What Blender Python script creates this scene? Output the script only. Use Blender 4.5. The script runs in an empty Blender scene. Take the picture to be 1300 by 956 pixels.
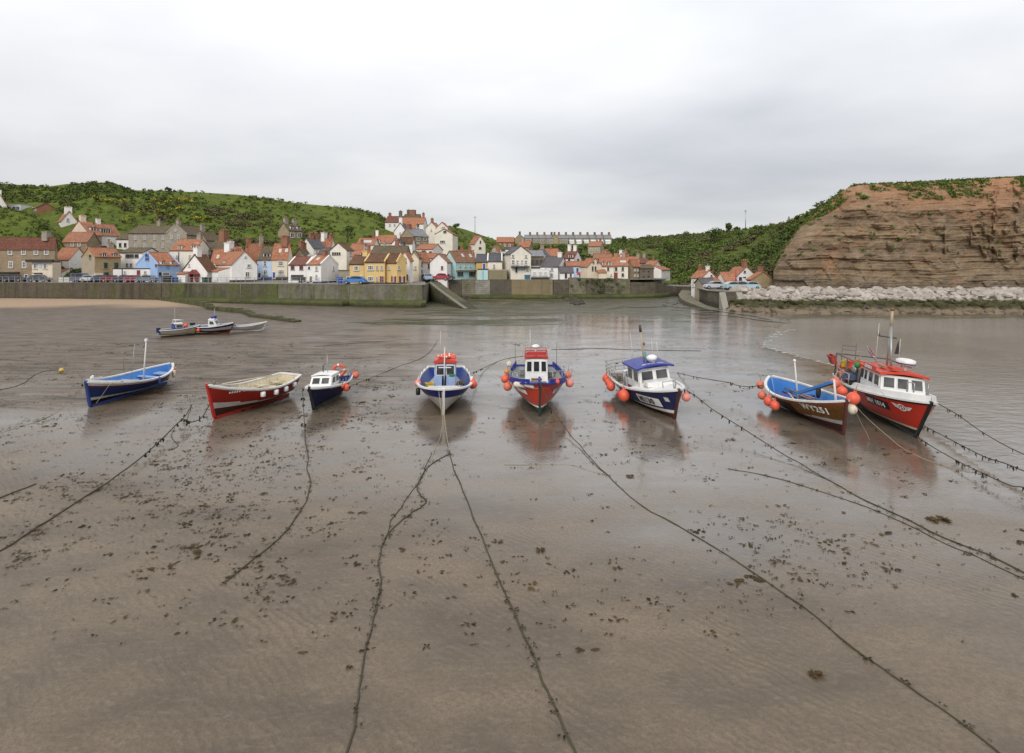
import bpy, bmesh, math, random
from mathutils import Vector, Matrix, noise
PI = math.pi
random.seed(7)
SC = bpy.context.scene
COL = SC.collection
H = 6.7          # eye height above the sand
F = 700.0        # focal length in photo pixels
HX, HY = 650.0, 340.0

def P(px, py, Y):
    return Vector(((px-HX)/F*Y, Y, H-(py-HY)/F*Y))
def G(px, py, z=0.0):
    """point seen at a pixel, at height z"""
    Y = F*(H-z)/(py-HY)
    return Vector(((px-HX)/F*Y, Y, z))
def lerp(a, b, t): return a+(b-a)*t
def interp(pts, x):
    if x <= pts[0][0]: return pts[0][1]
    for (a, b), (c, d) in zip(pts, pts[1:]):
        if x <= c: return b+(d-b)*(x-a)/(c-a)
    return pts[-1][1]
def sstep(a, b, x):
    t = max(0, min(1, (x-a)/(b-a))); return t*t*(3-2*t)
def fbm(x, y, z=0, o=4): return noise.fractal((x, y, z), 1.0, 2.0, o)

# ------------------------------------------------------------------ objects
def setp(o, label=None, cat=None, group=None, kind=None):
    if label: o['label'] = label
    if cat: o['category'] = cat
    if group: o['group'] = group
    if kind: o['kind'] = kind
    return o
def thing(name, label, cat, loc=(0, 0, 0), rot=(0, 0, 0), group=None):
    o = bpy.data.objects.new(name, None); COL.objects.link(o)
    o.location = loc; o.rotation_euler = rot; o.empty_display_size = .2
    return setp(o, label, cat, group, 'thing')
def copy_tree(o, parent=None):
    c = o.copy(); COL.objects.link(c)
    if parent: c.parent = parent
    for ch in list(o.children): copy_tree(ch, c)
    return c

class MB:
    def __init__(s): s.v = []; s.f = []; s.m = []; s.sm = []
    def add(s, vs, fs, m=0, smooth=False):
        o = len(s.v); s.v.extend([tuple(v) for v in vs])
        for f in fs:
            s.f.append([i+o for i in f]); s.m.append(m); s.sm.append(smooth)
        return s
    def box(s, c, d, m=0, R=None):
        x, y, z = [k/2 for k in d]
        vs = [Vector((a*x, b*y, e*z)) for a in (-1, 1) for b in (-1, 1) for e in (-1, 1)]
        if R is not None: vs = [R @ v for v in vs]
        vs = [v+Vector(c) for v in vs]
        return s.add(vs, [(0, 1, 3, 2), (4, 6, 7, 5), (0, 4, 5, 1), (2, 3, 7, 6), (0, 2, 6, 4), (1, 5, 7, 3)], m)
    def bar(s, a, b, w, h, m=0, up=(0, 0, 1)):
        a = Vector(a); b = Vector(b); d = (b-a); L = d.length
        if L < 1e-6: return s
        d.normalize(); u = Vector(up)
        if abs(d.dot(u)) > .98: u = Vector((1, 0, 0))
        sd = d.cross(u).normalized(); u = sd.cross(d)
        vs = [p+sd*i*w/2+u*j*h/2 for p in (a, b) for i in (-1, 1) for j in (-1, 1)]
        return s.add(vs, [(0, 1, 3, 2), (4, 6, 7, 5), (0, 4, 5, 1), (2, 3, 7, 6), (0, 2, 6, 4), (1, 5, 7, 3)], m)
    def tube(s, pts, r, n=6, m=0, cap=True, smooth=True):
        pts = [Vector(p) for p in pts]; rs = r if isinstance(r, (list, tuple)) else [r]*len(pts)
        vs = []; prev = None
        for i, p in enumerate(pts):
            d = (pts[min(i+1, len(pts)-1)]-pts[max(i-1, 0)])
            d = d.normalized() if d.length > 1e-9 else Vector((0, 0, 1))
            ref = prev if prev is not None else (Vector((0, 0, 1)) if abs(d.z) < .9 else Vector((1, 0, 0)))
            u = (ref-d*ref.dot(d))
            if u.length < 1e-4: u = d.orthogonal()
            u.normalize(); w = d.cross(u); prev = u
            for k in range(n):
                a = 2*PI*k/n; vs.append(p+(u*math.cos(a)+w*math.sin(a))*rs[i])
        fs = []
        for i in range(len(pts)-1):
            for k in range(n):
                k2 = (k+1) % n; fs.append((i*n+k, i*n+k2, (i+1)*n+k2, (i+1)*n+k))
        s.add(vs, fs, m, smooth)
        if cap:
            o = len(s.v)-len(vs)
            s.f.append([o+k for k in reversed(range(n))]); s.m.append(m); s.sm.append(False)
            s.f.append([o+(len(pts)-1)*n+k for k in range(n)]); s.m.append(m); s.sm.append(False)
        return s
    def ball(s, c, r, n=12, m=0, sc=(1, 1, 1), jit=0, seed=0, R=None):
        c = Vector(c); rings = max(4, n//2+1); vs = []; rnd = random.Random(seed)
        def pt(a, b):
            v = Vector((math.sin(a)*math.cos(b)*sc[0], math.sin(a)*math.sin(b)*sc[1], math.cos(a)*sc[2]))*r
            if jit: v *= 1+rnd.uniform(-jit, jit)
            if R is not None: v = R @ v
            return c+v
        vs.append(pt(0, 0))
        for i in range(1, rings):
            for k in range(n): vs.append(pt(PI*i/rings, 2*PI*k/n))
        vs.append(pt(PI, 0)); fs = []
        for k in range(n): fs.append((0, 1+k, 1+(k+1) % n))
        for i in range(rings-2):
            for k in range(n):
                a = 1+i*n+k; b = 1+i*n+(k+1) % n
                fs.append((a, a+n, b+n, b))
        e = len(vs)-1
        for k in range(n): fs.append((e, 1+(rings-2)*n+(k+1) % n, 1+(rings-2)*n+k))
        return s.add(vs, fs, m, not jit)
    def torus(s, c, R, r, M=None, n=20, k=8, mf=None):
        vs = []; fs = []
        for i in range(n):
            a = 2*PI*i/n
            for j in range(k):
                b = 2*PI*j/k
                v = Vector(((R+r*math.cos(b))*math.cos(a), (R+r*math.cos(b))*math.sin(a), r*math.sin(b)))
                if M is not None: v = M @ v
                vs.append(v+Vector(c))
        o = len(s.v); s.v.extend([tuple(v) for v in vs])
        for i in range(n):
            for j in range(k):
                i2 = (i+1) % n; j2 = (j+1) % k
                s.f.append([o+i*k+j, o+i2*k+j, o+i2*k+j2, o+i*k+j2]); s.m.append(mf(i) if mf else 0); s.sm.append(True)
        return s
    def prism(s, poly, d, m=0):
        """closed polygon (list of 3D points) extruded by vector d"""
        n = len(poly); poly = [Vector(p) for p in poly]; d = Vector(d)
        vs = poly+[p+d for p in poly]
        fs = [tuple(range(n))[::-1], tuple(range(n, 2*n))]+[(i, (i+1) % n, n+(i+1) % n, n+i) for i in range(n)]
        return s.add(vs, fs, m)
    def build(s, name, mats, parent=None, org=None, label=None):
        if not isinstance(mats, (list, tuple)): mats = [mats]
        me = bpy.data.meshes.new(name)
        off = Vector(org) if org is not None else Vector((0, 0, 0))
        vs = [Vector(v)-off for v in s.v]
        me.from_pydata(vs, [], s.f)
        for m in mats: me.materials.append(m)
        me.polygons.foreach_set('material_index', s.m)
        me.polygons.foreach_set('use_smooth', s.sm)
        me.update()
        bm = bmesh.new(); bm.from_mesh(me)
        if len(s.f) < 60000: bmesh.ops.recalc_face_normals(bm, faces=bm.faces)
        uvl = bm.loops.layers.uv.new('UVMap')
        for f in bm.faces:
            n = f.normal
            t = Vector((1, 0, 0)) if abs(n.z) > .95 else Vector((-n.y, n.x, 0)).normalized()
            w = n.cross(t)
            for l in f.loops:
                p = l.vert.co+off
                l[uvl].uv = (p.dot(t), p.dot(w))
        bm.to_mesh(me); bm.free()
        o = bpy.data.objects.new(name, me); COL.objects.link(o)
        if parent is not None: o.parent = parent
        elif org is not None: o.location = off
        if label: o['label'] = label
        return o

def grid_mesh(name, rows, mat, attrs=None, smooth=True, org=(0, 0, 0)):
    """rows: list of equal-length lists of points"""
    n = len(rows[0]); vs = [tuple(Vector(p)-Vector(org)) for r in rows for p in r]
    fs = [(i*n+j, i*n+j+1, (i+1)*n+j+1, (i+1)*n+j) for i in range(len(rows)-1) for j in range(n-1)]
    me = bpy.data.meshes.new(name); me.from_pydata(vs, [], fs)
    for m in (mat if isinstance(mat, list) else [mat]): me.materials.append(m)
    me.polygons.foreach_set('use_smooth', [smooth]*len(fs))
    if attrs:
        for k, vals in attrs.items():
            a = me.attributes.new(k, 'FLOAT', 'POINT'); a.data.foreach_set('value', vals)
    me.update()
    o = bpy.data.objects.new(name, me); COL.objects.link(o); o.location = org
    return o

# ------------------------------------------------------------------ materials
def srgb(r, g=None, b=None):
    if isinstance(r, (tuple, list)): r, g, b = r
    f = lambda c: (c/255/12.92 if c/255 <= .04045 else ((c/255+.055)/1.055)**2.4)
    return (f(r), f(g), f(b), 1)
class NT:
    def __init__(s, name):
        s.mat = bpy.data.materials.new(name); s.mat.use_nodes = True
        s.t = s.mat.node_tree; s.n = s.t.nodes; s.b = s.n['Principled BSDF']
    def node(s, typ, **kw):
        x = s.n.new(typ)
        for k, v in kw.items():
            if k in x.inputs.keys(): s.set(x.inputs[k], v)
            else: setattr(x, k, v)
        return x
    def set(s, inp, v):
        if hasattr(v, 'is_linked') or hasattr(v, 'links'): s.t.links.new(v, inp)
        else: inp.default_value = v
    def link(s, a, b): s.t.links.new(a, b)
    def coord(s, kind='Object'):
        return s.node('ShaderNodeTexCoord').outputs[kind]
    def mapping(s, vec, scale=(1, 1, 1), rot=(0, 0, 0), loc=(0, 0, 0)):
        m = s.node('ShaderNodeMapping'); s.link(vec, m.inputs['Vector'])
        m.inputs['Scale'].default_value = scale; m.inputs['Rotation'].default_value = rot; m.inputs['Location'].default_value = loc
        return m.outputs[0]
    def noise(s, vec, scale, detail=4, rough=.6, dist=0):
        x = s.node('ShaderNodeTexNoise'); s.link(vec, x.inputs['Vector'])
        x.inputs['Scale'].default_value = scale; x.inputs['Detail'].default_value = detail
        x.inputs['Roughness'].default_value = rough; x.inputs['Distortion'].default_value = dist
        return x.outputs['Fac']
    def ramp(s, fac, stops, interp='LINEAR'):
        r = s.node('ShaderNodeValToRGB'); s.link(fac, r.inputs[0]); e = r.color_ramp.elements
        r.color_ramp.interpolation = interp
        while len(e) < len(stops): e.new(.5)
        for k, (p, c) in zip(e, stops):
            k.position = p; k.color = c if isinstance(c, (tuple, list)) else (c, c, c, 1)
        return r.outputs[0]
    def mix(s, fac, a, b, mode='MIX'):
        m = s.node('ShaderNodeMix', data_type='RGBA', blend_type=mode)
        s.set(m.inputs[0], fac); s.set(m.inputs[6], a); s.set(m.inputs[7], b)
        return m.outputs[2]
    def math(s, op, a, b=0, clamp=False):
        m = s.node('ShaderNodeMath', operation=op, use_clamp=clamp); s.set(m.inputs[0], a); s.set(m.inputs[1], b)
        return m.outputs[0]
    def attr(s, name):
        return s.node('ShaderNodeAttribute', attribute_name=name).outputs['Fac']
    def bump(s, h, strength=.4, dist=.05):
        b = s.node('ShaderNodeBump'); s.link(h, b.inputs['Height'])
        b.inputs['Strength'].default_value = strength; b.inputs['Distance'].default_value = dist
        s.link(b.outputs[0], s.b.inputs['Normal'])
    def out(s, color=None, rough=None, spec=None, metal=None):
        for k, v in (('Base Color', color), ('Roughness', rough), ('Specular IOR Level', spec), ('Metallic', metal)):
            if v is not None: s.set(s.b.inputs[k], v)
        return s.mat
def c4(c): return (c[0], c[1], c[2], 1)
def mul(c, k): return (c[0]*k, c[1]*k, c[2]*k, 1)

CACHE = {}
def paint(col, rough=.5, dirt=.35, scale=1.2, bump=0, var=.82):
    """painted or plain surface with uneven weathering"""
    key = ('paint', tuple(col), rough, dirt, scale, bump)
    if key in CACHE: return CACHE[key]
    t = NT('painted_surface'); c = c4(col)
    v = t.coord('Object')
    oi = t.node('ShaderNodeObjectInfo')
    n1 = t.noise(v, scale, 5, .65); n2 = t.noise(t.mapping(v, (3, 3, .35)), scale*2, 4, .6)
    base = t.mix(t.ramp(n1, [(.3, 0), (.75, 1)]), mul(c, var), c)
    dirtc = (c[0]*.45+.02, c[1]*.42+.018, c[2]*.36+.012, 1)
    base = t.mix(t.math('MULTIPLY', t.ramp(n2, [(.5, 0), (.8, 1)]), dirt), base, dirtc)
    if bump: t.bump(t.noise(v, scale*14, 4), bump, .03)
    CACHE[key] = t.out(base, rough); return CACHE[key]

def render_wall(col, dirt=.3):
    """painted render or rubble: soft patchiness, streaks under the eaves and sills"""
    key = ('wall', tuple(col), dirt)
    if key in CACHE: return CACHE[key]
    t = NT('painted_render'); c = c4(col); v = t.coord('Object')
    n1 = t.noise(v, .55, 5, .6); n2 = t.noise(t.mapping(v, (1.6, 1.6, .25)), 1.5, 5, .7); n3 = t.noise(v, 3.5, 3)
    base = t.mix(t.ramp(n1, [(.35, 0), (.7, 1)]), mul(c, .86), c)
    base = t.mix(t.math('MULTIPLY', t.ramp(n2, [(.48, 0), (.75, 1)]), dirt), base, (c[0]*.5, c[1]*.48, c[2]*.43, 1))
    base = t.mix(t.math('MULTIPLY', t.ramp(n3, [(.4, 0), (.7, 1)]), .12), base, mul(c, .7))
    t.bump(n3, .4, .05)
    CACHE[key] = t.out(base, .85, .2); return CACHE[key]

def stone_wall(c1, c2, mortar=(.25, .22, .18), scale=1.0, moss=0):
    key = ('stone', tuple(c1), tuple(c2), scale, moss)
    if key in CACHE: return CACHE[key]
    t = NT('coursed_stone'); v = t.coord('UV')
    b = t.node('ShaderNodeTexBrick'); t.link(t.mapping(v, (scale, scale, scale)), b.inputs['Vector'])
    b.inputs['Color1'].default_value = c4(c1); b.inputs['Color2'].default_value = c4(c2); b.inputs['Mortar'].default_value = c4(mortar)
    b.inputs['Scale'].default_value = 1; b.inputs['Mortar Size'].default_value = .03
    b.inputs['Brick Width'].default_value = .62; b.inputs['Row Height'].default_value = .3
    ov = t.coord('Object')
    n1 = t.noise(ov, .8, 5, .65); n2 = t.noise(ov, 5, 3)
    base = t.mix(t.ramp(n1, [(.35, 0), (.7, .55)]), b.outputs[0], mul([(x+y)/2 for x, y in zip(c1, c2)], .5))
    base = t.mix(t.ramp(n2, [(.4, 0), (.75, .5)]), base, mul(c2, 1.25))
    if moss:
        n3 = t.noise(t.mapping(ov, (1, 1, .4)), .7, 5, .7)
        base = t.mix(t.math('MULTIPLY', t.ramp(n3, [(.45, 0), (.65, 1)]), moss), base, (.07, .09, .025, 1))
    t.bump(t.mix(.5, b.outputs['Fac'], n2), .6, .05)
    CACHE[key] = t.out(base, .9, .2); return CACHE[key]

def roof_mat(col, kind='pantile'):
    key = ('roof', tuple(col), kind)
    if key in CACHE: return CACHE[key]
    t = NT('roof_'+kind); c = c4(col); v = t.coord('UV'); ov = t.coord('Object')
    b = t.node('ShaderNodeTexBrick'); t.link(v, b.inputs['Vector'])
    b.inputs['Color1'].default_value = mul(c, .72); b.inputs['Color2'].default_value = mul(c, 1.18); b.inputs['Mortar'].default_value = mul(c, .4)
    b.inputs['Scale'].default_value = 1; b.inputs['Mortar Size'].default_value = .025; b.inputs['Mortar Smooth'].default_value = .4
    b.inputs['Brick Width'].default_value = .3; b.inputs['Row Height'].default_value = .34
    n1 = t.noise(ov, .7, 5, .65); n2 = t.noise(ov, 3.2, 4, .7)
    base = t.mix(t.ramp(n1, [(.35, 0), (.72, .6)]), b.outputs[0], mul(c, .5))
    base = t.mix(t.ramp(n2, [(.52, 0), (.75, .45)]), base, (c[0]*.4+.05, c[1]*.6+.05, c[2]*.7+.035, 1))
    w = t.node('ShaderNodeTexWave'); t.link(v, w.inputs['Vector']); w.inputs['Scale'].default_value = 1.05 if kind == 'pantile' else .01
    t.bump(t.math('ADD', w.outputs['Fac'], b.outputs['Fac']), .5, .04)
    CACHE[key] = t.out(base, .85 if kind == 'pantile' else .6, .25); return CACHE[key]

def simple(name, col, rough=.6, metal=0, spec=.5):
    key = ('s', tuple(col), rough, metal)
    if key in CACHE: return CACHE[key]
    t = NT(name); v = t.coord('Object'); n = t.noise(v, 6, 3)
    CACHE[key] = t.out(t.mix(n, mul(c4(col), .8), mul(c4(col), 1.12)), rough, spec, metal); return CACHE[key]
def glass_mat():
    if 'glass' in CACHE: return CACHE['glass']
    t = NT('window_glass'); v = t.coord('Object'); n = t.noise(v, .9, 2)
    CACHE['glass'] = t.out(t.mix(t.ramp(n, [(.4, 0), (.65, 1)]), (.02, .022, .025, 1), (.10, .10, .10, 1)), .08, .6); return CACHE['glass']

# ------------------------------------------------------------------ camera, sky and light
cam = bpy.data.cameras.new('camera'); co = bpy.data.objects.new('camera', cam); COL.objects.link(co)
co.location = (0, 0, H); co.rotation_euler = (PI/2, 0, 0)
cam.sensor_width = 36; cam.lens = F/1300*36; cam.shift_y = -(478-HY)/1300; cam.clip_start = .1; cam.clip_end = 6000
SC.camera = co

SUN_EL, SUN_AZ = 37, 196
w = bpy.data.worlds.new('World'); SC.world = w; w.use_nodes = True
wt = w.node_tree; wn = wt.nodes; bg = wn['Background']; bg.inputs['Strength'].default_value = .1
sky = wn.new('ShaderNodeTexSky'); sky.sky_type = 'NISHITA'; sky.sun_disc = False
sky.sun_elevation = math.radians(SUN_EL); sky.sun_rotation = math.radians(SUN_AZ)
tc = wn.new('ShaderNodeTexCoord'); sep = wn.new('ShaderNodeSeparateXYZ'); wt.links.new(tc.outputs['Generated'], sep.inputs[0])
def wmath(op, a, b):
    m = wn.new('ShaderNodeMath'); m.operation = op
    for i, x in enumerate((a, b)):
        if isinstance(x, (int, float)): m.inputs[i].default_value = x
        else: wt.links.new(x, m.inputs[i])
    return m.outputs[0]
# cloud layer: project the direction on to a flat ceiling so that bands flatten towards the horizon
zc = wmath('ADD', wmath('MAXIMUM', sep.outputs[2], 0), .16)
cx = wmath('DIVIDE', sep.outputs[0], zc); cy = wmath('DIVIDE', sep.outputs[1], zc)
cmb = wn.new('ShaderNodeCombineXYZ'); wt.links.new(cx, cmb.inputs[0]); wt.links.new(cy, cmb.inputs[1])
def wnoise(scale, detail, rough, off=0):
    mp = wn.new('ShaderNodeMapping'); wt.links.new(cmb.outputs[0], mp.inputs[0]); mp.inputs['Location'].default_value = (off, off*.7, off*.3)
    mp.inputs['Scale'].default_value = (.8, 1, 1)
    n = wn.new('ShaderNodeTexNoise'); wt.links.new(mp.outputs[0], n.inputs['Vector'])
    n.inputs['Scale'].default_value = scale; n.inputs['Detail'].default_value = detail; n.inputs['Roughness'].default_value = rough
    n.inputs['Distortion'].default_value = .15
    return n.outputs['Fac']
def wramp(fac, stops):
    r = wn.new('ShaderNodeValToRGB'); wt.links.new(fac, r.inputs[0]); e = r.color_ramp.elements
    while len(e) < len(stops): e.new(.5)
    for k, (p, c) in zip(e, stops): k.position = p; k.color = c if isinstance(c, tuple) else (c, c, c, 1)
    return r.outputs[0]
nz = wmath('ADD', wmath('MULTIPLY', wnoise(.42, 3, .45, 3.3), .7), wmath('MULTIPLY', wnoise(1.3, 5, .5, 9.1), .3))
# brightness by elevation (an overcast sky is brightest overhead)
el = wramp(sep.outputs[2], [(0, .58), (.09, .57), (.22, .72), (.40, .93), (.75, 1.0)])
cl = wramp(nz, [(.37, (.70, .72, .765, 1)), (.50, (.90, .91, .935, 1)), (.62, (1.07, 1.07, 1.07, 1))])
mx = wn.new('ShaderNodeMix'); mx.data_type = 'RGBA'; mx.blend_type = 'MULTIPLY'; mx.inputs[0].default_value = 1
wt.links.new(el, mx.inputs[6]); wt.links.new(cl, mx.inputs[7])
SKYGAIN = 10.0
sc_ = wn.new('ShaderNodeVectorMath'); sc_.operation = 'SCALE'; wt.links.new(mx.outputs[2], sc_.inputs[0]); sc_.inputs['Scale'].default_value = SKYGAIN
m2 = wn.new('ShaderNodeMix'); m2.data_type = 'RGBA'; m2.inputs[0].default_value = .94
wt.links.new(sky.outputs[0], m2.inputs[6]); wt.links.new(sc_.outputs[0], m2.inputs[7]); wt.links.new(m2.outputs[2], bg.inputs['Color'])
sl = bpy.data.lights.new('sun', 'SUN'); so = bpy.data.objects.new('sun', sl); COL.objects.link(so)
sl.energy = 1.5; sl.angle = math.radians(25); sl.color = (1, .96, .9)
# sun behind the camera's shoulder: direction vector to the sun
az = math.radians(SUN_AZ); ev = math.radians(SUN_EL)
sd = Vector((math.sin(az)*math.cos(ev), math.cos(az)*math.cos(ev), math.sin(ev)))
so.rotation_euler = sd.to_track_quat('Z', 'Y').to_euler(); so.location = (0, -20, 60)
vs = SC.view_settings; vs.view_transform = 'Standard'; vs.look = 'None'; vs.exposure = .36; vs.gamma = 1; vs.use_curve_mapping = False
SC.render.engine = 'CYCLES'; SC.cycles.max_bounces = 6; SC.cycles.diffuse_bounces = 3; SC.cycles.glossy_bounces = 3
SC.cycles.use_denoising = True
# ================================================================== the setting
SHORE = [G(a, b).xy for a, b in [(1000, 405), (984, 418), (966, 434), (968, 440), (990, 447), (1030, 457), (1065, 466), (1100, 482), (1132, 508), (1178, 548), (1232, 588), (1300, 632), (1480, 740)]]
SEA = [Vector((500, 74))]+[Vector((70, 72.5)), Vector((48, 72.5))]+SHORE+[Vector((17, 2)), Vector((20, -60)), Vector((500, -60))]
def inside(p, poly):
    c = False; n = len(poly); j = n-1
    for i in range(n):
        a, b = poly[i], poly[j]
        if (a[1] > p[1]) != (b[1] > p[1]) and p[0] < (b[0]-a[0])*(p[1]-a[1])/(b[1]-a[1])+a[0]: c = not c
        j = i
    return c
def dist(p, poly):
    d = 1e9; n = len(poly)
    for i in range(n):
        a = Vector(poly[i]); b = Vector(poly[(i+1) % n]); e = b-a
        t = max(0, min(1, (p-a).dot(e)/max(e.length_squared, 1e-9)))
        d = min(d, (p-a-e*t).length)
    return d
def sand_z(X, Y):
    p = Vector((X, Y)); px = HX+F*X/max(Y, 1)
    z = .02*fbm(X*.22, Y*.22)+.010*fbm(X*.9, Y*.9, 3)
    z += .55*sstep(84, 112, Y)*sstep(520, 150, px)
    z += .25*sstep(88, 112, Y)*sstep(500, 620, px)*sstep(900, 800, px)
    if X > 6:
        d = dist(p, SEA)+.35*fbm(X*.3, Y*.3, 7)
        z = (-.03-min(d, 20)*.035) if (inside(p, SEA) and d > 0) else z*min(1, .3+max(d, 0)*.15)+min(max(d, 0), 2)*.012
    return z

def make_sand():
    t = NT('wet_sand'); v = t.coord('Object')
    wet = t.attr('wet'); dry = t.attr('dry'); mud = t.attr('mud'); weed = t.attr('weed')
    n1 = t.noise(t.mapping(v, (.30, .55, 1)), 1, 6, .62); n2 = t.noise(v, 2.2, 5, .65); n3 = t.noise(v, 14, 4, .7)
    n4 = t.noise(t.mapping(v, (.28, 1.5, 1), (0, 0, .12)), 1.15, 7, .70, .7)
    n5 = t.noise(v, 60, 2, .6)
    sand = t.mix(t.ramp(n1, [(.34, 0), (.66, 1)]), (.098, .072, .045, 1), (.215, .164, .109, 1))
    sand = t.mix(t.math('MULTIPLY', t.ramp(n3, [(.40, 0), (.64, 1)]), .5), sand, (.075, .054, .036, 1))
    fl_ = t.noise(t.mapping(v, (1, 3.2, 1), (0, 0, .25)), 3.2, 5, .7, .8); sand = t.mix(t.math('MULTIPLY', t.ramp(fl_, [(.52, 0), (.66, 1)]), .45), sand, (.215, .17, .125, 1))
    sand = t.mix(t.math('MULTIPLY', t.ramp(n5, [(.46, 0), (.68, 1)]), .5), sand, (.055, .042, .03, 1))
    rip0 = t.node('ShaderNodeTexWave', wave_type='BANDS', bands_direction='Y'); t.link(t.mapping(v, (1, 1, 1), (0, 0, .75)), rip0.inputs['Vector']); rip0.inputs['Scale'].default_value = 1.9; rip0.inputs['Distortion'].default_value = 9; rip0.inputs['Detail'].default_value = 3; rip0.inputs['Detail Scale'].default_value = .8
    rmask = t.math('MULTIPLY', t.ramp(t.noise(v, .35, 3), [(.42, 0), (.6, 1)]), t.ramp(rip0.outputs['Fac'], [(.35, 0), (.9, 1)]))
    sand = t.mix(t.math('MULTIPLY', rmask, .38), sand, (.085, .064, .043, 1))
    mudc = t.mix(t.ramp(n4, [(.38, 0), (.62, 1)]), (.026, .018, .010, 1), (.150, .104, .066, 1))
    col = t.mix(t.math('MULTIPLY', mud, t.ramp(n4, [(.34, 1), (.70, .35)])), sand, mudc)
    dryc = t.mix(t.ramp(n2, [(.35, 0), (.7, 1)]), (.30, .215, .14, 1), (.40, .29, .195, 1))
    col = t.mix(dry, col, dryc)
    wn_ = t.noise(t.mapping(v, (.12, .5, 1)), 1.2, 7, .70, .5)
    wm = t.math('MULTIPLY', t.ramp(t.math('ADD', wn_, t.math('MULTIPLY', weed, .20)), [(.60, 0), (.66, 1)]), t.ramp(weed, [(.05, 0), (.35, 1)]))
    weedc = t.mix(t.ramp(n2, [(.42, 0), (.6, 1)]), (.030, .024, .012, 1), (.070, .078, .018, 1))
    col = t.mix(wm, col, weedc)
    pud = t.ramp(t.math('ADD', t.math('MULTIPLY', n1, .75), t.math('MULTIPLY', n4, .25)), [(.40, 1), (.60, 0)])
    film = t.math('MULTIPLY', wet, t.math('ADD', t.math('MULTIPLY', pud, .38), .62), True); film = t.math('MULTIPLY', film, t.math('SUBTRACT', 1, t.math('MULTIPLY', mud, t.math('MULTIPLY', t.ramp(n4, [(.45, 1), (.6, 0)]), .9))), True)
    col = t.mix(t.math('MULTIPLY', film, .34), col, t.mix(n2, (.125, .113, .100, 1), (.195, .180, .165, 1)))  # greyer and paler where wet: the sky's sheen mixed into the sand colour
    rough = t.math('ADD', t.math('MULTIPLY', film, -.45), .53)
    rough = t.math('ADD', rough, t.math('MULTIPLY', dry, .4), True)
    rough = t.math('ADD', rough, t.math('MULTIPLY', wm, .25), True)
    t.set(t.b.inputs['IOR'], 1.36)
    h = t.math('ADD', t.math('MULTIPLY', n3, .35), t.math('MULTIPLY', n2, 1.0))
    rip = t.node('ShaderNodeTexWave', wave_type='BANDS', bands_direction='Y'); t.link(t.mapping(v, (1, 1, 1), (0, 0, .5)), rip.inputs['Vector'])
    rip.inputs['Scale'].default_value = 2.4; rip.inputs['Distortion'].default_value = 7; rip.inputs['Detail'].default_value = 3; rip.inputs['Detail Scale'].default_value = 1.2
    h = t.math('ADD', h, t.math('MULTIPLY', rip.outputs['Fac'], .2)); h = t.math('ADD', h, t.math('MULTIPLY', rmask, -.45))
    h = t.math('ADD', h, t.math('MULTIPLY', n4, t.math('ADD', t.math('MULTIPLY', mud, 2.2), .3)))
    b = t.node('ShaderNodeBump'); t.link(h, b.inputs['Height']); b.inputs['Distance'].default_value = .035
    t.set(b.inputs['Strength'], t.math('ADD', t.math('MULTIPLY', film, -.42), .48)); t.link(b.outputs[0], t.b.inputs['Normal'])
    cb = t.node('ShaderNodeBump'); t.link(t.math('ADD', t.math('MULTIPLY', rip.outputs['Fac'], .5), t.math('ADD', n2, t.math('MULTIPLY', n4, t.math('MULTIPLY', mud, 2)))), cb.inputs['Height']); cb.inputs['Distance'].default_value = .02; cb.inputs['Strength'].default_value = .10; t.link(cb.outputs[0], t.b.inputs['Coat Normal'])
    t.set(t.b.inputs['Coat Weight'], t.math('MULTIPLY', t.math('MULTIPLY', film, 1.0), t.math('SUBTRACT', 1, wm), True)); t.b.inputs['Coat IOR'].default_value = 1.42
    t.set(t.b.inputs['Coat Roughness'], t.math('ADD', t.math('MULTIPLY', pud, -.05), .11))
    m = t.out(col, rough, t.math('SUBTRACT', .5, t.math('MULTIPLY', wm, .35)))
    pxs = list(range(-500, 1900, 7)); Ys = []
    y = 3.2
    while y < 140: Ys.append(y); y *= 1.013
    Ys += [150, 200, 400, 900, 3000]
    A = {k: [] for k in ('wet', 'dry', 'mud', 'weed')}; rows = []
    for Y in Ys:
        r = []
        for px in pxs:
            X = (px-HX)/F*Y
            z = sand_z(X, Y) if Y < 140 else -.3
            r.append((X, Y, z)); py = HY+F*H/Y
            n = fbm(X*.05, Y*.05, 11); nb = fbm(X*.12, Y*.2, 5)
            dry = sstep(88, 97, Y+5*n)*sstep(330, 190, px+60*n)
            dry = max(dry, .55*sstep(96, 108, Y)*sstep(560, 600, px)*sstep(730, 700, px))
            mud = 1.15*sstep(20, 34, Y+10*n+8*nb)*sstep(690, 330, px+190*nb)*(1-dry)
            mud = max(mud, .42*sstep(19, 28, Y+6*nb)*sstep(800, 560, px)*(1-dry)*sstep(-.2, .35, nb+.5*n))
            weed = sstep(72, 80, Y+6*nb)*sstep(480, 600, px+60*n)*sstep(900, 840, px)
            weed = max(weed, .8*sstep(63, 70, Y+4*nb)*sstep(930, 980, px+40*n)*sstep(70, 76, Y+4*nb))
            weed = max(weed, .9*sstep(62, 66, Y+4*n)*sstep(76, 70, Y)*sstep(430, 500, px+60*nb)*sstep(760, 700, px))
            wet = 1-.62*min(1, mud)-.9*dry
            wet *= lerp(.16, 1, sstep(11.5, 21, Y+3.5*nb+.006*(px-650)))
            wet *= .62+.38*sstep(300, 700, px+150*n)
            for k, val in (('wet', wet), ('dry', dry), ('mud', max(0, mud)), ('weed', weed)): A[k].append(max(0, min(1, val)))
        rows.append(r)
    o = grid_mesh('beach', rows, m, A); setp(o, kind='structure')
make_sand()

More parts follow.
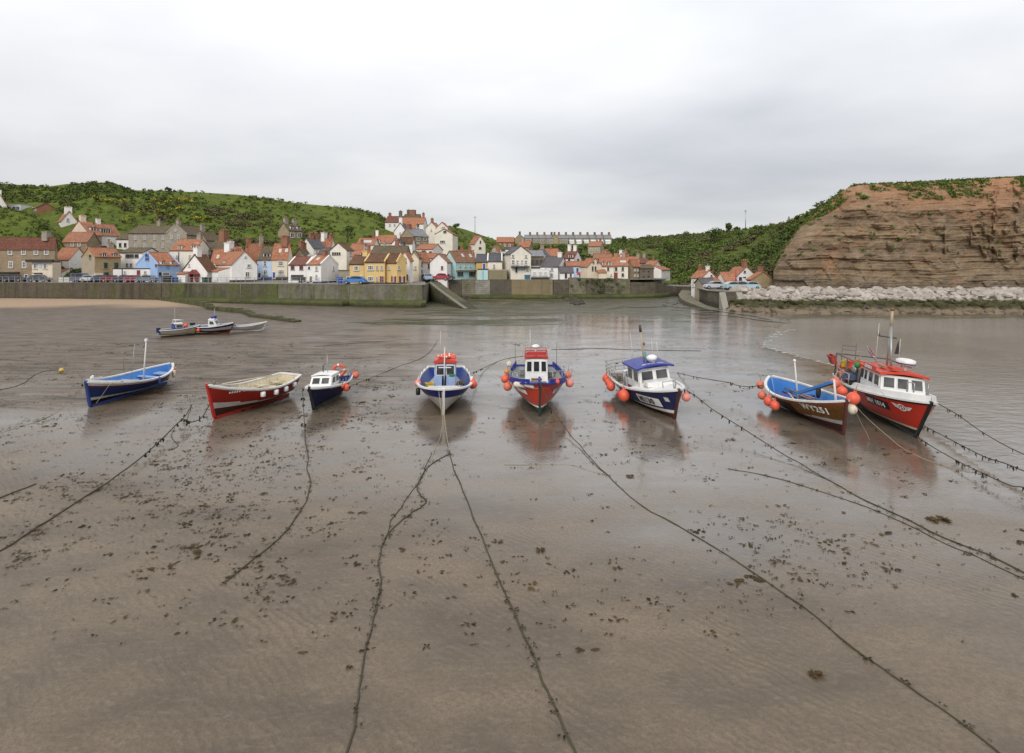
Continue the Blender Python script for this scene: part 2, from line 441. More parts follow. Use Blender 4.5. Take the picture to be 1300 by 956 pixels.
def make_sea():
    t = NT('sea_water'); v = t.coord('Object')
    n1 = t.noise(t.mapping(v, (.8, 1.7, 1), (0, 0, -.35)), 1.5, 4, .6, .5); n2 = t.noise(t.mapping(v, (.5, 1, 1), (0, 0, -.3)), .35, 3)
    n3 = t.noise(v, .07, 3)
    col = t.mix(t.ramp(n3, [(.35, 0), (.65, 1)]), (.20, .188, .170, 1), (.265, .252, .235, 1))
    t.bump(t.math('ADD', t.math('MULTIPLY', n1, .6), n2), .42, .13)
    t.set(t.b.inputs['IOR'], 1.36)
    m = t.out(col, .08, .6)
    rows = [[(x, y, -.03) for x in (6, 30, 60, 120, 240, 500)] for y in (-60, 0, 40, 60, 79)]
    setp(grid_mesh('sea', rows, m), kind='structure')
    # lace of foam on the edge of the tide
    f = NT('foam'); fm = f.out((.62, .60, .57, 1), .6)
    b = MB(); rnd = random.Random(4)
    edge = [G(a, c) for a, c in [(1006, 417), (985, 424), (966, 435), (968, 440), (990, 447), (1030, 456), (1062, 464)]]
    for p, q in zip(edge, edge[1:]):
        k = int((q-p).length/.3)+1
        for i in range(k):
            c = p.lerp(q, (i+rnd.random())/k)+Vector((rnd.gauss(0, .3), rnd.gauss(0, .34), 0)); c.z = -.022
            r = rnd.uniform(.03, .19)*(rnd.random() < .75 or .4); n = 7
            ps = [c+Vector((math.cos(j*2*PI/n)*r*rnd.uniform(.7, 1.9), math.sin(j*2*PI/n)*r*rnd.uniform(.3, .7), 0)) for j in range(n)]
            b.add(ps, [tuple(range(n))]); c.z += 0
    for i, vv in enumerate(b.v): b.v[i] = (vv[0], vv[1], -.012+.0005*(i//7 % 20))
    setp(b.build('sea_foam', fm), kind='stuff')
make_sea()

def make_stream():
    t = NT('stream_water'); v = t.coord('Object'); n = t.noise(t.mapping(v, (1, 2, 1)), 1.2, 4)
    t.bump(n, .35, .06); m = t.out((.20, .185, .165, 1), .1, .6)
    for pts, w in (([(884, 381), (858, 385), (846, 388), (868, 391), (915, 395), (965, 402), (1000, 410)], 2.6), ([(850, 389), (820, 391), (790, 390), (770, 393)], 1.4), ([(905, 396), (880, 398), (930, 401), (985, 409)], 1.5)):
        P_ = [G(a, b) for a, b in pts]; rows = [[], []]; N = 40
        for i in range(N+1):
            s = i/N*(len(P_)-1); k = min(int(s), len(P_)-2); p = P_[k].lerp(P_[k+1], s-k); d = (P_[k+1]-P_[k]).normalized(); sd_ = Vector((-d.y, d.x, 0))
            ww = w*(.55+.5*abs(fbm(i*.35, w*5)))*(1 if 0 < i < N else .4)
            z0 = sand_z(p.x, p.y)
            for r, sg in zip(rows, (-1, 1)):
                q = p+sd_*sg*ww/2; r.append((q.x, q.y, max(z0, sand_z(q.x, q.y))+.05))
        setp(grid_mesh('stream', rows, m), kind='structure')
make_stream()

# ------------------------------------------------------------------ hills
def grass_mat(name, a, b, c, scale=.09):
    t = NT(name); v = t.coord('Object')
    n1 = t.noise(v, scale, 6, .68, .3); n2 = t.noise(v, scale*6, 5, .7); n3 = t.noise(t.mapping(v, (1, 1, .3)), .9, 4, .75)
    col = t.mix(t.ramp(n1, [(.36, 0), (.62, 1)]), c4(a), c4(b))
    col = t.mix(t.ramp(n2, [(.42, 0), (.68, .75)]), col, c4(c))
    col = t.mix(t.math('MULTIPLY', t.ramp(n3, [(.4, 0), (.7, 1)]), .45), col, mul(a, .45))
    t.bump(t.math('ADD', n3, n2), .9, .7)
    return t.out(col, .95, .1)
GRASS = grass_mat('hill_grass', (.066, .092, .018), (.128, .172, .028), (.150, .165, .042))
SCRUB = grass_mat('hill_scrub', (.058, .078, .019), (.11, .142, .028), (.125, .125, .045), .06)

class Hill:
    def __init__(s, name, mat, p0, p1, Y0, z0, crest, Yc, step=4, N=56, prof=None, amp=.7, back=((40, 1.0), (160, 1.02), (420, 1.02))):
        s.Y0, s.z0, s.crest, s.Yc, s.prof, s.amp = Y0, z0, crest, Yc, prof or (lambda t: t), amp
        rows = []
        pxs = list(range(p0, p1+1, step))
        for i in range(N+1):
            r = []
            for px in pxs: r.append(s.pt(px, i/N))
            rows.append(r)
        for dy, k in back:
            rows.append([(lambda q: Vector(((px-HX)/F*(q.y+dy), q.y+dy, q.z*k)))(s.pt(px, 1)) for px in pxs])
        s.o = grid_mesh(name, rows, mat); setp(s.o, kind='structure')
    def pt(s, px, t):
        Y0 = interp(s.Y0, px); Yc = interp(s.Yc, px); z0 = interp(s.z0, px); Y = lerp(Y0, Yc, t)
        zc = H-(interp(s.crest, px)-HY)/F*Yc
        X = (px-HX)/F*Y
        z = lerp(z0, zc, s.prof(t))+s.amp*(fbm(X*.05, Y*.05, 2)*1.5+.5*fbm(X*.18, Y*.18, 8))*math.sin(PI*min(1, t*1.0))**.6 if 0 < t < 1 else lerp(z0, zc, t)
        return Vector((X, Y, z))
    def hit(s, px, py):
        best = None
        for i in range(201):
            q = s.pt(px, i/200); y = HY-(q.z-H)/q.y*F
            if y <= py: return q
        return s.pt(px, 1)

HL = Hill('hillside_by_harbour', GRASS, -360, 760,
          [(-360, 130), (0, 129), (250, 128), (450, 126), (560, 134), (760, 140)], [(-360, 4), (560, 4), (760, 3.5)],
          [(-360, 215), (-100, 228), (0, 233), (30, 235), (60, 237), (85, 233.5), (110, 232), (140, 231.5), (155, 236), (168, 241.5), (205, 242), (250, 244), (300, 247), (340, 252), (370, 257), (410, 261), (440, 264), (470, 268.5), (484, 274), (500, 282), (530, 288), (560, 288), (575, 287.5), (590, 291), (610, 298), (628, 304), (645, 311), (665, 326), (690, 346), (760, 356)],
          [(-360, 185), (0, 188), (250, 196), (480, 212), (560, 216), (640, 226), (760, 236)], prof=lambda t: t**.92)
HF = Hill('far_hill', SCRUB, 560, 905,
          [(560, 150), (640, 136), (905, 136)], [(560, 3.5), (800, 3.5), (835, 1.2), (905, 1.2)],
          [(560, 318), (640, 307), (660, 305), (790, 305), (830, 308), (905, 315)], [(560, 400), (905, 405)], step=6, N=40, back=((60, 1), (300, 1), (700, 1)))
HR = Hill('headland_slope', SCRUB, 752, 1700,
          [(752, 152), (830, 150), (880, 138), (930, 126), (985, 112), (1000, 109), (1700, 109)], [(752, 3), (810, 3), (835, 1.0), (900, 1.2), (985, 1.2), (1020, 2.4), (1700, 2.8)],
          [(752, 342), (764, 326), (776, 309), (800, 303.5), (830, 300.5), (870, 297.5), (905, 295), (940, 291.5), (965, 288), (1000, 281.5), (1015, 275), (1030, 267), (1060, 250), (1075, 239), (1090, 234), (1150, 231.5), (1300, 223), (1700, 200)],
          [(752, 350), (800, 335), (870, 275), (940, 212), (1000, 158), (1040, 126), (1075, 114), (1700, 114)], amp=.9, prof=lambda t: t**.85)
def moundpts(px, t):
    yc = interp([(-360, 225), (-100, 250), (0, 263), (30, 270), (50, 279), (66, 290), (80, 304), (92, 322), (104, 352)], px)
    if t <= 1:
        Y = lerp(121, 140, t); zc = H-(yc-HY)/F*140; z = lerp(3.8, zc, math.sin(t*PI/2)**.9)
    else: Y = 140+(t-1)*14; z = H-(yc-HY)/F*140-(t-1)*5
    X = (px-HX)/F*Y
    return Vector((X, Y, z+.25*fbm(X*.2, Y*.2, 4)))
setp(grid_mesh('grass_mound', [[moundpts(px, i/24) for px in range(-360, 105, 4)] for i in range(34)], GRASS), kind='structure')

# ------------------------------------------------------------------ sea cliff
def cliff_top(px): return interp([(982, 336), (990, 322), (1000, 312), (1015, 292), (1035, 272), (1055, 254), (1075, 239), (1090, 234.5), (1150, 232), (1300, 224.5), (1700, 203)], px)
def make_cliff():
    t = NT('layered_shale_cliff'); v = t.coord('Object')
    g = t.node('ShaderNodeSeparateXYZ'); t.link(v, g.inputs[0]); Z = g.outputs[2]
    wob = t.noise(v, .10, 5, .62); n2 = t.noise(v, .5, 6, .72); n3 = t.noise(t.mapping(v, (.5, .5, 2.6)), .55, 6, .75); n4 = t.noise(t.mapping(v, (.16, .16, 5)), .5, 5, .7)
    zz = t.math('ADD', Z, t.math('MULTIPLY', t.math('SUBTRACT', wob, .5), 7))
    hgt = t.math('DIVIDE', zz, 23)
    col = t.ramp(hgt, [(.0, (.18, .145, .11, 1)), (.16, (.21, .165, .12, 1)), (.26, (.33, .24, .15, 1)), (.40, (.26, .19, .125, 1)), (.56, (.34, .24, .145, 1)), (.68, (.25, .175, .11, 1)), (.80, (.36, .205, .115, 1)), (.95, (.46, .235, .125, 1))])
    band = t.ramp(n4, [(.36, 0), (.48, 1), (.55, .25), (.68, 1)])
    col = t.mix(t.math('MULTIPLY', band, .5), col, (.095, .072, .052, 1))
    col = t.mix(t.ramp(n2, [(.48, 0), (.72, .7)]), col, (.35, .275, .19, 1))
    col = t.mix(t.ramp(n3, [(.56, 0), (.74, .45)]), col, (.13, .10, .072, 1))
    rust = t.noise(v, .085, 4, .6, 1)
    col = t.mix(t.ramp(rust, [(.52, 0), (.66, .45)]), col, (.40, .205, .105, 1))
    t.bump(t.math('ADD', t.math('MULTIPLY', n4, 1.4), t.math('ADD', n3, n2)), .8, .5)
    m = t.out(col, .95, .12)
    rows = []; pxs = [982+i*2.2 for i in range(330)]; NV = 120
    rnd = random.Random(3); bed = [rnd.uniform(-1, 1) for _ in range(80)]; bed2 = [rnd.uniform(-1, 1) for _ in range(160)]
    for j in range(NV+1):
        r = []
        for px in pxs:
            u = j/NV
            yb = 93.5+6*math.exp(-(px-982)/16)+2.5*fbm(px*.012, 1)
            zt = H-(cliff_top(px)-HY)/F*(yb+9)
            z = lerp(1.6, zt, u); h = (z-1.6)/max(zt-1.6, .1)
            rec = 9*(h*.45+.55*max(0, h-.72)/.28*h)
            X = (px-HX)/F*yb
            zz = z+.8*fbm(X*.05, z*.05, 9)
            k = zz*1.25; i0 = int(math.floor(k)) % 80; fr = k-math.floor(k)
            step = lerp(bed[i0], bed[(i0+1) % 80], sstep(.75, 1, fr))*.24+bed2[int(math.floor(zz*3.3)) % 160]*.10
            crack = -1.1*sstep(.10, .0, abs(fbm(X*.11, 7.7)+.25*fbm(X*.4, z*.3, 5)))*sstep(-.1, .3, fbm(X*.05, z*.12, 15)); joint = crack+1.3*fbm(X*.10, z*.09, 3)+.55*fbm(X*.45, z*.5, 6)+.28*noise.cell((X*.4+.25*z, z*.9, 1))
            ledge = -.9*(1-sstep(0, .9, zz-8.4))*sstep(7.9, 8.2, zz)*sstep(-.3, .1, fbm(X*.06, 4))
            Yv = yb+rec+(step+joint+ledge)*math.sin(PI*min(1, max(0, h*1.02)))**.35
            k2 = Yv/(yb)
            r.append(((px-HX)/F*yb*lerp(1, k2, 1), Yv, z))
        rows.append(r)
    last = rows[-1]
    rows.append([(x*1.03, y+4, z+.1) for x, y, z in last])
    rows.append([(x*1.12, y+14, z-.6) for x, y, z in last])
    o = grid_mesh('sea_cliff', rows, m, smooth=False); setp(o, kind='structure')
    return rows
CLIFF = make_cliff()

# ------------------------------------------------------------------ quay ground and walls
VILLAGE = paint((.20, .18, .155), .9, .3, .5)
def quayY(px): return interp([(-360, 114), (0, 112), (200, 107), (350, 102), (443, 98), (530, 95.5), (541, 96)], px)
rows = []
for k in range(9):
    rows.append([Vector(((px-HX)/F*lerp(quayY(px)+.2, 136, k/8), lerp(quayY(px)+.2, 136, k/8), 3.72+.5*(k/8))) for px in range(-360, 541, 9)])
setp(grid_mesh('quayside', rows, VILLAGE), kind='structure')
def midY(px): return interp([(540, 112), (588, 116), (640, 117), (700, 117), (760, 118), (800, 119), (830, 121.5), (850, 125)], px)
rows = [[Vector(((px-HX)/F*lerp(midY(px)+.3, 140, k/6), lerp(midY(px)+.3, 140, k/6), 4.15+.1*k/6)) for px in range(537, 851, 8)] for k in range(7)]
setp(grid_mesh('village_lane', rows, VILLAGE), kind='structure')

rows = [[Vector(((px-HX)/F*Y, Y, interp([(826, 2.2), (872, 2.3), (886, 2.82), (1040, 2.84)], px))) for px in range(826, 1041, 6) for Y in [lerp(interp([(826, 122.6), (846, 126.5), (860, 128.5), (874, 124.5), (886, 116), (892, 113), (905, 97), (940, 95), (985, 101), (1040, 104)], px), 158, k/5)]] for k in range(6)]
setp(grid_mesh('beckside_lane', rows, VILLAGE), kind='structure')
def wall_mat(name, a, b, green=.6, wetz=1.4, streak=.6, blocks=False):
    t = NT(name); v = t.coord('Object')
    p = t.node('ShaderNodeNewGeometry').outputs['Position']; g = t.node('ShaderNodeSeparateXYZ'); t.link(p, g.inputs[0])
    n1 = t.noise(v, .35, 5, .65); n2 = t.noise(t.mapping(v, (1.1, 1.1, .07)), .8, 5, .68); n3 = t.noise(v, 1.8, 5, .7)
    col = t.mix(t.ramp(n1, [(.35, 0), (.66, 1)]), c4(a), c4(b))
    if blocks:
        br = t.node('ShaderNodeTexBrick'); t.link(t.coord('UV'), br.inputs['Vector']); br.inputs['Scale'].default_value = 1
        br.inputs['Color1'].default_value = (1, 1, 1, 1); br.inputs['Color2'].default_value = (.62, .62, .62, 1); br.inputs['Mortar'].default_value = (.35, .35, .33, 1)
        br.inputs['Brick Width'].default_value = .9; br.inputs['Row Height'].default_value = .42; br.inputs['Mortar Size'].default_value = .035
        col = t.mix(.75, col, br.outputs[0], 'MULTIPLY')
    col = t.mix(t.math('MULTIPLY', t.math('MULTIPLY', t.ramp(n2, [(.42, 0), (.62, 1)]), t.ramp(t.noise(v, .13, 4, .6), [(.38, .15), (.62, 1)])), streak), col, mul(a, .32))
    gm = t.math('MULTIPLY', t.ramp(t.noise(t.mapping(v, (.8, .8, .2)), .5, 5, .7), [(.45, 0), (.62, 1)]), green)
    col = t.mix(gm, col, t.mix(n3, (.050, .065, .012, 1), (.12, .135, .030, 1)))
    low = t.ramp(t.math('ADD', t.math('SUBTRACT', wetz, g.outputs[2]), t.math('MULTIPLY', t.math('SUBTRACT', n3, .5), .8)), [(.0, 0), (.5, 1)])
    col = t.mix(t.math('MULTIPLY', low, .75), col, (.030, .028, .018, 1))
    col = t.mix(t.math('MULTIPLY', t.ramp(n3, [(.45, 0), (.75, 1)]), .4), col, mul(b, 1.25))
    t.bump(t.math('ADD', n3, n1), .7, .12)
    return t.out(col, .88, .25)
W1 = wall_mat('quay_concrete', (.070, .057, .042), (.115, .094, .070), .35, .9, .8)
W2 = wall_mat('quay_concrete_pale', (.115, .100, .078), (.20, .185, .15), .55, 1.0, .7)
W3 = wall_mat('quay_rubble', (.15, .13, .10), (.27, .235, .185), .35, 1.2, .35, True)
W4 = wall_mat('quay_buff', (.19, .15, .09), (.25, .20, .125), .12, 1.1, .45)
W5 = wall_mat('quay_brown', (.105, .088, .068), (.16, .135, .105), .2, 1.2, .45, True)
APR = wall_mat('apron_weed', (.045, .048, .016), (.085, .092, .028), .7, .85, .5)
COPE = paint((.30, .275, .235), .9, .4, .7)

def wall_strip(name, pts, mat, zt, zb, th, parent=None, org=None, cope=None):
    """pts [(px,Y)...] front line; a solid wall behind it"""
    b = MB(); L = [Vector(((px-HX)/F*Y, Y, 0)) for px, Y in pts]
    tops = zt if isinstance(zt, list) else [zt]*len(L)
    def ring(i):
        p = L[i]; d = (L[min(i+1, len(L)-1)]-L[max(i-1, 0)]).normalized(); n = Vector((-d.y, d.x, 0))
        return [Vector((p.x, p.y, zb)), Vector((p.x, p.y, tops[i]))-n*(-.06), Vector((p.x, p.y, tops[i]))+n*th, Vector((p.x, p.y, zb))+n*th]
    vs = []; fs = []
    for i in range(len(L)):
        vs += ring(i)
        if i:
            a = 4*(i-1); c = 4*i
            for k in range(4): fs.append((a+k, a+(k+1) % 4, c+(k+1) % 4, c+k))
    e = 4*(len(L)-1); fs += [(0, 1, 2, 3), (e+3, e+2, e+1, e)]
    b.add(vs, fs); o = b.build(name, mat, parent, org)
    if cope:
        c = MB()
        for i in range(len(L)-1):
            a = Vector((L[i].x, L[i].y, tops[i]+.09)); q = Vector((L[i+1].x, L[i+1].y, tops[i+1]+.09)); d = (q-a).normalized(); n = Vector((-d.y, d.x, 0))
            c.bar(a+n*(th/2-.06)+d*.005, q+n*(th/2-.06)-d*.005, th+.14, .17)
        c.build('coping', cope, o)
    return o
def line(f, a, b, n): return [(lerp(a, b, i/n), f(lerp(a, b, i/n))) for i in range(n+1)]

q = thing('harbour_wall', 'long dark streaked concrete sea wall below the parked cars and pub', 'sea wall', P(100, 380, 109.5).xy.to_3d())
o_ = q.location
wall_strip('concrete_face', line(quayY, -360, 205, 24), W1, 3.72, -.8, 1.1, q, o_, COPE)
q = thing('harbour_wall', 'mossy sea wall on a weedy apron below the row of white cottages', 'sea wall', P(330, 380, 103).xy.to_3d()); o_ = q.location
wall_strip('streaked_face', line(quayY, 205.5, 352, 10), wall_mat('quay_algae', (.070, .062, .040), (.125, .112, .08), .8, 1.0, .8), 3.72, -.8, 1.1, q, o_, COPE)
wall_strip('pale_patched_face', line(quayY, 352.5, 443, 6), W2, 3.70, -.8, 1.1, q, o_, COPE)
def apronY(px): return quayY(px)-3.6+(.8*math.exp(-(px-222)/9))
def apron(nm, f, d0, a, b, zt0, zt1, n, parent, org, seed=0):
    m = MB(); vs = []; fs = []
    for i in range(n+1):
        px = lerp(a, b, i/n); Yw = f(px)+.3; Ye = f(px)-d0*(1 if 0 < i < n else .4)+.35*fbm(px*.05, seed+2.0)
        z1 = zt1+.1*fbm(px*.08, seed+7.)
        vs += [Vector(((px-HX)/F*Yw, Yw, -.6)), Vector(((px-HX)/F*Yw, Yw, zt0)), Vector(((px-HX)/F*Ye, Ye, z1)), Vector(((px-HX)/F*(Ye-.35), Ye-.35, z1-.35)), Vector(((px-HX)/F*(Ye-.5), Ye-.5, -.6))]
        if i:
            p = 5*(i-1); c = 5*i
            for k in range(5): fs.append((p+k, p+(k+1) % 5, c+(k+1) % 5, c+k))
    e = 5*n; fs += [(0, 1, 2, 3, 4), (e+4, e+3, e+2, e+1, e)]
    m.add(vs, fs); return m.build(nm, APR, parent, org)
apron('apron', quayY, 3.3, 222, 443, 1.1, .85, 24, q, o_)
q = thing('harbour_wall', 'rounded grey sea wall under the yellow inn, ending at the slipway', 'sea wall', P(490, 385, 97).xy.to_3d()); o_ = q.location
wall_strip('grey_face', line(quayY, 443.5, 531, 7)+[(536, 95.6), (539, 97), (541, 100), (543.5, 106), (546, 112)], W2, [3.74]*8+[3.7, 3.7, 3.7, 3.7, 3.7], -.8, 1.0, q, o_, COPE)
apron('apron', quayY, 3.3, 443, 541, 1.1, .8, 14, q, o_, 3)
# wall round the slipway, then the wall under the houses
q = thing('slipway_wall', 'dark stone wall set back behind the slipway beside the white gable house', 'wall', P(566, 380, 114).xy.to_3d()); o_ = q.location
wall_strip('stone_face', [(546.5, 112.2), (556, 113), (572, 115), (586, 115.8)], W5, [3.9, 4.1, 4.15, 4.2], -.8, 1.0, q, o_)
q = thing('harbour_wall', 'patched stone wall under the turquoise house and the balconied pub', 'sea wall', P(650, 380, 117).xy.to_3d()); o_ = q.location
for nm, a, b, m, z in (('rubble_face', 586.3, 603, W3, 4.3), ('whitewashed_rubble_face', 603.3, 622, wall_mat('quay_pale_rubble', (.22, .20, .17), (.36, .34, .30), .2, 1.3, .3, True), 4.1), ('brown_concrete_face', 622.3, 649, wall_mat('quay_dark', (.085, .072, .056), (.13, .11, .085), .1, 1.1, .6), 4.25), ('buff_concrete_face', 649.3, 688, W4, 4.2), ('brown_face', 702, 722, W5, 4.2)):
    wall_strip(nm, line(midY, a, b, 3), m, z, -.6, 1.0, q, o_)
wall_strip('buttress', [(688.3, 116.2), (701.7, 116.2)], W4, 4.22, -.6, 1.6, q, o_)
apron('apron', midY, 3.0, 600, 722, 1.05, .85, 14, q, o_, 5)
q = thing('harbour_wall', 'old rubble wall under the cream chapel gable by the beck', 'sea wall', P(775, 380, 119).xy.to_3d()); o_ = q.location
for nm, a, b, m, z in (('rubble_face', 722.3, 744, W3, 4.6), ('rubble_face', 744.3, 768, W5, 4.5), ('rubble_face', 768.3, 800, W3, 4.4), ('rubble_face', 800.3, 832, W5, 3.6)):
    wall_strip(nm, line(midY, a, b, 3), m, [z, z+.25*fbm(a, 1), z+.3*fbm(a, 2), z-.1], -.6, 1.0, q, o_)
apron('apron', midY, 2.6, 722, 850, 1.15, .95, 14, q, o_, 8)
q = thing('beck_wall', 'low brown stone wall along the beck below the wooded slope', 'wall', P(860, 372, 128).xy.to_3d()); o_ = q.location
wall_strip('stone_face', [(832.5, 122), (846, 126), (860, 128), (874, 124), (886, 116)], W5, [3.4, 2.6, 2.4, 2.5, 2.9], -.6, .9, q, o_)

# slipway beside the yellow inn
q = thing('slipway', 'pale concrete slipway running down from the lane to the sand', 'slipway', G(575, 385).xy.to_3d()); o_ = q.location
c = MB(); A = P(551, 0, 111).xy; B = G(597, 392).xy; n_ = 12; vs = []; fs = []
for i in range(n_+1):
    t_ = i/n_; p = A.lerp(B, t_); z = lerp(3.85, .05, t_**.9); d = (B-A).normalized(); s_ = Vector((-d.y, d.x))
    for k, (o1, z1) in enumerate(((-1.2, -.6), (-1.2, z), (1.2, z), (1.2, -.6))): vs.append((p.x+s_.x*o1, p.y+s_.y*o1, z1))
    if i:
        a_ = 4*(i-1); b_ = 4*i
        for k in range(4): fs.append((a_+k, a_+(k+1) % 4, b_+(k+1) % 4, b_+k))
fs += [(0, 1, 2, 3), (4*n_+3, 4*n_+2, 4*n_+1, 4*n_)]
c.add(vs, fs); c.build('ramp', wall_mat('slip_side', (.075, .068, .042), (.14, .13, .09), .7, 1.2, .5, True), q, o_)
c = MB(); vs = []
for i in range(n_):
    t0, t1 = i/n_, (i+1)/n_
    p = A.lerp(B, t0); r = A.lerp(B, t1); d = (B-A).normalized(); s_ = Vector((-d.y, d.x))*.75
    z0 = lerp(3.85, .05, t0**.9); z1 = lerp(3.85, .05, t1**.9)
    c.bar((p.x-s_.x, p.y-s_.y, z0+.02), (r.x-s_.x, r.y-s_.y, z1+.02), .6, .06)
c.build('pale_track', paint((.20, .175, .135), .9, .5, .8), q, o_)
# rock apron at the foot of the slip
def rubble_pile(name, label, cat, pts, mats, parent=None): pass

# far-bank quay with its curved slip
q = thing('quay_wall', 'stone quay wall below the white cottages across the beck', 'quay', G(915, 392).xy.to_3d()); o_ = q.location
base = [G(878, 376), G(888, 385), G(899, 389.5), (G(917, 392)), G(938, 392), P(962, 0, 92), P(1000, 0, 99), P(985, 0, 113), P(940, 0, 122), P(886, 0, 120)]
base = [Vector((p.x, p.y, -.5)) for p in base]
c = MB(); c.prism(base, (0, 0, 3.3)); c.build('stone_block', W5, q, o_)
c = MB()
for i in range(4):
    a_, b_ = base[i+0]+Vector((0, .25, 3.36)), base[i+1]+Vector((0, .25, 3.36)); c.bar(a_, b_, .5, .18)
c.build('coping', COPE, q, o_)
for px, tag_ in ((917, 1), (938, 2)):
    c = MB(); p0 = G(px, 392); c.prism([p0+Vector((-.5, -.02, 2.7)), p0+Vector((-.5, -3.0 if tag_ == 2 else -1.6, 0)), p0+Vector((-.5, .1, -.3)), p0+Vector((-.5, .1, 2.7))], (1.0, 0, 0)); c.build('buttress', COPE, q, o_)
q = thing('slipway', 'curved pale slipway sweeping round the quay mouth of the beck', 'slipway', G(868, 384).xy.to_3d()); o_ = q.location
c = MB(); inner = [P(893, 0, 112), G(882, 377), G(876, 381), G(884, 386.5), G(897, 391.0), G(915, 394)]; outer = [P(886, 0, 116), G(868, 375.5), G(861, 381), G(866, 386), G(884, 391), G(902, 395)]
zs_ = [2.75, 1.9, 1.2, .8, .45, .15]; vs = []; fs = []; K = 24
for i in range(K+1):
    s_ = i/K*5; k = min(4, int(s_)); f_ = s_-k
    a_ = inner[k].lerp(inner[k+1], f_); b_ = outer[k].lerp(outer[k+1], f_); z = lerp(zs_[k], zs_[k+1], f_)
    vs += [(a_.x, a_.y, z-.6), (a_.x, a_.y, z), (b_.x, b_.y, z), (b_.x, b_.y, -.5)]
    if i:
        p, r = 4*(i-1), 4*i
        for j in range(4): fs.append((p+j, p+(j+1) % 4, r+(j+1) % 4, r+j))
fs += [(0, 1, 2, 3), (4*K+3, 4*K+2, 4*K+1, 4*K)]
c.add(vs, fs); c.build('ramp', wall_mat('slip', (.12, .105, .075), (.215, .19, .145), .55, .5, .4), q, o_)

# stepped stone groyne
q = thing('groyne', 'low weedy stone groyne crossing the sand below the sea wall', 'groyne', G(265, 391).xy.to_3d()); o_ = q.location
pts = [G(a, b) for a, b in ((172, 380.5), (205, 384), (235, 387), (262, 390), (268, 393), (292, 395.5), (312, 397.5), (322, 402), (348, 405), (378, 409))]
hs = [1.2, 1.0, .95, .9, .55, .6, .55, .35, .35, .2]; c = MB(); rnd = random.Random(2)
for i in range(len(pts)-1):
    k = max(2, int((pts[i+1]-pts[i]).length/1.3))
    for j in range(k):
        a_ = pts[i].lerp(pts[i+1], j/k+.004); b_ = pts[i].lerp(pts[i+1], (j+1)/k-.004); h = lerp(hs[i], hs[i+1], j/k)+rnd.uniform(-.06, .06)
        c.bar(a_+Vector((0, rnd.uniform(-.1, .1), h/2-.2)), b_+Vector((0, rnd.uniform(-.1, .1), h/2-.2)), 1.0, h+.4)
c.build('stones', wall_mat('groyne', (.045, .042, .022), (.095, .09, .05), .5, .3, .4), q, o_)
# low weedy rock ledge by the middle of the harbour
q = thing('weedy_ledge', 'rough rock spur jutting from the weedy apron into the sand', 'rock', G(725, 380).xy.to_3d()); o_ = q.location
c = MB(); rnd = random.Random(5)
for i in range(26):
    t_ = rnd.random(); p = G(718, 376).lerp(G(732, 388), t_); p += Vector((rnd.uniform(-1.2, 1.2), rnd.uniform(-1, 1), .2))
    c.ball(p, rnd.uniform(.4, .8), 8, sc=(1.3, 1, .7), jit=.18, seed=i)
c.build('rocks', W5, q, o_)

# ------------------------------------------------------------------ boulders of the sea defence
t = NT('armour_boulder'); v = t.coord('Object'); p = t.node('ShaderNodeNewGeometry').outputs['Position']; g = t.node('ShaderNodeSeparateXYZ'); t.link(p, g.inputs[0])
oi = t.node('ShaderNodeObjectInfo').outputs['Random']; n1 = t.noise(p, .9, 5, .7); n2 = t.noise(p, 4, 4, .7)
pale = t.mix(t.ramp(n1, [(.35, 0), (.7, 1)]), (.30, .26, .225, 1), (.52, .475, .43, 1)); pale = t.mix(t.math('MULTIPLY', oi, .55), pale, (.23, .185, .15, 1))
zz = t.math('ADD', g.outputs[2], t.math('MULTIPLY', t.math('SUBTRACT', n1, .5), 1.1))
weedm = t.ramp(zz, [(.20, 0), (.30, 1), (.46, 1), (.56, 0)]); r_ = weedm.node.color_ramp.elements
for e_, pz in zip(r_, (.22, .34, .50, .60)): e_.position = pz
weedm = t.ramp(t.math('DIVIDE', zz, 3.3), [(.16, 0), (.28, 1), (.50, 1), (.60, 0)])
low = t.mix(n1, (.12, .09, .06, 1), (.24, .19, .135, 1))
col = t.mix(t.ramp(t.math('DIVIDE', zz, 3.3), [(.22, 1), (.34, 0)]), pale, low)
col = t.mix(weedm, col, t.mix(n2, (.028, .026, .014, 1), (.085, .08, .03, 1)))
t.bump(n2, .6, .06); BOULDER = t.out(col, .9, .2)
def bank(px, s):
    Y = lerp(79, 92.5, s)+interp([(925, 7), (945, 2.5), (985, 0), (1700, 0)], px)
    X = (px-HX)/F*Y; return Vector((X, Y, -.25+3.2*sstep(0, 1, s)**.9+.2*fbm(X*.2, Y*.2)))
setp(grid_mesh('rubble_bank_ground', [[bank(px, i/14) for px in range(922, 1700, 5)] for i in range(15)]+[[bank(px, 1)+Vector((2, 7, .2)) for px in range(922, 1700, 5)]], W5), kind='structure')  # dark ground sheet: shade in the gaps between boulders is in its colour
bank_mesh = []
for i in range(9):
    b = MB(); rnd = random.Random(40+i)
    bm = bmesh.new(); bmesh.ops.create_icosphere(bm, subdivisions=2, radius=1)
    for vv in bm.verts:
        d = vv.co.normalized(); k = 1+.35*noise.noise(d*1.3+Vector((i*7, 0, 0)))
        vv.co = Vector((d.x*1.25*k, d.y*k, d.z*.78*k))
    for ax in range(5):
        nrm = Vector((rnd.gauss(0, 1), rnd.gauss(0, 1), rnd.gauss(0, 1))).normalized(); lim = rnd.uniform(.5, .8)
        for vv in bm.verts:
            e_ = vv.co.dot(nrm)
            if e_ > lim: vv.co -= nrm*(e_-lim)
    me = bpy.data.meshes.new('boulder'); bm.to_mesh(me); bm.free(); me.materials.append(BOULDER); bank_mesh.append(me)
rnd = random.Random(11); nb = 0
